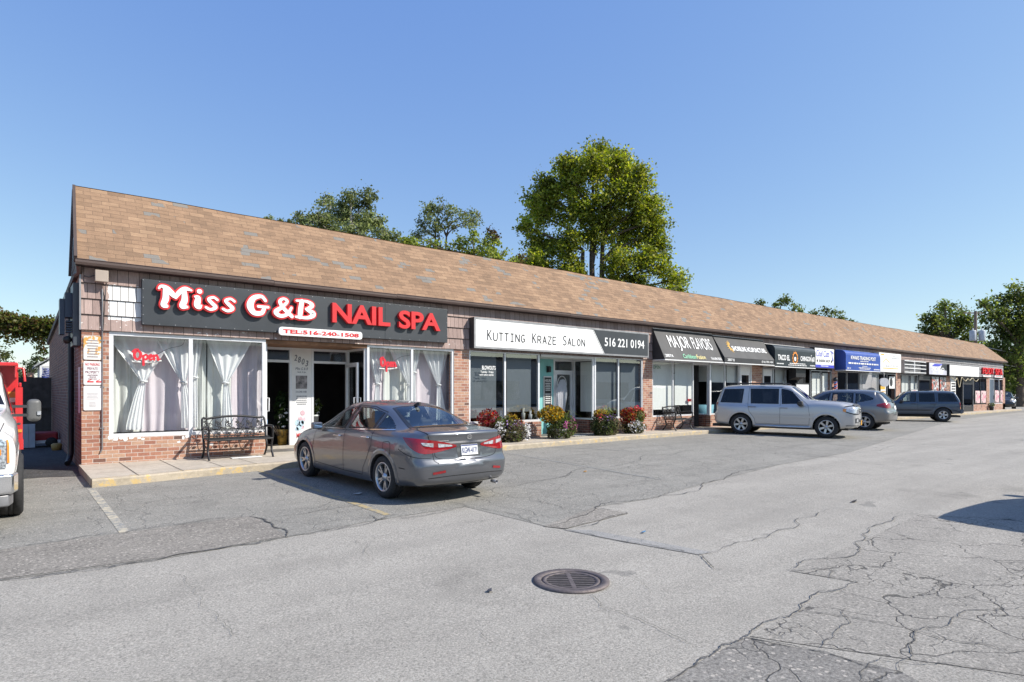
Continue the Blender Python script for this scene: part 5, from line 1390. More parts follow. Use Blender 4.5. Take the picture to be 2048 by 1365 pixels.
# red script in two windows
OPEN = [[(.15, .96, .06), (.05, .78, .07), (.06, .5, .07), (.15, .38, .06), (.25, .52, .07), (.26, .80, .07), (.16, .96, .055)], [(-.03, .86, .03), (.06, 1.02, .035), (.18, 1.04, .03)],
        [(.36, .62, .05), (.37, .02, .06)], [(.37, .60, .05), (.46, .70, .05), (.53, .55, .055), (.46, .38, .05), (.38, .42, .045)],
        [(.57, .52, .045), (.67, .58, .05), (.64, .70, .05), (.57, .56, .055), (.61, .38, .05), (.70, .42, .04)],
        [(.74, .68, .05), (.76, .38, .055)], [(.76, .58, .05), (.84, .70, .05), (.89, .55, .055), (.90, .38, .055), (.97, .44, .03)]]
for a, b, t, bt, lab in ((266, 321, 704, 728, 'red open script in the corner window'), (760, 793, 719, 741, 'red open script in the window beside the entrance')):
    Yp = D + .16; xa, xb = fx(a, Yp), fx(b, Yp); za, zb = fz((a + b) / 2, bt, Yp) - .03, fz((a + b) / 2, t, Yp) + .03
    mb = MB(); strokes(mb, OPEN, (xa, Yp, za), xb - xa, zb - za, FACE, .004, 0, .03); o = tag(mb.build('open_sign', M['red_glow'], origin='base'), lab, 'window sign', 'red open scripts')
    mb = MB(); mb.tube(crom([(xa - .02, Yp + .01, za + .07), ((xa + xb) / 2, Yp + .01, za + .06), (xb + .02, Yp + .01, za + .10)], 5), .02, 6); mb.build('underline', M['sign_white'], o)
    mb = MB(); mb.tube(crom([(xb - .1, Yp + .02, zb - .1), (xb + .15, Yp + .02, zb + .05), (xb + .4, Yp + .02, 2.5), (xb + .45, Yp + .02, 2.62)], 5), .004, 5); mb.build('cord', M['plastic'], o)

# door panel print of the nail spa
Yp = AY - .021; w = XD2 - XD1; t1, t2, t3 = MB(), MB(), MB()
grey_ink = pm('grey print ink', (.16, .17, .2), .6)
for i, ch in enumerate('2803'): text(t1, ch, (XD1 + w * (.12 + .19 * i), Yp, 2.30 - .045 * i), w * .15, .15, FACE, .006, .01, 0, .2)
text(t1, 'Miss G & B', (XD1 + .18 * w, Yp, 2.07), w * .64, .07, FACE, .003, 0, 0, .3); text(t1, 'Nails & Spa', (XD1 + .28 * w, Yp, 1.99), w * .44, .05, FACE, .003, 0, 0, .3)
text(t1, '516-240-1508', (XD1 + .2 * w, Yp, 1.50), w * .55, .05, FACE, .003, .01); fine_print(t1, (XD1 + .2 * w, Yp, 1.18), w * .6, .25, 5, FACE, 0, 50)
tag(t1.build('door_lettering', grey_ink, mall))
tag(t2.box(XD1 + .2 * w, XD1 + .78 * w, Yp - .004, Yp - .001, 1.60, 1.93).build('door_photo', pm('photo of hands', (.22, .20, .20), .4, var=.8, scale=9), mall))
po = MB()
for u, v, r in ((.55, .86, .07), (.42, .72, .06), (.62, .7, .05), (.35, .56, .06), (.55, .5, .05)):
    c = [(XD1 + u * w + r * math.cos(k * .785) * .9, Yp - .003, .13 + v + r * math.sin(k * .785)) for k in range(8)]; po.add(c, [tuple(range(8))])
po.build('door_picture', pm('pink picture', (.62, .42, .47), .5, var=.4, scale=14), mall)
po = MB()
for u, v, r in ((.28, .62, .08), (.48, .60, .08), (.36, .50, .08), (.56, .63, .05), (.26, .46, .05)):
    c = [(XD1 + u * w + r * math.cos(k * .785) * .9, Yp - .004, .13 + v + r * math.sin(k * .785)) for k in range(8)]; po.add(c, [tuple(range(8))])
po.build('door_picture', pm('pale blue picture', (.42, .56, .66), .5, var=.4, scale=14), mall)
text(t3, 'MISIMA', (XD1 + .24 * w, Yp, .36), w * .6, .13, FACE, .004, .02); t3.build('door_lettering', M['red'], mall)

def bush(name, label, cat, c, zones, pot=None, group=None):
    """zones: (dx, dy, z, rx, ry, rz, leaf count, leaf size, palette, part name)"""
    r = empty(name, c, 0, label, cat, group); parts = {}
    for dx, dy, z, rx, ry, rz, n, sz, pal, part in zones:
        rx, ry, rz, n = rx * 1.16, ry * 1.16, rz * 1.14, int(n * 1.35)
        d = rng.normal(size=(n, 3)); d /= np.linalg.norm(d, axis=1)[:, None]; q = d * (rng.random((n, 1)) ** .4) * np.array([rx, ry, rz]) + np.array([c[0] + dx, c[1] + dy, c[2] + z])
        q[:, 2] = np.maximum(q[:, 2], c[2] + .02)
        nz = np.sin(q[:, 0] * 17) * np.sin(q[:, 1] * 19 + 1) * np.sin(q[:, 2] * 15 + 2)
        q = q[nz > -.42] if part == 'foliage' else q
        col = pick(pal, len(q)) * np.clip(1 + .22 * rng.normal(size=(len(q), 1)), .4, 1.7); parts.setdefault(part, []).append((q, col, sz))
    if group == G:
        n = 520; a = rng.uniform(0, 6.283, n); q = np.stack([c[0] + np.cos(a) * pot[0] * rng.uniform(.9, 1.5, n), c[1] + np.sin(a) * pot[0] * rng.uniform(.9, 1.5, n), c[2] + rng.uniform(.03, .34, n)], 1)
        parts.setdefault('foliage', []).append((q, pick(OLV + GRN, n) * np.clip(1 + .22 * rng.normal(size=(n, 1)), .4, 1.7), .085))
    for part, L in parts.items():
        leaves(part, np.concatenate([a for a, _, _ in L]), np.concatenate([b for _, b, _ in L]), np.concatenate([np.full(len(a), s) for a, _, s in L]), r, M['petal'] if part == 'flowers' else M['leaf'], .5, .55)
    if pot:
        mb = MB(); mb.lathe([(0, 0), (pot[0] * .75, 0), (pot[0], pot[1]), (pot[0] * 1.08, pot[1]), (pot[0] * 1.08, pot[1] - .04)], c, n=20); mb.build('pot', pot[2], r)
    st = MB()
    for _ in range(16):
        a = rng.uniform(0, 6.28); st.tube([(c[0], c[1], c[2] + .05), (c[0] + .12 * math.cos(a), c[1] + .12 * math.sin(a), c[2] + .3), (c[0] + .3 * math.cos(a), c[1] + .25 * math.sin(a), c[2] + .55)], .006, 4)
    st.build('stem', M['bark'], r)
    return r
def blades(root, c, n, L, pal):
    mb = MB()
    for k in range(n):
        a = rng.uniform(0, 6.28); e = rng.uniform(.5, 1.2); l = L * rng.uniform(.7, 1.2)
        p0 = Vector(c); p1 = p0 + Vector((math.cos(a) * l * .4, math.sin(a) * l * .4, l * .6 * e)); p2 = p0 + Vector((math.cos(a) * l, math.sin(a) * l, l * .35 * e))
        s = Vector((-math.sin(a), math.cos(a), 0)) * .009; pts = crom([p0, p1, p2], 4)
        for i in range(len(pts) - 1):
            w0, w1 = 1 - i / len(pts), 1 - (i + 1) / len(pts); mb.quad(pts[i] - s * w0, pts[i] + s * w0, pts[i + 1] + s * w1, pts[i + 1] - s * w1)
    mb.build('grass_blades', pm('spiky leaf', pal, .5, var=.2), root)
RED = [(.27, .03, .045), (.18, .02, .035), (.34, .075, .045), (.32, .14, .06), (.13, .02, .03), (.16, .10, .05)]
GRN = [(.075, .115, .03), (.05, .08, .022), (.11, .15, .045), (.09, .11, .05)]
OLV = [(.12, .12, .055), (.085, .085, .045), (.16, .15, .08), (.07, .05, .045)]
GLD = [(.46, .33, .04), (.34, .22, .035), (.50, .40, .08), (.24, .13, .035), (.19, .19, .05), (.13, .14, .04)]
WHT = [(.80, .80, .80), (.72, .72, .74)]
PUR = [(.30, .16, .42), (.38, .25, .5), (.24, .10, .36)]
PNK = [(.60, .16, .36), (.50, .08, .34), (.65, .28, .42)]
ORG = [(.70, .12, .06), (.72, .25, .12), (.60, .05, .12)]
terra = pm('grey planter', (.25, .25, .26), .8); G = 'flower pots outside the salon'
def P3(px, py): 
    a, b = ray(px); d = (HC - ZB) * F / (py - HY); return (a * d, b * d, ZB)
xb_ = fx(978, 13.85)
bush('coleus', 'crimson coleus in a pot behind the sedan boot', 'plant', (xb_, 13.85, ZB), [(0, 0, .60, .30, .26, .29, 700, .085, RED, 'foliage'), (.05, 0, .3, .3, .25, .25, 250, .08, OLV, 'foliage')], (.2, .35, terra), G)
c = P3(1022, 884); b = bush('mixed_flowers', 'sprawling pot of white and purple petunias with grassy spikes', 'plant', c,
     [(0, 0, .3, .50, .30, .34, 1500, .075, OLV, 'foliage'), (-.2, .05, .5, .28, .2, .22, 350, .08, GRN, 'foliage'), (.1, .1, .62, .2, .2, .14, 160, .07, GLD, 'foliage'), (.42, -.12, .27, .17, .14, .24, 130, .075, WHT, 'flowers'), (-.45, -.08, .38, .16, .14, .2, 110, .075, WHT, 'flowers'), (-.05, -.12, .5, .3, .2, .12, 45, .06, PUR, 'flowers'), (.35, .05, .5, .15, .1, .1, 60, .06, ORG, 'flowers')], (.22, .3, terra), G)
blades(b, (c[0] - .2, c[1], c[2] + .35), 26, .42, (.20, .26, .05))
c = P3(1112, 877); c = (c[0], 13.55, ZB); b = bush('croton', 'golden yellow coleus over pink flowers, before the salon door', 'plant', c,
     [(-.22, .1, .72, .40, .3, .24, 1100, .09, GLD, 'foliage'), (.12, 0, .35, .46, .32, .36, 1700, .075, GRN, 'foliage'), (.25, -.1, .22, .34, .2, .2, 400, .075, OLV, 'foliage'), (.05, -.28, .42, .1, .06, .1, 30, .07, PNK, 'flowers'), (.35, -.2, .45, .25, .15, .22, 50, .05, PNK, 'flowers'), (.5, -.05, .35, .06, .08, .16, 70, .07, PNK, 'flowers')], (.25, .3, M['white']), G)
blades(b, (c[0] + .3, c[1], c[2] + .55), 22, .45, (.22, .27, .07))
c = P3(1208, 871); b = bush('mixed_flowers', 'dense dark green pot topped with purple and orange blooms', 'plant', c,
     [(0, 0, .36, .46, .32, .38, 2300, .07, [(.05, .075, .03), (.035, .055, .022), (.09, .10, .05)], 'foliage'), (.25, -.1, .3, .3, .25, .3, 500, .07, OLV, 'foliage'), (-.15, 0, .70, .26, .2, .13, 380, .07, GLD, 'foliage'), (.05, -.15, .56, .34, .15, .14, 70, .055, PUR, 'flowers'), (-.3, -.1, .6, .14, .12, .12, 50, .06, ORG, 'flowers')], (.24, .3, terra), G)
blades(b, (c[0] + .15, c[1], c[2] + .6), 60, .42, (.24, .30, .05))
c = P3(1266, 867); b = bush('coleus', 'red coleus with green leaves above white petunias by the brick pier', 'plant', c,
     [(-.25, 0, .58, .25, .25, .26, 700, .085, [(.28, .06, .035), (.22, .035, .03), (.36, .13, .05), (.14, .12, .04)], 'foliage'), (.42, .1, .60, .24, .2, .24, 600, .075, RED, 'foliage'), (.1, 0, .55, .35, .25, .26, 800, .08, GRN, 'foliage'), (0, -.05, .2, .5, .3, .2, 600, .07, OLV, 'foliage'), (-.1, -.22, .25, .32, .15, .2, 150, .075, WHT, 'flowers'), (.2, -.2, .15, .2, .12, .12, 60, .07, WHT, 'flowers'), (.05, -.1, .82, .32, .15, .1, 60, .08, ORG, 'flowers')], (.24, .3, terra), G)
blades(b, (c[0] + .3, c[1], c[2] + .45), 30, .48, (.26, .24, .10))
c = (fx(566, AY + .25), AY + .3, ZB); bush('potted_plant', 'leafy white flowered plant in a bright pot inside the left doorway', 'plant', c, [(0, 0, .95, .16, .17, .42, 500, .13, [(.035, .07, .025), (.05, .09, .03), (.025, .05, .02)], 'foliage'), (0, -.14, .85, .15, .06, .36, 16, .10, WHT, 'flowers')], (.13, .45, pm('rainbow pot', (.55, .35, .08), .5, var=.7, scale=9)))
c = (fx(628, AY + .4), AY + .4, ZB); bush('potted_plant', 'small white flowered plant just inside the right doorway', 'plant', c, [(0, 0, 1.02, .16, .2, .22, 260, .09, GRN, 'foliage'), (0, -.1, 1.02, .14, .12, .2, 30, .07, WHT, 'flowers')], (.12, .8, M['white']))
c = (fx(1983, D - .2), D - .2, ZB); bush('potted_plant', 'small potted shrub by the last shop door', 'plant', c, [(0, 0, .42, .2, .2, .16, 160, .09, GRN, 'foliage')], (.17, .3, M['plastic']))

# salon: blinds, hours board, lamp, hanging ghost
def blind(p0, p1, z0, z1, Y, label, mat, group='roller blinds behind the shop glass'):
    mb = MB(); xa, xb = fx(p0, Y), fx(p1, Y); n = 10
    for i in range(n):
        a, b = xa + (xb - xa) * i / n, xa + (xb - xa) * (i + 1) / n; f = lambda q: Y + .006 * math.sin(q * 5)
        mb.quad((a, f(a), z0), (b, f(b), z0), (b, f(b), z1), (a, f(a), z1))
    o = tag(mb.build('window_blind', mat, origin='base'), label, 'blind', group)
    h = MB(); h.box(xa, xb, Y - .015, Y + .015, z0 - .025, z0 - .001); h.build('hem_bar', mat, o); return o
yb = D + .2; bg = M['blind_g']
blind(941, 992, .80, 2.66, yb, 'grey blind in the leftmost salon pane', bg); blind(1014, 1062, .95, 2.66, yb, 'grey blind in the pane left of the salon entrance', bg)
blind(1190, 1231, .92, 2.66, yb, 'grey blind in the pane right of the salon entrance', bg); blind(1241, 1282, .92, 2.66, yb, 'grey blind in the salon pane beside the pier', bg)
bw = M['blind_w']
blind(1306, 1345, .90, 2.66, yb, 'white blind in the left pane above the small bench', bw); blind(1349, 1384, 1.05, 2.66, yb, 'white blind in the right pane above the small bench', bw)
blind(1423, 1449, 1.95, 2.66, yb, 'half raised white blind right of the corner post', bw); blind(1453, 1478, 1.95, 2.66, yb, 'half raised white blind beside the shutter door', bw)
blind(1550, 1571, .75, 2.58, yb, 'white blind in the left taco shop pane', bw); blind(1624, 1642, .70, 2.5, yb, 'white blind left of the barber pole, first pane', bw); blind(1645, 1662, .70, 2.5, yb, 'white blind left of the barber pole, second pane', bw)
blind(1803, 1818, .70, 2.58, yb, 'white blind beside the brick strip past the house sign', bw); blind(1821, 1835, .70, 2.58, yb, 'white blind behind the red notice', bw)
# blind standing in the salon's side glass, seen through it
mb = MB(); xs_ = B1 + .12; mb.quad((xs_, D + .10, .86), (xs_, BY - .2, .86), (xs_, BY - .2, 2.55), (xs_, D + .10, 2.55)); tag(mb.build('window_blind', M['blind_w'], origin='base'), 'pale blind in the side glass of the salon doorway', 'blind')
mb = MB(); xs_ = C1 + .12; mb.quad((xs_, D + .10, 1.95), (xs_, CY - .05, 1.95), (xs_, CY - .05, 2.55), (xs_, D + .10, 2.55)); tag(mb.build('window_blind', M['blind_w'], origin='base'), 'pale blind in the side glass of the small recess', 'blind')
# window lettering
Yp = D + .042; t1 = MB()
text(t1, 'BLOWOUTS', (fx(964, Yp), Yp, fz(978, 740, Yp)), fx(991, Yp) - fx(964, Yp), .115, FACE, .003, .02); text(t1, 'Tuesday - Friday', (fx(961, Yp), Yp, fz(975, 747.5, Yp)), fx(987, Yp) - fx(961, Yp), .075, FACE, .003, .012); text(t1, 'with select stylists', (fx(959, Yp), Yp, fz(975, 753, Yp)), fx(987, Yp) - fx(959, Yp), .07, FACE, .003, .012)
tag(t1.build('window_lettering', M['sign_white'], origin='base'), 'white vinyl lettering on the leftmost salon pane', 'window lettering')
t1 = MB(); text(t1, 'OPEN', (fx(1306, Yp), Yp, fz(1311, 738, Yp)), .42, .12, FACE, .003, 0); tag(t1.build('window_lettering', pm('dark green vinyl', (.05, .18, .10), .5), origin='base'), 'green lettering at the top of the pane above the small bench', 'window lettering')
# hours board, wall lamp, ghost
x0, x1 = fx(1088, BY - .06), fx(1104, BY - .06); Yp = BY - .05; mb = MB(); mb.box(x0, x1, Yp, BY - .022, 1.02, 2.05); o = tag(mb.build('hours_board', M['white'], origin='base'), 'black hours board in a white frame on the teal panel', 'notice board')
mb = MB(); mb.box(x0 + .03, x1 - .03, Yp - .006, Yp - .001, 1.06, 2.01); mb.build('board', M['black'], o)
mb = MB(); text(mb, 'HOURS', (x0 + .05, Yp - .008, 1.86), x1 - x0 - .1, .09, FACE, .002, .01); fine_print(mb, (x0 + .05, Yp - .007, 1.55), x1 - x0 - .1, .28, 5, FACE, 0, 60); fine_print(mb, (x0 + .05, Yp - .007, 1.12), x1 - x0 - .1, .36, 5, FACE, 0, 61); mb.build('lettering', M['sign_white'], o)
mb = MB(); xl = fx(1098, BY - .1); mb.box(xl - .04, xl + .06, BY - .14, BY - .024, 2.18, 2.36); mb.box(xl - .06, xl + .02, BY - .16, BY - .02, 2.36, 2.38); tag(mb.build('wall_lamp', M['dark_int'], origin='base'), 'small dark wall lamp on the teal panel', 'wall lamp')
gx, gy2 = fx(1124, BY - .12), BY - .14; g = MB(); vs = []; nu = 20
for j in range(15):
    t = j / 14; z = 1.95 - 1.05 * t; w = .10 + .16 * math.sin(min(1, t * 2.2) * math.pi * .5) - .10 * max(0, t - .55) * 2
    for i in range(nu + 1):
        u = i / nu - .5; vs.append((gx + u * 2 * w - .06 * t, gy2 + .03 * math.sin(i * 1.7) - .04 * math.cos(u * 3), z - .12 * (j == 14) * ((i * 7) % 5) / 2 + (.03 if j == 0 else 0) * -abs(u)))
g.add(vs, [(j * (nu + 1) + i, j * (nu + 1) + i + 1, (j + 1) * (nu + 1) + i + 1, (j + 1) * (nu + 1) + i) for j in range(14) for i in range(nu)], 0, True)
o = tag(g.build('ghost_decoration', fabric('ghost gauze', (.78, .79, .84), .3, .12), origin='base'), 'white gauze ghost hanging on the salon door', 'hanging decoration')
hp = MB(); hp.tube([(gx + .2 * math.cos(a), gy2 + .02, 1.80 + .26 * math.sin(a)) for a in [i * math.pi / 12 for i in range(25)]], .012, 6); hp.build('hoop', M['white'], o)
mb = MB(); xg2 = fx(1112, BY - .3); mb.lathe([(0, 0), (.07, 0), (.09, .5), (.06, .52), (.06, .7), (0, .72)], (xg2, BY - .3, ZB), n=14); tag(mb.build('tall_vase', pm('cream vase', (.6, .55, .45), .5), origin='base'), 'cream tall vase beside the salon door', 'vase')
mt = MB(); mt.box(B0 + .9, B1 - .1, D - .55, D + .2, ZB + .008, ZB + .02); m_, nt, b_ = newmat('striped mat'); wv = nd(nt, 'ShaderNodeTexWave', {'Vector': objco(nt), 'Scale': 3.2}, wave_type='BANDS'); nt.links.new(ramp(nt, wv.outputs[1], [(.45, (.06, .06, .07)), (.55, (.45, .44, .42))]), b_.inputs['Base Color']); b_.inputs['Roughness'].default_value = .9
tag(mt.build('door_mat', m_, origin='base'), 'grey striped mat outside the salon door', 'door mat')
for z, h, xx, lab, colr in ((.62, .28, 1060, 'white cup of brushes on the salon window sill', (.75, .75, .75)), (.62, .36, 1046, 'tall white candle holder on the salon window sill', (.7, .68, .6)), (.62, .3, 1002, 'white card stand in the salon window', (.6, .62, .64))):
    xx = fx(xx, D + .16); mb = MB(); mb.lathe([(0, 0), (.05, 0), (.065, h * .6), (.03, h * .62), (.045, h), (0, h)], (xx, D + .15, z + .05), n=12); tag(mb.build('sill_ornament', pm('sill ornament', colr, .5), origin='base'), lab, 'ornament')

# third shop: letter A, armchair, picture, red tag
xx = fx(1440, D + .5); mb = MB(); text(mb, 'A', (xx - .18, D + .4, .70), .40, .42, FACE, .08, .05); tag(mb.build('letter_ornament', M['sign_white'], origin='base'), 'white slanted letter standing in the window beside the suv', 'ornament')
for a, b, lab in ((1396, 1424, 'light blue tub chair in the recess side window'), (1424, 1446, 'dark blue tub chair behind the white letter')):
    xa, xb = fx(a, D + .9), fx(b, D + .9); mb = MB(); mb.box(xa, xb, D + .7, D + 1.3, .3, .62); mb.lathe([((xb - xa) / 2, .6), ((xb - xa) / 2 + .02, 1.0), ((xb - xa) / 2 - .06, 1.0), ((xb - xa) / 2 - .08, .6)], ((xa + xb) / 2, D + 1.1, 0), n=20)
    tag(mb.build('tub_chair', pm('blue upholstery', (.16, .36, .46) if a == 1396 else (.02, .06, .10), .8), origin='base'), lab, 'chair')
xa, xb = fx(1436, D + 3), fx(1476, D + 3); mb = MB(); mb.box(xa, xb, D + 4.3, D + 4.36, 1.5, 2.3); o = tag(mb.build('wall_picture', M['black'], origin='base'), 'framed picture on the wall behind the half raised blinds', 'picture'); mb = MB(); mb.box(xa + .15, xb - .15, D + 4.28, D + 4.299, 1.62, 2.18); mb.build('print', M['white_matt'], o)
mb = MB(); xx = fx(1378, D + .15); mb.box(xx - .1, xx + .1, D + .12, D + .14, 1.16, 1.26); tag(mb.build('red_tag', M['red'], origin='base'), 'small red tag on the white blind above the bench', 'tag')
MB().box(X(1390), X(1500), D + 4.4, D + 4.5, ZB, 2.9).build('interior_wall', M['int_white'], mall)

# far windows: posters, barber pole, hanging oval sign, menu frame
def poster(p0, p1, z0, z1, label, mat, Y=D + .02, name='poster'):
    mb = MB(); mb.box(fx(p0, Y), fx(p1, Y), Y - .012, Y - .004, z0, z1); return tag(mb.build(name, mat, origin='base'), label, 'poster', 'posters in the far shop windows')
def art(name, stops, sc):
    m, nt, b = newmat(name); nt.links.new(ramp(nt, noise(nt, objco(nt), sc, 3, .5, 1.2), stops), b.inputs['Base Color']); b.inputs['Roughness'].default_value = .35; return m
pk = art('pink poster art', [(.36, (.62, .20, .28)), (.46, (.72, .50, .52)), (.54, (.75, .66, .62)), (.60, (.16, .08, .08))], 2.6)
bwp = art('black and white art', [(.40, (.02, .02, .02)), (.47, (.6, .6, .6)), (.53, (.72, .72, .72)), (.56, (.05, .05, .05)), (.62, (.5, .12, .08))], 2.8)
poster(1950.5, 1960, .72, 1.65, 'pink poster in the first pane by the dark post', pk); poster(1962, 1972, .72, 1.65, 'pink poster in the pane beside the thin brick pier', pk)
poster(1989.5, 1998, .72, 1.70, 'pink poster in the left pane at the building corner', pk); poster(2000.5, 2009, .72, 1.70, 'pink poster in the last pane at the building corner', pk)
poster(1863.5, 1877, .75, 2.55, 'black and white figure poster, left pane of the tattoo window', bwp); poster(1879.5, 1892, .75, 2.55, 'black and white figure poster, right pane of the tattoo window', bwp)
o = poster(1901, 1911, .75, 2.4, 'white notice sheets stacked on the window panel', M['sign_white'], D - .002); mb = MB(); fine_print(mb, (fx(1902, D), D - .02, .9), .9, 1.3, 7, FACE, 0, 71); mb.build('lettering', M['ink'], o)
o = poster(1821, 1835, 1.0, 1.72, 'white notice with red lettering in the right blind pane', M['sign_white'], D + .03); mb = MB(); xa = fx(1822, D); text(mb, 'NO', (xa + .35, D + .014, 1.45), .5, .2, FACE, .003, .02); text(mb, 'PERMITS', (xa + .05, D + .014, 1.15), 1.1, .18, FACE, .003, .02); mb.build('lettering', M['red'], o)
o = poster(1761, 1771, 1.05, 1.95, 'yellow and white poster under the oval sign', M['sign_white'], D + .03); mb = MB(); mb.box(fx(1761, D) + .04, fx(1771, D) - .04, D + .008, D + .014, 1.7, 1.9); fine_print(mb, (fx(1762, D), D + .016, 1.1), .7, .5, 5, FACE, 0, 73); mb.build('lettering', M['gold'], o)
o = poster(1778, 1789, 1.75, 2.45, 'white poster with a dark head silhouette', M['sign_white'], D + .03); mb = MB(); xc = fx(1783, D); mb.add([(xc + .22 * math.cos(k * .52), D + .012, 2.12 + .26 * math.sin(k * .52)) for k in range(12)], [tuple(range(12))]); mb.build('silhouette', M['ink'], o)
mb = MB(); xa, xb = fx(1759, D - .5), fx(1777, D - .5); cxo, czo = (xa + xb) / 2, 2.08; mb.prism([(cxo + (xb - xa) / 2 * math.cos(k * .2618), czo + .24 * math.copysign(abs(math.sin(k * .2618)) ** .7, math.sin(k * .2618))) for k in range(24)], D - .53, D - .47, lambda u, v, w: (u, w, v))
o = tag(mb.build('hanging_sign', pm('grey sign board', (.33, .34, .38), .5), origin='base'), 'grey oval sign hanging below the white house sign', 'hanging sign')
mb = MB(); mb.tube([(cxo, D - .5, 2.3), (cxo, D - .5, 2.62), (cxo, D, 2.62)], .015, 6); mb.build('bracket', M['steel'], o)
bxp = fx(1671, D - .15); bp_ = empty('barber_pole', (bxp, D - .15, 1.45), 0, 'striped barber pole on the narrow brick pier', 'barber pole')
m_, nt, b_ = newmat('barber stripes'); wv = nd(nt, 'ShaderNodeTexWave', {'Vector': nd(nt, 'ShaderNodeMapping', {'Vector': objco(nt), 'Rotation': (0, .7, 0)}).outputs[0], 'Scale': 2.2}, wave_type='BANDS', bands_direction='Z'); nt.links.new(ramp(nt, wv.outputs[1], [(0, (.6, .04, .05)), (.33, (.75, .75, .75)), (.66, (.06, .1, .4))], 'CONSTANT'), b_.inputs['Base Color'])
MB().lathe([(.075, 0), (.075, .6)], (bxp, D - .15, 1.5), n=16).build('cylinder', m_, bp_)
MB().lathe([(0, .0), (.1, .0), (.1, .08), (.075, .1)], (bxp, D - .15, 1.42), n=16).lathe([(.075, .58), (.11, .62), (.09, .75), (0, .8)], (bxp, D - .15, 1.5), n=16).box(bxp - .04, bxp + .04, D - .1, D, 1.7, 1.8).build('cap', M['plastic'], bp_)
xa, xb = fx(1590, D - .35), fx(1617, D - .35); mb = MB(); mb.box(xa, xb, D - .38, D - .34, 1.25, 1.95); o = tag(mb.build('menu_frame', M['black'], origin='base'), 'black framed menu board outside the taco shop', 'menu board'); MB().box(xa + .06, xb - .06, D - .39, D - .381, 1.31, 1.88).build('sheet', M['white_matt'], o)
mb = MB(); mb.box(xa + .02, xa + .06, D - .37, D - .33, ZB, 1.25); mb.box(xb - .06, xb - .02, D - .37, D - .33, ZB, 1.25); mb.build('leg', M['black'], o)
xa, xb = fx(1590, 13.95), fx(1609, 13.95); mb = MB(); mb.prism([(D - .05, 2.64), (13.9, 2.64), (13.9, 2.22), (D - .05, 2.10)], xa, xb, lambda u, v, w: (w, u, v)); tag(mb.build('speaker_box', M['black'], origin='base'), 'black tapered box hanging under the rounded charcoal awning', 'box')
mb = MB()
pts = [(fx(1902 + 4.2 * k, D - .42), D - .42, 2.55 - .22 * ((k * 7) % 5) / 4 - (.5 if k == 4 else 0)) for k in range(14)]; mb.tube(crom(pts, 4), .022, 6); tag(mb.build('neon_tube', pm('pale neon tubing', (.55, .47, .30), .4), origin='base'), 'loose looping tube lettering under the blank sign', 'neon tube')

# ------------------------------------------------------------------ benches
def bench(cx, cy, w, label):
    b = empty('bench', (cx, cy, ZB), 0, label, 'bench', 'wrought iron benches'); d = .52
    X0, X1 = cx - w / 2, cx + w / 2; yb_, yf = cy + d / 2, cy - d / 2; z = ZB
    for sx, xx in ((0, X0), (1, X1)):
        mb = MB(); mb.tube(crom([(xx, yf - .02, z), (xx, yf + .10, z + .20), (xx, yf + .02, z + .42), (xx, yf + .0, z + .62)], 5), .023, 8); mb.tube(crom([(xx, yb_ + .06, z), (xx, yb_ - .10, z + .20), (xx, yb_ - .03, z + .42)], 5), .023, 8); mb.tube(crom([(xx, yf + .1, z + .2), (xx, cy, z + .25), (xx, yb_ - .1, z + .2)], 4), .012, 6)
        mb.build('leg', M['iron'], b)
        mb = MB(); mb.tube(crom([(xx, yf + .0, z + .60), (xx, yf + .02, z + .655), (xx, cy, z + .66), (xx, yb_ + .02, z + .64)], 5), .027, 8); mb.build('armrest', M['iron'], b)
    mb = MB()
    for k in range(8):
        y = yf + .02 + (d - .06) * k / 7; mb.box(X0 - .01, X1 + .01, y - .022, y + .022, z + .405 - .012 * math.sin(k), z + .425 - .012 * math.sin(k))
    mb.tube([(X0, yf, z + .40), (X1, yf, z + .40)], .018, 8); mb.build('seat', M['iron'], b)
    mb = MB()
    bk = lambda u, v: Vector((X0 + (X1 - X0) * u, yb_ - .03 + .12 * v, z + .44 + .43 * v))
    top = [bk(u / 12, .86 + .14 * math.sin(math.pi * u / 12)) for u in range(13)]
    mb.tube(crom([bk(0, -.05)] + top + [bk(1, -.05)], 3), .024, 8); mb.tube([bk(0, .05), bk(1, .05)], .014, 6); mb.tube([bk(.0, .30), bk(1, .30)], .010, 6)
    nn_ = max(4, int(w / .2))
    for k in range(nn_):
        u0 = (k + .5) / nn_; s = 1 if k < nn_ / 2 else -1; ru = .42 / nn_; rv = ru * w / .43
        for (du, dv, sg, sc) in ((0, .58, 1, 1.0), (.25 / nn_, .40, -1, .6), (-.2 / nn_, .72, -1, .5), (0, .17, 1, .45)):
            sp = [bk(u0 + du + sg * s * ru * sc * (1 - t / 22) * math.cos(t * .55 + k), min(.93, dv + rv * .55 * sc * (1 - t / 22) * math.sin(t * .55 + k))) for t in range(18)]; mb.tube(sp, .0095, 5)
        mb.tube(crom([bk(u0 - .5 / nn_, .06), bk(u0 - .15 / nn_, .3), bk(u0 + .1 / nn_, .6), bk(u0 + .5 / nn_, .9)], 4), .007, 5); mb.tube(crom([bk(u0 + .5 / nn_, .06), bk(u0 + .2 / nn_, .35), bk(u0 - .3 / nn_, .88)], 4), .007, 5)
    mb.build('backrest', M['iron'], b)
    return b
bench(3.68, 13.78, 1.26, 'wide wrought iron scroll bench under the nail spa window')
bench(fx(1352, 13.95), 13.85, 1.0, 'smaller wrought iron scroll bench in front of the white blinds')
mb = MB(); mb.box(3.5, 4.1, 13.55, 13.72, ZB + .008, ZB + .02); tag(mb.build('folded_newspaper', M['white_matt'], origin='base'), 'folded newspaper on the walk under the bench', 'newspaper')

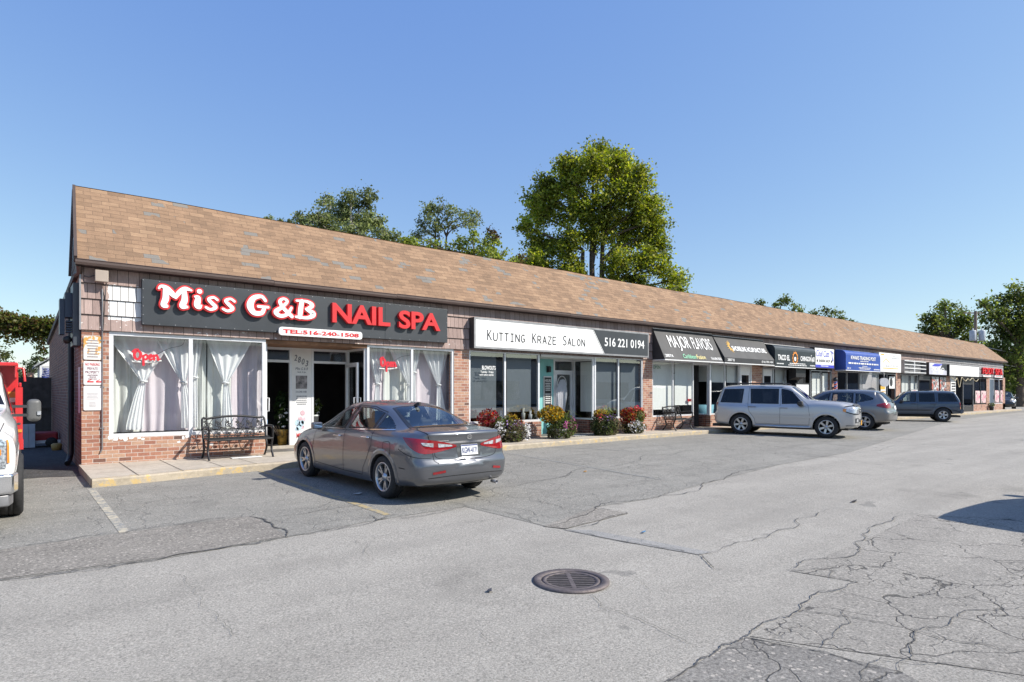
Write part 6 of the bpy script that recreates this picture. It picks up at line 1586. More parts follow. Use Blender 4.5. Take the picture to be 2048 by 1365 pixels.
mb = MB(); xx = fx(528, D + .22); mb.lathe([(0, 0), (.07, 0), (.075, .16), (.03, .24), (.02, .30), (0, .30)], (xx, D + .22, .72), n=14)
tag(mb.build('spray_bottle', pm('blue bottle', (.05, .28, .62), .35), origin='base'), 'blue bottle on the sill at the entrance end of the nail spa window', 'bottle')
for p_, lab in ((1006, 'string of gold beads beside the first salon mullion'), (1074, 'string of gold beads at the salon entrance side of the window'), (1283, 'string of gold beads beside the pier at the salon')):
    mb = MB(); xx = fx(p_, D + .1)
    for k in range(34): mb.obox((xx + .004 * math.sin(k), D + .11, .75 + k * .056), (.011, .011, .016))
    mb.box(xx - .003, xx + .003, D + .108, D + .112, .72, 2.66)
    tag(mb.build('bead_string', pm('gold beads', (.65, .45, .15), .4, .3), origin='base'), lab, 'bead string', 'bead strings in the salon windows')
# ------------------------------------------------------------------ vehicles
M['carglass'] = glass('car glass', (.60, .66, .65), .07, .95)
M['privacy'] = glass('privacy glass', (.07, .08, .10), .045, .45)
M['frit'] = pm('black glass edge', (.012, .012, .013), .25, var=.1)
M['seat'] = pm('dark car seats', (.045, .045, .048), .7, var=.15)
M['tail_red'] = pm('tail lamp red', (.25, .004, .008), .12, var=.18, scale=25, coat=1)
M['lamp_clear'] = pm('clear lamp', (.50, .52, .55), .15, .35, .45, 22, coat=1)
M['amber'] = pm('amber lamp', (.72, .26, .03), .2, var=.1, coat=1)
M['gap'] = pm('panel gap', (.008, .008, .009), .8)
M['plate_white'] = pm('plate white', (.72, .73, .74), .5, var=.03)
M['plate_gold'] = pm('plate gold', (.80, .38, .03), .5, var=.05)
M['plate_blue'] = pm('plate blue', (.03, .05, .16), .5)
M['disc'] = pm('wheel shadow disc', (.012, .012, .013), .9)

def smooth(a, b, x):
    t = min(1, max(0, (x - a) / (b - a))); return t * t * (3 - 2 * t)

def wheel_parts(Rt, rim, wd, style):
    """tyre and rim meshes about the origin, outer face towards +y"""
    A = Matrix(((1, 0, 0), (0, 0, 1), (0, -1, 0)))
    t = MB(); h = wd / 2
    t.lathe([(rim - .012, h - .03), (rim + .004, h - .006), (rim + .03, h + .002), (Rt - .045, h + .002), (Rt - .014, h - .022), (Rt - .002, h - .05), (Rt - .002, .03), (Rt - .010, .027), (Rt - .010, .021), (Rt - .002, .018),
             (Rt - .002, -.018), (Rt - .010, -.021), (Rt - .010, -.027), (Rt - .002, -.03), (Rt - .002, -h + .05), (Rt - .014, -h + .022), (Rt - .05, -h), (rim, -h + .01)], M=A, n=44)
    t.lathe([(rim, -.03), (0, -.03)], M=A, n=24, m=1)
    r = MB()
    r.lathe([(rim + .004, h - .006), (rim - .008, h - .001), (rim - .020, h - .012), (rim - .026, h - .05), (rim - .035, -.02)], M=A, n=44)
    r.lathe([(.0, h - .012), (.028, h - .013), (.034, h - .022), (.060, h - .030), (.066, h - .05)], M=A, n=20)
    def spoke(a, w0, w1, da=0.0):
        ca, sa = math.cos(a), math.sin(a)
        for (r0, r1, h0, h1) in ((.05, rim * .62, h - .034, h - .028), (rim * .62, rim - .012, h - .028, h - .022)):
            wa = w0 + (w1 - w0) * (r0 - .05) / (rim - .06); wb = w0 + (w1 - w0) * (r1 - .05) / (rim - .06)
            q = []
            for rr, ww, hh in ((r0, wa, h0), (r1, wb, h1)):
                off = da * (rr - .05)
                for s in (-1, 1):
                    for dz in (0, -.035):
                        e = s * ww / 2 * (1 if dz == 0 else 1.25) + off
                        q.append((rr * ca - e * sa, hh + dz, rr * sa + e * ca))
            r.add(q, [(0, 2, 6, 4), (0, 4, 5, 1), (2, 3, 7, 6), (4, 6, 7, 5)])
    n = {'twin': 5, 'six': 6, 'five': 5, 'multi': 10}[style]
    for k in range(n):
        a = 2 * math.pi * k / n + .3
        if style == 'twin':
            spoke(a, .030, .024, .26); spoke(a, .030, .024, -.26)
        elif style == 'multi': spoke(a, .026, .03, .05)
        else: spoke(a, .055, .075 if style == 'six' else .10)
        if style != 'multi' and n == 5: r.lathe([(0, h - .024), (.009, h - .024), (.009, h - .04)], (.045 * math.cos(a + .6), 0, .045 * math.sin(a + .6)), A, 6)
    return t, r

def vehicle(name, label, sp, P, ref, head, pm_, cat='car', group=None, sc=1.0):
    ang = math.atan2(head[1], head[0])
    f = Vector((math.cos(ang), math.sin(ang), 0)); l = Vector((-f.y, f.x, 0))
    loc = Vector((P[0], P[1], 0)) - f * ref[0] * sc - l * ref[1] * sc
    xa, xb = sp['axles']
    zf = gz((loc + f * xa).y); zr = gz((loc + f * xb).y); loc.z = (zf * -xb + zr * xa) / (xa - xb)
    root = empty(name, loc, 0, label, cat, group)
    root.rotation_euler = Matrix((Vector((f.x, f.y, (zf - zr) / (xa - xb))).normalized(), l, Vector((f.x, f.y, (zf - zr) / (xa - xb))).normalized().cross(l))).transposed().to_euler()
    root.scale = (sc, sc, sc)
    zt, zs, zb, w, ws, wr = (pchip(sp[k]) for k in ('zt', 'zs', 'zb', 'w', 'ws', 'wr'))
    xr, xf = sp['xr'], sp['xf']; r = sp.get('r', .10); gr, gf = pchip(sp['gr']), pchip(sp['gf']); kr, kf = sp['kr'], sp['kf']
    nx = sp.get('nx', 110)
    xs = [xr + r * (1 - math.cos(k / 7 * math.pi / 2)) for k in range(7)] + [xr + r + (xf - xr - 2 * r) * k / nx for k in range(nx)] + [xf - r + r * math.sin(k / 7 * math.pi / 2) for k in range(8)]
    def section(x):
        x_ = min(max(x, xr), xf); a, b, c = zt(x_), zs(x_), zb(x_); b = min(b, a - .012); W, S, T = w(x_), min(ws(x_), w(x_) - .005), wr(x_); h = a - b
        T = min(T, S - .02)
        hb = b - c
        pts = [(0, c), (W * .55, c), (W * .86, c + .005), (W * .955, c + .05), (W * .985, c + .16 * min(1, hb / .7)), (W, c + hb * .52), (W * .995, c + hb * .74), (S + (W - S) * .62, b - hb * .09), (S, b),
               (S + (T - S) * .36, b + h * .34), (S + (T - S) * .72, b + h * .66), (T, b + h * .86), (T * .82, b + h * .945), (T * .45, b + h * .99), (0, a)]
        half = crom([(p[0], p[1], 0) for p in pts], 4)
        return [(max(0, q.x), q.y) for q in half]
    rings = []; V = []; Fc = []
    for x in xs:
        s = section(x); d = 0.0
        if x < xr + r: q = (xr + r - x) / r; d = r * (1 - math.sqrt(max(0, 1 - q * q)))
        if x > xf - r: q = (x - xf + r) / r; d = r * (1 - math.sqrt(max(0, 1 - q * q)))
        if d:
            W = max(p[0] for p in s); z0 = min(p[1] for p in s); z1 = max(p[1] for p in s); zc = (z0 + z1) / 2; hh = (z1 - z0) / 2
            s = [(p[0] * (W - d) / W, zc + (p[1] - zc) * (hh - d) / hh) for p in s]
        ring = [(x, p[0], p[1]) for p in s] + [(x, -p[0], p[1]) for p in s[-2:0:-1]]
        rings.append(ring)
    N = len(rings[0])
    def capr(ring):
        z0 = min(p[2] for p in ring); z1 = max(p[2] for p in ring); zc = (z0 + z1) / 2
        return [[(p[0], p[1] * k, zc + (p[2] - zc) * k) for p in ring] for k in (.12, .35, .6, .82, .95)]
    allr = capr(rings[0]) + rings + capr(rings[-1])[::-1]
    for ring in allr:
        for (x, y, z) in ring:
            ar = smooth(xr + .75, xr + .05, x); af = smooth(xf - .75, xf - .05, x)
            V.append(Vector((x + ar * (gr(z) + kr * y * y) - af * (gf(z) + kf * y * y), y, z)))
    for i in range(len(allr) - 1):
        for k in range(N): Fc.append((i * N + k, (i + 1) * N + k, (i + 1) * N + (k + 1) % N, i * N + (k + 1) % N))
    Fc.append(tuple(range(N))); Fc.append(tuple((len(allr) - 1) * N + k for k in range(N))[::-1])
    cen = Vector((0, 0, .7))
    bvh = BVHTree.FromPolygons(V, Fc)
    def hit(p, o, off=0.0):
        p, o = Vector(p), Vector(o).normalized()
        loc_, nn_, _, _ = bvh.ray_cast(p + o * 3.0, -o)
        if loc_ is None:
            loc_, nn_, _, _ = bvh.find_nearest(p)
        if nn_.dot(o) < 0: nn_ = -nn_
        return loc_ + nn_ * off, nn_
    def res(line, n):
        L = [Vector(p) for p in line]
        if len(L) > 2: L = crom(L, 8)
        d = [0]
        for a, b in zip(L, L[1:]): d.append(d[-1] + (b - a).length)
        out = []
        for k in range(n + 1):
            t = d[-1] * k / n; j = max(i for i in range(len(d)) if d[i] <= t + 1e-9); j = min(j, len(L) - 2)
            u = (t - d[j]) / max(1e-9, d[j + 1] - d[j]); out.append(L[j].lerp(L[j + 1], min(1, u)))
        return out
    def patch(mb, B, T, o, off=.003, nu=14, nv=8, frit=0, m=0, mf=1, edge=True):
        b, t = res(B, nu), res(T, nu); vv = []; us = list(range(nu + 1))
        vrows = [j / nv for j in range(nv + 1)]
        if frit: vrows = [0, frit] + [frit + (1 - 2 * frit) * j / nv for j in range(1, nv)] + [1 - frit, 1]
        for q in vrows:
            for i in us:
                p, nn_ = hit(b[i].lerp(t[i], q), o, off); vv.append(p)
        nr = len(vrows); fs = []; ms = []
        flip = None
        base = len(mb.v)
        for j in range(nr - 1):
            for i in range(nu):
                q = (j * (nu + 1) + i, j * (nu + 1) + i + 1, (j + 1) * (nu + 1) + i + 1, (j + 1) * (nu + 1) + i)
                n_ = (vv[q[1]] - vv[q[0]]).cross(vv[q[3]] - vv[q[0]])
                if flip is None and n_.length > 1e-9: flip = n_.dot(Vector(o)) < 0
                fr = frit and (j == 0 or j == nr - 2 or i == 0 or i == nu - 1)
                mb.add([], [], 0); mb.f.append([base + k for k in (q[::-1] if flip else q)]); mb.mi.append(mf if fr else m); mb.sm.append(True)
        mb.v.extend([tuple(p) for p in vv])
        return mb
    def strip(mb, line, o, wd, off=.002, n=30, m=0):
        L = res(line, n); o = Vector(o).normalized(); pr = []
        for i, p in enumerate(L):
            d = (L[min(i + 1, n)] - L[max(i - 1, 0)]).normalized(); s = d.cross(o).normalized() * wd / 2
            pr.append((hit(p - s, o, off)[0], hit(p + s, o, off)[0]))
        for a, b in zip(pr, pr[1:]):
            mb.add([a[0], b[0], b[1], a[1]], [(0, 1, 2, 3)], m, True)
    # ---- window openings and arches cut out of the shell
    cuts = []
    def mir(line): return [(p[0], -p[1], p[2]) for p in line]
    S3 = lambda line, s=1: [(p[0], s * p[2] if len(p) > 2 else s, p[1]) for p in line]     # (x,z) -> 3-D at the side
    wins = []
    for (B, T, g) in sp['side_windows']:
        for s in (1, -1): wins.append((S3(B, s), S3(T, s), (0, s, 0), g, 'side_window'))
    for (B, T, o, g, nm) in sp['end_windows']: wins.append((B, T, o, g, nm))
    kill = set(); cx_ = [sum((V[i] for i in f_), Vector()) / len(f_) for f_ in Fc]
    fn = []
    for f_, c in zip(Fc, cx_):
        n_ = (V[f_[1]] - V[f_[0]]).cross(V[f_[2]] - V[f_[0]])
        if n_.length < 1e-12: n_ = (V[f_[2]] - V[f_[0]]).cross(V[f_[3]] - V[f_[0]])
        n_.normalize() if n_.length > 1e-12 else None
        fn.append(n_)
    # outward winding check on one mid face
    if sum(n_.dot(c - Vector((c.x, 0, .7))) for n_, c in zip(fn, cx_)) < 0:
        Fc = [f_[::-1] for f_ in Fc]; fn = [-n_ for n_ in fn]
    for B, T, o, g, nm in wins:
        o = Vector(o).normalized(); tx = o.cross(Vector((0, 0, 1))); tx = tx.normalized() if tx.length > .1 else Vector((0, 1, 0)); ty = o.cross(tx)
        poly = [Vector((p.dot(tx), p.dot(ty))) for p in res(B, 12)] + [Vector((p.dot(tx), p.dot(ty))) for p in res(T, 12)[::-1]]
        c0 = sum(poly, Vector((0, 0))) / len(poly); poly = [c0 + (p - c0) * .955 for p in poly]
        for k, c in enumerate(cx_):
            if fn[k].dot(o) < .12: continue
            x, y = c.dot(tx), c.dot(ty); ins = False; j = len(poly) - 1
            for i in range(len(poly)):
                if (poly[i].y > y) != (poly[j].y > y) and x < (poly[j].x - poly[i].x) * (y - poly[i].y) / (poly[j].y - poly[i].y + 1e-12) + poly[i].x: ins = not ins
                j = i
            if ins: kill.add(k)
    RA = sp['arch']; Rt = sp['tyre']; W0 = max(p[1] for p in sp['w'])
    for k, c in enumerate(cx_):
        for xw in sp['axles']:
            if abs(c.y) > W0 * .55 and math.hypot(c.x - xw, c.z - Rt) < RA: kill.add(k)
    # ---- panels: the shell splits into named panels that keep the shell's shading
    vn = [Vector() for _ in V]
    for f_, n_ in zip(Fc, fn):
        for i in f_: vn[i] += n_
    vn = [n_.normalized() if n_.length > 1e-9 else Vector((0, 0, 1)) for n_ in vn]
    def inpoly(poly, x, y):
        ins = False; j = len(poly) - 1
        for i in range(len(poly)):
            if (poly[i][1] > y) != (poly[j][1] > y) and x < (poly[j][0] - poly[i][0]) * (y - poly[i][1]) / (poly[j][1] - poly[i][1] + 1e-12) + poly[i][0]: ins = not ins
            j = i
        return ins
    reg = {}
    for k, c in enumerate(cx_):
        if k in kill: continue
        nm = 'body'
        if abs(fn[k].y) > .35:
            for i, dp in enumerate(sp['doors']):
                if inpoly(dp, c.x, c.z): nm = ('door', i, c.y > 0)
        if nm == 'body' and fn[k].z > .3 and sp['hood'][0] < c.x < sp['hood'][1] and c.z > sp['hood'][2] and abs(c.y) < sp['hood'][3]: nm = 'hood'
        if nm == 'body' and c.x < sp['lid'][0] and c.z > sp['lid'][1] and abs(c.y) < sp['lid'][2]: nm = sp.get('lid_name', 'boot_lid')
        if nm == 'body' and c.z < sp['bump'][0] and c.x < sp['axles'][1] - RA - .03: nm = 'rear_bumper'
        if nm == 'body' and c.z < sp['bump'][1] and c.x > sp['axles'][0] + RA + .03: nm = 'front_bumper'
        reg.setdefault(nm, []).append(k)
    doors = {}
    body = None
    for nm in sorted(reg, key=lambda q: (q != 'body', str(q))):
        ks = reg[nm]; idx = {}; vs = []; fs = []
        for k in ks:
            fs.append([idx.setdefault(i, len(idx)) for i in Fc[k]])
        inv = sorted(idx, key=idx.get); me = bpy.data.meshes.new('panel'); me.from_pydata([V[i] for i in inv], [], fs)
        me.materials.append(pm_); me.polygons.foreach_set('use_smooth', [True] * len(fs)); me.update()
        me.normals_split_custom_set_from_vertices([vn[i] for i in inv])
        nm_ = nm if isinstance(nm, str) else 'door'; me.name = nm_
        o = bpy.data.objects.new(nm_, me); COL.objects.link(o); o.parent = root
        if nm == 'body': body = o
        if not isinstance(nm, str): doors[(nm[1], nm[2])] = o
    def add(mb, name, mats, parent=None): return mb.build(name, mats, parent or root, world=False)
    # windows
    for B, T, o, g, nm in wins:
        par = root
        if nm == 'side_window':
            xm = sum(p[0] for p in B) / len(B); sgn = B[0][1] > 0
            for i, dp in enumerate(sp['doors']):
                if min(q[0] for q in dp) < xm < max(q[0] for q in dp) and (i, sgn) in doors: par = doors[(i, sgn)]
        add(patch(MB(), B, T, o, .004, 18 if nm != 'side_window' else 14, 8, .05), nm, [M[g], M['frit']], par)
    # arch lips and liners
    for xw in sp['axles']:
        for s in (1, -1):
            mb = MB(); pr = []; n = 40
            for i in range(n + 1):
                a = R(-28 + 236 * i / n); ca, sa = math.cos(a), math.sin(a); row = []
                zz = Rt + RA * sa
                if zz < zb(xw) - .02: pr.append(None); continue
                for rr, off in ((RA - .015, .006), (RA + .03, .009), (RA + .06, .002)): row.append(hit((xw + rr * ca, s, Rt + rr * sa), (0, s, 0), off)[0])
                q = row[0].copy(); q.y -= s * .06; q2 = q.copy(); q2.y = s * W0 * .5
                pr.append([q2, q] + row)
            for a, b in zip(pr, pr[1:]):
                if a is None or b is None: continue
                for j in range(4):
                    q = [a[j], b[j], b[j + 1], a[j + 1]]
                    mb.add(q if s < 0 else q[::-1], [(0, 1, 2, 3)], 1 if j == 0 else 0, True)
            lipm = sp.get('lip') or pm_
            add(mb, 'wheel_arch', [lipm, M['plastic']], body)
    mb = MB(); mb.box(sp['cabin'][0] - .6, sp['cabin'][1] + .5, -W0 * .52, W0 * .52, .24, .34); mb.box(sp['xr'] + .3, sp['xf'] - .35, -W0 * .5, W0 * .5, .26, .36); add(mb, 'underbody', M['plastic'], body)
    # wheels
    t_, r_ = wheel_parts(Rt, sp['rim'], sp['tw'], sp['style'])
    first = None
    for xw in sp['axles']:
        for s in (1, -1):
            y = s * (sp['track'] - sp['tw'] / 2)
            if first is None:
                first = add(t_, 'wheel', [M['rubber'], M['disc']]); rim = add(r_, 'rim', M['alloy'], first); o = first
            else:
                o = first.copy(); COL.objects.link(o); q = rim.copy(); COL.objects.link(q); q.parent = o
            o.location = (xw, y, Rt); o.rotation_euler = (0, R(23 * xw * 3), 0 if s > 0 else math.pi)
    # seams
    mb = MB()
    for dp in sp['doors']:
        for s in (1, -1):
            lows = [p for p in dp]
            for a, b in zip(lows, lows[1:] + lows[:1]):
                strip(mb, S3([a, b], s), (0, s, 0), .009, .0018, 14)
    for line, o in sp.get('seams', []):
        strip(mb, line, o, .009, .0018, 30)
    add(mb, 'panel_gap', M['gap'], body)
    # trim strips
    for nm, mat_, lines in sp.get('trims', []):
        mb = MB()
        for line, o, wd, off in lines: strip(mb, line, o, wd, off, 30)
        add(mb, nm, mat_)
    # lamps
    for nm, mats, B, T, o, off, both in sp.get('lamps', []):
        for s in ((1, -1) if both else (1,)):
            q = (lambda L: [(p[0], p[1] * s, p[2]) for p in L])
            add(patch(MB(), q(B), q(T), (o[0], o[1] * s, o[2]), off, 12, 6, 0), nm, mats)
    # cabin
    c0, c1, zf_, yh = sp['cabin']
    mb = MB(); mb.box(c0, c1, -yh, yh, .36, zf_ - .18)
    mb.box(c1 - .02, c1 + .35, -yh, yh, zf_ - .3, zf_); add(mb, 'cabin_floor', M['seat'])
    for xs_, ys_ in sp['seats']:
        mb = MB(); tilt = Matrix.Rotation(R(-14), 3, 'Y')
        dz = 0 if xs_ > -.6 else -.11
        mb.obox((xs_, ys_, zf_ - .04 + dz), (.07, .22, .26), tilt); mb.obox((xs_ + .28, ys_, zf_ - .28 + dz), (.27, .23, .08))
        mb.obox((xs_ - .08, ys_, zf_ + .27 + dz), (.045, .12, .075), tilt); o = add(mb, 'seat', M['seat']); bevel(o, .05, 3)
    mb = MB(); mb.lathe([(.17, -.015), (.19, 0), (.17, .015), (.155, 0), (.17, -.015)], (c1 - .12, yh * .5, zf_ + .02), Matrix.Rotation(R(65), 3, 'Y'), 20); add(mb, 'steering_wheel', M['plastic'])
    # mirrors
    mx, my, mz = sp['mirror'][:3]; msz = sp['mirror'][3]
    for s in ((1, -1) if msz > .1 else ()):
        mb = MB(); pts = []; 
        mb.obox((mx, s * my, mz), (.075 * msz, .12 * msz, .075 * msz)); o = add(mb, 'side_mirror', sp['mirror'][4] or pm_); bevel(o, .045 * msz, 4)
        g = MB(); g.quad((mx - .0765 * msz, s * my - .095 * msz, mz - .055 * msz), (mx - .0765 * msz, s * my + .095 * msz, mz - .055 * msz), (mx - .0765 * msz, s * my + .085 * msz, mz + .055 * msz), (mx - .0765 * msz, s * my - .085 * msz, mz + .055 * msz)); add(g, 'mirror_glass', M['chrome'], o)
        a = MB(); a.obox((mx + .03, s * (my - .13 * msz), mz - .05), (.05, .05, .03)); add(a, 'mirror_stalk', M['plastic'], o)
    # handles
    for i, (hx_, hz_) in enumerate(sp['handles']):
        for s in (1, -1):
            p, n_ = hit((hx_, s, hz_), (0, s, 0), .028); q, _ = hit((hx_ + .11, s, hz_ - .003), (0, s, 0), .028); e, _ = hit((hx_ - .11, s, hz_ + .003), (0, s, 0), .028)
            mb = MB(); ee, _ = hit((hx_ - .12, s, hz_), (0, s, 0), .0); qq, _ = hit((hx_ + .12, s, hz_), (0, s, 0), .0)
            mb.tube(crom([ee, e, p, q, qq], 3), [.008] + [.013] * 11 + [.008], 6); par = doors.get((i, s > 0), root)
            add(mb, 'handle', sp.get('handle_mat') or M['chrome'], par)
    # plates
    for (px, z, wd, ht, rear, face, txt, col) in sp.get('plates', []):
        o = Vector((-1 if rear else 1, 0, 0)); p, n_ = hit((px, 0, z), o, .012)
        U = Vector((0, -1, 0)) if rear else Vector((0, 1, 0)); n2 = Vector((n_.x, 0, n_.z)).normalized(); Vv = n2.cross(U)
        mb = MB(); c = [p + U * (a * wd / 2) + Vv * (b * ht / 2) + n2 * d for d in (0, -.02) for a, b in ((-1, -1), (1, -1), (1, 1), (-1, 1))]
        mb.add(c, [(0, 1, 2, 3), (1, 0, 4, 5), (2, 1, 5, 6), (3, 2, 6, 7), (0, 3, 7, 4)]); pl = add(mb, 'number_plate', face)
        if txt:
            mb = MB(); text(mb, txt, p + U * (-wd * .45) + Vv * (-ht * .34) + n2 * .002, wd * .90, ht * .58, (U, Vv, n2), .002, .012); add(mb, 'plate_lettering', col, pl)
            mb = MB(); mb.add([p + U * (a * wd / 2) + Vv * (b * ht) + n2 * .0015 for a, b in ((-.98, .36), (.98, .36), (.98, .48), (-.98, .48))], [(0, 1, 2, 3)]); add(mb, 'plate_band', M['plate_blue'], pl)
    return root, hit, patch, strip, add, body

# ---- grey saloon
MCAR = paint('grey metallic paint', (.142, .148, .165), .72, .32)
SED = dict(axles=(1.3975, -1.3975), xr=-2.44, xf=2.36, tyre=.333, rim=.222, tw=.215, track=.905, arch=.375, style='twin', r=.09, nx=120,
 zt=[(-2.44, 1.05), (-2.3, 1.07), (-1.95, 1.085), (-1.72, 1.105), (-1.5, 1.18), (-1.0, 1.37), (-.7, 1.435), (-.1, 1.468), (.25, 1.435), (.6, 1.28), (1.0, 1.065), (1.15, 1.01), (1.6, .95), (2.0, .86), (2.36, .70)],
 zs=[(-2.44, .985), (-2.1, 1.03), (-1.6, 1.025), (-1.0, .995), (0, .955), (.9, .925), (1.4, .89), (2.0, .78), (2.36, .62)],
 zb=[(-2.44, .27), (-2.0, .24), (-1.4, .20), (0, .175), (1.4, .18), (2.36, .20)],
 w=[(-2.44, .85), (-2.2, .89), (-1.4, .925), (-.5, .908), (.4, .905), (1.4, .918), (2.0, .89), (2.36, .82)],
 ws=[(-2.44, .73), (-2.1, .78), (-1.5, .825), (-.8, .862), (0, .868), (.9, .86), (1.4, .80), (2.0, .70), (2.36, .60)],
 wr=[(-2.44, .66), (-2.0, .66), (-1.6, .58), (-1.0, .545), (-.1, .565), (.3, .565), (.8, .60), (1.1, .62), (1.6, .55), (2.36, .42)],
 gr=[(.18, .16), (.27, .06), (.40, .0), (.56, -.012), (.615, .0), (.655, .04), (.76, .058), (.86, .072), (.97, .068), (1.03, .032), (1.07, .015), (1.2, .0)],
 gf=[(.18, .12), (.35, .0), (.5, 0), (.62, .05), (.75, .16), (1.0, .3)], kr=.23, kf=.36,
 side_windows=[([(.80, .975), (-.08, 1.005)], [(.74, 1.00), (.45, 1.17), (.15, 1.30), (-.13, 1.362)], 'carglass'), ([(-.17, 1.01), (-.99, 1.045)], [(-.21, 1.362), (-.6, 1.352), (-.97, 1.285)], 'carglass'), ([(-1.05, 1.05), (-1.50, 1.07)], [(-1.03, 1.268), (-1.22, 1.20), (-1.47, 1.085)], 'carglass')],
 end_windows=[([(-1.76, .64, 1.10), (-1.80, .3, 1.11), (-1.80, -.3, 1.11), (-1.76, -.64, 1.10)], [(-.96, .47, 1.37), (-.92, .2, 1.39), (-.92, -.2, 1.39), (-.96, -.47, 1.37)], (-.5, 0, .87), 'carglass', 'rear_window'),
              ([(.98, -.66, 1.03), (1.06, 0, 1.05), (.98, .66, 1.03)], [(.26, -.49, 1.40), (.30, 0, 1.42), (.26, .49, 1.40)], (.5, 0, .87), 'carglass', 'windscreen')],
 doors=[[(1.02, .34), (1.03, .62), (.95, .93), (.86, .96), (.45, 1.2), (.12, 1.33), (-.14, 1.385), (-.14, 1.0), (-.12, .6), (-.11, .30)], [(-.11, .30), (-.12, .6), (-.14, 1.0), (-.14, 1.385), (-.6, 1.375), (-1.0, 1.30), (-1.03, 1.05), (-1.06, .80), (-.93, .58), (-.80, .42), (-.76, .30)]],
 hood=(1.05, 2.2, .66, .66), lid=(-1.83, .66, .60), bump=(.66, .60),
 seams=[([(-1.85, .66, 1.08), (-2.2, .68, 1.05), (-2.40, .64, .98), (-2.46, .62, .84), (-2.44, .56, .70)], (-.6, .1, .8)), ([(-1.85, -.66, 1.08), (-2.2, -.68, 1.05), (-2.40, -.64, .98)], (-.6, -.1, .8)),
        ([(-2.40, .58, .76), (-2.44, .55, .69), (-2.46, .3, .655), (-2.46, -.3, .655), (-2.44, -.55, .69), (-2.40, -.58, .76)], (-1, 0, 0)),
        ([(-1.84, .93, .80), (-2.0, .93, .74), (-2.2, .92, .70), (-2.3, .9, .69)], (0, 1, 0)), ([(-1.42, 1, .87), (-1.60, 1, .875), (-1.62, 1, .70), (-1.44, 1, .69), (-1.42, 1, .87)], (0, 1, 0)), ([(1.5, .62, .93), (2.2, .5, .78)], (0, 0, 1)), ([(1.5, -.62, .93), (2.2, -.5, .78)], (0, 0, 1))],
 trims=[('window_trim', M['chrome'], [(S, (0, s, 0), .018, .008) for s in (1, -1) for S in ([(.84, s, .955), (0, s, .985), (-1.0, s, 1.028), (-1.54, s, 1.055)],)]),
        ('boot_chrome', M['chrome'], [([(-2.44, .56, .885), (-2.46, .3, .905), (-2.46, -.3, .905), (-2.44, -.56, .885)], (-1, 0, 0), .030, .006)]),
        ('badge', M['chrome'], [([(-2.44, .045 * math.cos(a), .985 + .028 * math.sin(a)) for a in [k * math.pi / 8 for k in range(17)]], (-1, 0, .1), .010, .008), ([(-2.44, .02, .968), (-2.44, .012, 1.0)], (-1, 0, .1), .009, .008), ([(-2.44, -.012, .968), (-2.44, -.02, 1.0)], (-1, 0, .1), .009, .008), ([(-2.44, .02, .984), (-2.44, -.02, .986)], (-1, 0, .1), .008, .008),
                                   ([(-2.40, .56, .93), (-2.42, .36, .935)], (-1, 0, 0), .014, .006)]),
        ('rear_reflector', M['tail_red'], [([(-2.42, .66, .47), (-2.44, .46, .495)], (-1, .3, 0), .035, .008), ([(-2.42, -.66, .47), (-2.44, -.46, .495)], (-1, -.3, 0), .035, .008)]),
        ('bumper_crease', M['gap'], [([(-2.42, .7, .40), (-2.46, .3, .425), (-2.46, -.3, .425), (-2.42, -.7, .40)], (-1, 0, 0), .010, .003), ([(-2.0, 1, .52), (-1.86, 1, .525)], (0, 1, 0), .012, .004)]),
        ('bumper_valance', M['plastic'], [([(-2.30, .72, .262), (-2.42, .3, .268), (-2.42, -.3, .268), (-2.30, -.72, .262)], (-1, 0, 0), .06, .006)])],
 lamps=[('tail_light', M['tail_red'], [(-1.93, .9, .965), (-2.12, .9, .84), (-2.30, .80, .755), (-2.42, .60, .79), (-2.46, .36, .845)], [(-1.93, .9, .975), (-2.15, .88, .972), (-2.32, .80, .962), (-2.42, .62, .935), (-2.46, .36, .875)], (-.62, .78, .05), .007, True),
        ('tail_light_lens', M['lamp_clear'], [(-2.41, .60, .845), (-2.46, .39, .856)], [(-2.41, .61, .905), (-2.46, .39, .876)], (-.75, .6, .05), .011, True),
        ('tail_light_lens', M['lamp_clear'], [(-2.30, .81, .875), (-2.37, .70, .85)], [(-2.27, .83, .915), (-2.37, .70, .91)], (-.62, .78, .05), .011, True),
        ('headlight', M['lamp_clear'], [(1.75, .87, .70), (2.1, .78, .62), (2.28, .60, .56)], [(1.7, .84, .80), (2.0, .74, .78), (2.24, .56, .68)], (.6, .7, .4), .006, True)],
 cabin=(-1.35, .75, .95, .72), seats=[(-.28, .38), (-.28, -.38), (-1.12, .42), (-1.12, -.42), (-1.14, 0)], mirror=(.72, .985, 1.0, .78, None), handles=[(.10, .865), (-.86, .90)],
 plates=[(-2.45, .785, .31, .155, True, M['plate_white'], 'KGW-4171', M['plate_blue'])])
car1, h1, pt1, st1, ad1, bd1 = vehicle('sedan', 'grey metallic sedan parked nose in before the nail spa', SED, (4.245, 8.30), (-1.3975, .88), (-.17, 2.79), MCAR, sc=.965)
mb = MB(); p, n_ = h1((-.90, 0, 1.40), (-.3, 0, 1), 0); mb.prism([(-.16, 0), (.06, -.01), (-.10, .055), (-.155, .06)], -.018, .018, lambda u, v, w: (p.x + u, w, p.z + v)); ad1(mb, 'roof_antenna', M['plastic'])
mb = MB(); mb.lathe([(.028, .0), (.03, .12), (.024, .12), (.02, .02)], (-2.30, -.52, .255), Matrix(((0, 0, -1), (0, 1, 0), (1, 0, 0))), 12); ad1(mb, 'exhaust_pipe', M['steel'])
mb = MB(); pt1(mb, [(-2.46, .21, .685), (-2.46, -.21, .685)], [(-2.45, .24, .88), (-2.45, -.24, .88)], (-1, 0, 0), .003, 10, 6); ad1(mb, 'plate_recess', paint('plate recess grey', (.12, .12, .125)))

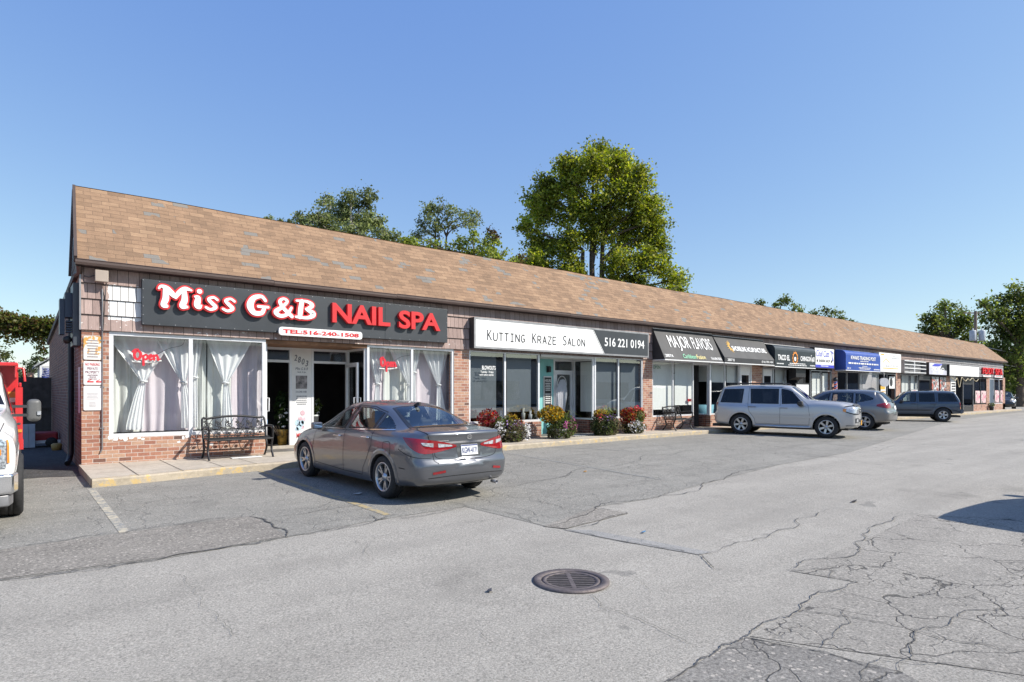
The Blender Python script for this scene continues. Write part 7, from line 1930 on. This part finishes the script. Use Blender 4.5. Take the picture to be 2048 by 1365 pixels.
# ---- silver three-row suv
SUV = dict(axles=(1.3875, -1.3875), xr=-2.38, xf=2.36, tyre=.372, rim=.232, tw=.235, track=.95, arch=.435, style='six', r=.10, nx=110,
 zt=[(-2.46, 1.74), (-2.0, 1.785), (-1.0, 1.81), (0, 1.80), (.22, 1.77), (.46, 1.60), (.76, 1.345), (.90, 1.285), (1.6, 1.25), (2.1, 1.20), (2.36, 1.12)],
 zs=[(-2.46, 1.09), (-1, 1.09), (.5, 1.10), (1.2, 1.16), (1.8, 1.15), (2.36, 1.05)],
 zb=[(-2.46, .38), (-1.9, .33), (-1, .28), (1, .28), (1.9, .32), (2.36, .36)],
 w=[(-2.46, .93), (-1.5, .985), (0, .965), (1.4, .985), (2.0, .96), (2.36, .88)], ws=[(-2.46, .87), (0, .905), (1.2, .915), (2.0, .87), (2.36, .79)], wr=[(-2.46, .68), (-1, .715), (.2, .70), (.7, .74), (1.0, .78), (2.36, .66)],
 gr=[(.3, .14), (.42, .0), (.72, -.02), (.82, .04), (1.1, .04), (1.35, .11), (1.74, .24), (1.8, .27)], gf=[(.3, .10), (.5, 0), (.72, 0), (1.0, .015), (1.10, .05), (1.3, .16)], kr=.08, kf=.15,
 side_windows=[([(.66, 1.15), (-.02, 1.12)], [(.62, 1.19), (.44, 1.40), (.24, 1.59), (-.06, 1.66)], 'privacy'), ([(-.12, 1.12), (-1.06, 1.12)], [(-.14, 1.66), (-1.10, 1.655)], 'privacy'), ([(-1.36, 1.13), (-2.14, 1.14)], [(-1.32, 1.65), (-2.02, 1.63)], 'privacy')],
 end_windows=[([(-2.40, .70, 1.18), (-2.42, 0, 1.18), (-2.40, -.70, 1.18)], [(-2.24, .58, 1.62), (-2.26, 0, 1.63), (-2.24, -.58, 1.62)], (-1, 0, .15), 'privacy', 'rear_window'),
              ([(.80, -.76, 1.28), (.88, 0, 1.30), (.80, .76, 1.28)], [(.26, -.60, 1.71), (.29, 0, 1.74), (.26, .60, 1.71)], (.6, 0, .8), 'carglass', 'windscreen')],
 doors=[[(.86, .42), (.88, .75), (.82, 1.10), (.46, 1.43), (.22, 1.63), (-.07, 1.70), (-.07, .42)], [(-.07, .42), (-.07, 1.70), (-1.14, 1.69), (-1.16, 1.1), (-1.10, .85), (-.92, .60), (-.88, .42)]],
 hood=(.92, 2.25, 1.0, .80), lid=(-2.25, .80, .80), lid_name='tailgate', bump=(.80, .92), seams=[([(1.0, .80, 1.2), (2.25, .70, 1.05)], (0, 0, 1)), ([(1.0, -.80, 1.2), (2.25, -.70, 1.05)], (0, 0, 1)), ([(1.95, 1, .92), (2.2, 1, .86)], (0, 1, 0)), ([(1.95, -1, .92), (2.2, -1, .86)], (0, -1, 0))],
 trims=[('side_moulding', None, [([(.98, s, .69), (-.05, s, .69)], (0, s, 0), .07, .018) for s in (1, -1)] + [([(-.09, s, .69), (-.86, s, .69)], (0, s, 0), .07, .018) for s in (1, -1)]),
        ('rub_strip', M['plastic'], [([(2.30, .7, .44), (2.42, .2, .44), (2.42, -.2, .44), (2.30, -.7, .44)], (1, 0, 0), .13, .008), ([(2.35, .5, .60), (2.42, 0, .60), (2.35, -.5, .60)], (1, 0, 0), .10, .008)]),
        ('grille', M['plastic'], [([(2.30, .42, .92), (2.38, 0, .93), (2.30, -.42, .92)], (1, 0, .1), .18, .006)]),
        ('grille_bar', M['chrome'], [([(2.30, .46, q), (2.38, 0, q + .01), (2.30, -.46, q)], (1, 0, .1), .045, .014) for q in (.84, .93, 1.01)]),
        ('badge', M['chrome'], [([(2.38, .05, .97), (2.38, .03, .88)], (1, 0, .1), .02, .024), ([(2.38, -.05, .97), (2.38, -.03, .88)], (1, 0, .1), .02, .024), ([(2.38, .04, .925), (2.38, -.04, .925)], (1, 0, .1), .02, .024)]),
        ('hood_guard', M['plastic'], [([(2.20, .70, 1.16), (2.30, 0, 1.17), (2.20, -.70, 1.16)], (.4, 0, .9), .10, .025)]), ('headlight_surround', M['frit'], [([(1.93, s * .93, .90), (2.2, s * .86, .83), (2.32, s * .56, .82)], (.6, s * .78, .1), .03, .008) for s in (1, -1)] + [([(1.93, s * .92, 1.06), (2.15, s * .85, 1.10), (2.28, s * .54, 1.07)], (.6, s * .78, .1), .03, .008) for s in (1, -1)]), ('fog_surround', M['plastic'], [([(2.2, s * .80, .61), (2.32, s * .52, .61)], (.8, s * .55, 0), .16, .006) for s in (1, -1)]), ('front_valance', M['plastic'], [([(2.0, s * .95, .40), (2.2, s * .82, .40), (2.36, s * .4, .40)], (.7, s * .7, 0), .10, .01) for s in (1, -1)])],
 lamps=[('headlight', M['lamp_clear'], [(1.93, .93, .92), (2.2, .86, .85), (2.32, .56, .84)], [(1.93, .92, 1.04), (2.15, .85, 1.08), (2.28, .54, 1.05)], (.6, .78, .1), .01, True), ('indicator', M['amber'], [(1.88, .95, .91), (1.97, .93, .89)], [(1.88, .94, 1.0), (1.97, .92, 1.0)], (.2, .95, 0), .014, True),
        ('fog_light', M['lamp_clear'], [(2.22, .74, .56), (2.3, .60, .56)], [(2.22, .74, .66), (2.3, .60, .66)], (.8, .55, 0), .012, True),
        ('tail_light', M['tail_red'], [(-2.30, .93, .90), (-2.42, .82, .88)], [(-2.24, .91, 1.14), (-2.36, .82, 1.16)], (-.55, .8, 0), .01, True)],
 cabin=(-1.9, .62, 1.10, .78), seats=[(-.25, .40), (-.25, -.40), (-1.15, .40), (-1.15, -.40)], mirror=(.80, 1.06, 1.14, 1.15, None), handles=[(.05, .985), (-1.0, 1.0)], handle_mat=None,
 plates=[(2.4, .52, .31, .16, False, M['plate_gold'], 'HBX 2210' if False else None, M['plate_blue'])])
MSIL = paint('silver paint', (.52, .515, .505), .5, .40)
SUV['trims'][0] = ('side_moulding', MSIL, SUV['trims'][0][2]); SUV['handle_mat'] = M['steel']; SUV['mirror'] = (.60, 1.06, 1.16, 1.1, M['plastic'])
def extras_suv(hit, add):
    mb = MB()
    for s in (1, -1):
        mb.tube([(.05, s * .64, 1.80), (-.05, s * .64, 1.85), (-1.75, s * .63, 1.85), (-1.85, s * .63, 1.79)], .022, 6); mb.obox((-.7, s * .64, 1.82), (.09, .03, .03))
    add(mb, 'roof_rail', M['plastic'])
    mb = MB()
    for s in (1, -1): mb.tube([(.93, s * .9, .36), (.85, s * 1.0, .34), (-.85, s * 1.0, .34), (-.93, s * .9, .36)], .038, 8)
    add(mb, 'running_board', M['alloy'])
car2, h2, pt2, st2, ad2, bd2 = vehicle('suv', 'silver three row suv with roof rails angled out from the kerb', SUV, (20.92, 10.93), (0, -.93), (.31, -.95), MSIL)
extras_suv(h2, ad2)
# a second, unseen one behind the view whose shadow falls on the lane at the right
SH = dict(SUV); SH['plates'] = []
car7, h7, *_r = vehicle('suv', 'dark suv outside the view, seen only by its shadow on the lane', SH, (10.6, 1.68), (-2.3, .95), (1, -.05), paint('dark blue paint', (.02, .025, .05)))

# ---- grey crossover seen from behind
XO = dict(SUV); XO.update(axles=(1.345, -1.345), xr=-2.30, xf=2.28, tyre=.345, rim=.215, tw=.215, track=.88, arch=.395, style='five',
 zt=[(-2.30, 1.52), (-1.9, 1.58), (-1.0, 1.645), (-.2, 1.655), (.25, 1.60), (.7, 1.38), (1.1, 1.15), (1.3, 1.10), (1.8, 1.02), (2.28, .86)],
 zs=[(-2.30, 1.10), (-1.6, 1.08), (-.6, 1.02), (.5, .98), (1.3, .98), (1.9, .88), (2.28, .76)], zb=[(-2.30, .36), (-1.8, .30), (-1, .25), (1, .25), (2.28, .27)],
 w=[(-2.30, .85), (-1.4, .905), (0, .885), (1.4, .905), (2.28, .80)], ws=[(-2.30, .76), (-1.4, .83), (0, .845), (1.2, .82), (2.28, .58)], wr=[(-2.30, .54), (-1, .58), (.2, .58), (.9, .62), (1.3, .64), (2.28, .44)],
 gr=[(.3, .14), (.42, .0), (.7, -.03), (.80, .02), (1.0, .06), (1.2, .16), (1.45, .38), (1.58, .44)], gf=[(.3, .12), (.5, 0), (.65, .02), (.8, .12), (1.1, .25)], kr=.20, kf=.34,
 side_windows=[([(.78, 1.03), (.02, 1.045)], [(.70, 1.08), (.45, 1.28), (.2, 1.42), (-.02, 1.50)], 'carglass'), ([(-.08, 1.05), (-.92, 1.09)], [(-.10, 1.505), (-.9, 1.50)], 'carglass'), ([(-1.0, 1.10), (-1.62, 1.24)], [(-.98, 1.495), (-1.3, 1.455), (-1.64, 1.30)], 'carglass')],
 end_windows=[([(-2.16, .58, 1.17), (-2.20, 0, 1.15), (-2.16, -.58, 1.17)], [(-1.80, .48, 1.50), (-1.80, 0, 1.52), (-1.80, -.48, 1.50)], (-.8, 0, .45), 'carglass', 'rear_window'), ([(1.02, -.66, 1.13), (1.1, 0, 1.16), (1.02, .66, 1.13)], [(.28, -.52, 1.55), (.32, 0, 1.58), (.28, .52, 1.55)], (.5, 0, .87), 'carglass', 'windscreen')],
 doors=[[(.98, .36), (1.0, .65), (.92, .98), (.5, 1.28), (.2, 1.46), (-.03, 1.53), (-.03, .36)], [(-.03, .36), (-.03, 1.53), (-.96, 1.52), (-1.05, 1.08), (-1.02, .80), (-.85, .55), (-.80, .36)]],
 hood=(1.2, 2.1, .85, .62), lid=(-1.95, .74, .66), bump=(.74, .7), seams=[([(-2.25, .62, .78), (-2.32, .3, .74), (-2.32, -.3, .74), (-2.25, -.62, .78)], (-1, 0, 0))],
 trims=[('rub_strip', M['plastic'], [([(-2.15, .72, .36), (-2.30, .3, .36), (-2.30, -.3, .36), (-2.15, -.72, .36)], (-1, 0, 0), .12, .01)]), ('wiper', M['plastic'], [([(-2.18, .1, 1.17), (-2.10, -.35, 1.2)], (-.8, 0, .45), .02, .02)]), ('spoiler', None, [([(-1.74, .5, 1.555), (-1.76, 0, 1.575), (-1.74, -.5, 1.555)], (-.4, 0, .9), .10, .02)])],
 lamps=[('tail_light', M['tail_red'], [(-1.80, .9, .98), (-2.10, .80, .90), (-2.28, .60, .93)], [(-1.80, .88, 1.04), (-2.08, .78, 1.12), (-2.24, .58, 1.08)], (-.6, .78, .1), .01, True), ('headlight', M['lamp_clear'], [(1.6, .85, .76), (2.1, .66, .68)], [(1.5, .82, .90), (2.05, .62, .82)], (.6, .7, .3), .006, True)],
 cabin=(-1.4, .8, 1.02, .70), seats=[(-.25, .38), (-.25, -.38), (-1.05, .38), (-1.05, -.38)], mirror=(.72, .98, 1.04, 1.0, None), handles=[(.12, .90), (-.82, .95)], handle_mat=None, plates=[(-2.3, .92, .31, .155, True, M['plate_white'], None, M['plate_blue'])])
MGR = paint('warm grey paint', (.23, .225, .22), .72, .36)
XO['trims'][2] = ('spoiler', MGR, XO['trims'][2][2])
vehicle('crossover', 'grey crossover nosed to the kerb, half hidden by the silver suv', XO, (26.8, 10.55), (-1.345, .86), (-.16, .987), MGR)
XB = dict(XO); XB['style'] = 'multi'; XB['rim'] = .25; MBK = paint('black paint', (.012, .012, .014), .4, .3); XB['trims'] = [XO['trims'][0], XO['trims'][1], ('spoiler', MBK, XO['trims'][2][2])]; XB['plates'] = []
vehicle('crossover', 'black crossover just past the far corner of the row', XB, (67.9, 14.4), (1.345, .88), (-.97, -.24), MBK)

# ---- boxy blue off-roader
JP = dict(SUV); JP.update(axles=(1.288, -1.288), xr=-2.06, xf=2.02, tyre=.362, rim=.205, tw=.225, track=.86, arch=.43, style='five', r=.05, kr=.03, kf=.05,
 zt=[(-2.06, 1.56), (-1.8, 1.60), (-1, 1.615), (0, 1.60), (.30, 1.57), (.5, 1.42), (.82, 1.09), (.92, 1.055), (1.4, 1.03), (2.02, .985)], zs=[(-2.06, 1.01), (0, 1.0), (.9, .985), (2.02, .935)], zb=[(-2.06, .44), (-1, .36), (1, .36), (2.02, .42)],
 w=[(-2.06, .82), (0, .835), (2.02, .80)], ws=[(-2.06, .79), (0, .80), (.9, .79), (2.02, .74)], wr=[(-2.06, .64), (0, .65), (.4, .65), (.9, .68), (2.02, .66)],
 gr=[(.4, -.02), (.60, .0), (.75, .02), (1.0, .02), (1.56, .24), (1.7, .28)], gf=[(.4, 0), (.8, 0), (1.0, .03)],
 side_windows=[([(.62, 1.03), (-.12, 1.03)], [(.58, 1.06), (.32, 1.38), (.2, 1.475), (-.14, 1.485)], 'carglass'), ([(-.24, 1.03), (-.95, 1.03)], [(-.24, 1.485), (-.93, 1.485)], 'privacy'), ([(-1.08, 1.04), (-1.92, 1.05)], [(-1.08, 1.48), (-1.76, 1.47)], 'privacy')],
 end_windows=[([(-2.02, .64, 1.06), (-2.02, -.64, 1.06)], [(-1.84, .54, 1.50), (-1.84, -.54, 1.50)], (-1, 0, .3), 'privacy', 'rear_window'), ([(.80, -.68, 1.09), (.80, .68, 1.09)], [(.36, -.58, 1.53), (.36, .58, 1.53)], (.7, 0, .7), 'carglass', 'windscreen')],
 doors=[[(.80, .46), (.80, 1.0), (.60, 1.03), (.30, 1.42), (.18, 1.51), (-.18, 1.52), (-.18, .46)], [(-.18, .46), (-.18, 1.52), (-1.0, 1.52), (-1.02, 1.0), (-.92, .85), (-.82, .65), (-.80, .46)]],
 hood=(.95, 1.98, .9, .70), lid=(-1.75, .62, .70), bump=(.62, .62), seams=[], lip=None,
 trims=[('bumper', M['plastic'], [([(-2.0, .82, .55), (-2.08, 0, .55), (-2.0, -.82, .55)], (-1, 0, 0), .16, .05)]), ('side_moulding', M['plastic'], [([(.78, s, .60), (-.78, s, .60)], (0, s, 0), .06, .01) for s in (1, -1)])],
 lamps=[('tail_light', M['tail_red'], [(-2.0, .80, .78), (-2.06, .68, .78)], [(-1.98, .80, 1.0), (-2.04, .68, 1.0)], (-.7, .7, 0), .012, True), ('indicator', M['amber'], [(-2.0, .80, .68), (-2.06, .68, .68)], [(-2.0, .80, .775), (-2.06, .68, .775)], (-.7, .7, 0), .012, True), ('headlight', M['lamp_clear'], [(2.02, .70, .72), (2.02, .45, .72)], [(2.02, .70, .88), (2.02, .45, .88)], (1, 0, 0), .01, True)],
 cabin=(-1.5, .6, 1.0, .66), seats=[(-.3, .36), (-.3, -.36), (-1.1, 0.3), (-1.1, -.3)], mirror=(.55, .95, 1.06, .95, M['plastic']), handles=[(-.02, .92), (-.86, .92)], handle_mat=M['plastic'], plates=[(-2.06, .80, .30, .15, True, M['plate_white'], None, M['plate_blue'])])
MJP = paint('slate blue paint', (.038, .062, .10), .4, .38)
c4r, h4, pt4, st4, ad4, bd4 = vehicle('off_roader', 'boxy slate blue off roader parked facing the far shops', JP, (37.2, 10.85), (-1.288, .86), (-.44, .90), MJP)
mb = MB()
for s in (1, -1): mb.tube([(.1, s * .56, 1.60), (.05, s * .56, 1.66), (-1.6, s * .56, 1.66), (-1.65, s * .56, 1.60)], .015, 6)
for x in (-.3, -1.3): mb.tube([(x, -.56, 1.66), (x, .56, 1.66)], .012, 6)
ad4(mb, 'roof_rack', M['plastic'])
mb = MB(); mb.box(-2.16, -2.02, -.82, .82, .48, .64); mb.box(-2.26, -2.16, -.05, .05, .42, .48); o = ad4(mb, 'rear_bumper_bar', MJP)

# ---- white dump truck at the left edge
MWH = paint('white truck paint', (.72, .72, .71), .0, .3, .01); MRED = paint('red dump body paint', (.55, .012, .014), .0, .35, .02)
TK = dict(SUV); TK.update(axles=(1.80, -2.1), xr=-1.25, xf=2.72, tyre=.42, rim=.235, tw=.26, track=1.0, arch=.50, style='six', r=.06, kr=.02, kf=.10,
 zt=[(-1.25, 2.02), (-.4, 2.05), (.3, 2.0), (.75, 1.68), (1.05, 1.46), (1.2, 1.42), (2.0, 1.36), (2.5, 1.28), (2.72, 1.20)], zs=[(-1.25, 1.25), (.5, 1.25), (1.2, 1.28), (2.2, 1.20), (2.72, 1.10)], zb=[(-1.25, .5), (1, .5), (2.72, .52)],
 w=[(-1.25, .95), (.8, .955), (1.8, .95), (2.72, .92)], ws=[(-1.25, .91), (1.1, .89), (2.72, .83)], wr=[(-1.25, .74), (.4, .74), (1.1, .80), (2.72, .70)], gr=[(.4, 0), (2, .05)], gf=[(.4, 0), (1.0, 0), (1.2, .05), (1.4, .12)],
 side_windows=[([(.78, 1.33), (-.2, 1.31)], [(.72, 1.38), (.45, 1.7), (.25, 1.86), (-.2, 1.88)], 'carglass')], end_windows=[([(1.02, -.80, 1.47), (1.1, 0, 1.5), (1.02, .80, 1.47)], [(.40, -.64, 1.90), (.44, 0, 1.93), (.40, .64, 1.90)], (.6, 0, .8), 'carglass', 'windscreen')],
 doors=[[(1.0, .6), (1.0, 1.25), (.8, 1.32), (.45, 1.75), (.25, 1.92), (-.3, 1.94), (-.3, .6)]], hood=(1.2, 2.6, 1.15, .8), lid=(-9, 0, 0), bump=(-1, .5), seams=[([(2.50, 1, 1.16), (2.50, 1, .66)], (0, 1, 0)), ([(2.2, .82, 1.3), (2.65, .78, 1.2)], (0, .3, 1))],
 trims=[('grille', M['plastic'], [([(2.7, .56, .92), (2.72, 0, .92), (2.7, -.56, .92)], (1, 0, 0), .46, .01)]), ('grille_bar', M['chrome'], [([(2.7, .58, q), (2.72, 0, q), (2.7, -.58, q)], (1, 0, 0), .07, .03) for q in (.82, 1.02)])],
 lamps=[('headlight', pm('faceted headlight', (.50, .54, .58), .12, .6, .75, 38, coat=1), [(2.70, .85, .72), (2.72, .52, .72)], [(2.68, .84, 1.10), (2.70, .52, 1.10)], (.9, .44, 0), .012, True), ('indicator', M['amber'], [(2.70, .80, .88), (2.71, .70, .88)], [(2.70, .80, .95), (2.71, .70, .95)], (.9, .44, 0), .02, True), ('side_marker', M['amber'], [(2.69, .892, .78), (2.70, .875, .78)], [(2.69, .887, 1.06), (2.70, .872, 1.06)], (.8, .6, 0), .014, True)],
 cabin=(-1.0, .7, 1.3, .8), seats=[(-.2, .42), (-.2, -.42)], mirror=(.72, 1.26, 1.36, .01, M['plastic']), handles=[(-.15, 1.12)], handle_mat=M['plastic'], plates=[])
tk, h5, pt5, st5, ad5, bd5 = vehicle('dump_truck', 'white dump truck with a red tipper body, cut off by the left edge', TK, (.085, 9.95), (1.80, 1.0), (0.0, -1), MWH, 'truck', sc=.94)
mb = MB(); mb.prism([(2.58, .95), (2.82, .90), (2.93, .55), (2.95, -.55), (2.82, -.90), (2.58, -.95), (2.55, -.9), (2.7, -.5), (2.7, .5), (2.55, .9)], .42, .66); o = ad5(mb, 'front_bumper', M['chrome']); bevel(o, .03, 3)
mb = MB(); mb.prism([(2.56, .90), (2.80, .86), (2.90, .5), (2.90, -.5), (2.80, -.86), (2.56, -.90)], .27, .415); o = ad5(mb, 'bumper_valance', M['steel']); bevel(o, .02, 2)
for s in (1, -1):
    mb = MB(); mb.obox((.70, s * 1.135, 1.36), (.07, .085, .165)); o = ad5(mb, 'towing_mirror', pm('grey mirror shell', (.11, .11, .108), .5)); bevel(o, .06, 3)
    mb = MB(); mb.obox((.755, s * 1.195, 1.32), (.03, .022, .028)); ad5(mb, 'mirror_lamp', M['lamp_clear'], o)
    mb = MB()
    for z in (1.29, 1.42): mb.bar((.72, s * .88, z), (.72, s * 1.08, z), .04, .04)
    ad5(mb, 'mirror_arm', M['plastic'], o)
mb = MB()
mb.box(-4.6, -1.45, -.96, .96, .98, 1.06); mb.box(-1.52, -1.44, -.96, .96, 1.06, 2.12); mb.box(-4.6, -1.52, .88, .96, 1.06, 1.72); mb.box(-4.6, -1.52, -.96, -.88, 1.06, 1.72)
mb.box(-1.44, -1.05, -.96, .95, 2.06, 2.12); mb.box(-1.44, -1.06, .91, .945, 1.86, 2.06)
for k in range(5): mb.box(-4.4 + k * .68, -4.3 + k * .68, .96, 1.0, 1.06, 1.70); mb.box(-4.4 + k * .68, -4.3 + k * .68, -1.0, -.96, 1.06, 1.70)
mb.box(-4.6, -1.52, .96, 1.005, 1.70, 1.78); o = ad5(mb, 'dump_body', MRED); bevel(o, .012, 2)
mb = MB(); mb.box(-1.50, -1.30, .92, 1.02, .80, 1.70); mb.box(-4.5, -1.5, .62, .94, .66, .95); mb.box(-1.43, -1.30, .80, 1.03, .62, .80); ad5(mb, 'tool_box', MRED)
mb = MB(); mb.tube([(-1.40, .94, 2.03), (-1.40, 1.03, 2.03), (-1.40, 1.05, 1.80)], .022, 6); ad5(mb, 'tarp_arm', MRED)
mb = MB(); mb.box(-1.438, -1.43, .72, .94, 1.52, 1.62); lb = ad5(mb, 'warning_label', M['orange']); mb = MB(); mb.box(-1.438, -1.429, .72, .94, 1.44, 1.515); ad5(mb, 'warning_label', M['sign_white'])
mb = MB(); mb.box(-1.30, -1.285, .94, 1.01, .92, .97); ad5(mb, 'side_marker', M['amber'])
mb = MB(); mb.box(-4.5, -1.2, -.4, .4, .5, .7); ad5(mb, 'chassis_rail', M['plastic'])
# ------------------------------------------------------------------ light, sky, camera
SUN = Vector((.83, -1.0, 1.12)).normalized()
w = bpy.data.worlds.new('World'); SC.world = w; w.use_nodes = True
nt = w.node_tree; bg = nt.nodes['Background']
sky = nt.nodes.new('ShaderNodeTexSky'); sky.sky_type = 'NISHITA'; sky.sun_disc = False
sky.sun_elevation = math.asin(SUN.z); sky.sun_rotation = math.atan2(SUN.x, SUN.y)
sky.air_density = 1.0; sky.dust_density = .4; sky.ozone_density = 3.5; sky.altitude = 0
air = nd(nt, 'ShaderNodeHueSaturation', {'Hue': .5, 'Saturation': .92, 'Value': .80, 'Color': sky.outputs[0]})
gain = nd(nt, 'ShaderNodeMixRGB', {'Fac': 1.0, 'Color1': air.outputs[0], 'Color2': (.97, .86, .42, 1)}, blend_type='MULTIPLY')
veil = nd(nt, 'ShaderNodeMixRGB', {'Fac': 1.0, 'Color1': gain.outputs[0], 'Color2': (.13, .62, 2.8, 1)}, blend_type='ADD')
nt.links.new(veil.outputs[0], bg.inputs['Color']); bg.inputs['Strength'].default_value = .12
sl = bpy.data.lights.new('sun', 'SUN'); sl.energy = 4.2; sl.angle = R(.53); sl.color = (1.0, .94, .85)
so = bpy.data.objects.new('sun', sl); COL.objects.link(so); so.rotation_euler = SUN.to_track_quat('Z', 'Y').to_euler(); so.location = (20, -30, 40)
cam = bpy.data.cameras.new('camera'); co_ = bpy.data.objects.new('camera', cam); COL.objects.link(co_)
cam.sensor_width = 36; cam.lens = 36 * F / 2048; cam.shift_y = (HY - 682.5) / 2048; cam.clip_start = .05; cam.clip_end = 1500
yaw = math.atan2(FW[1], FW[0]); co_.location = (0, 0, HC); co_.rotation_euler = (R(90), 0, yaw - R(90))
SC.camera = co_
SC.view_settings.view_transform = 'Standard'; SC.view_settings.look = 'None'; SC.view_settings.exposure = .7; SC.view_settings.gamma = 1
SC.cycles.use_denoising = True
SC.cycles.max_bounces = 10; SC.cycles.transparent_max_bounces = 16; SC.cycles.caustics_reflective = False; SC.cycles.caustics_refractive = False
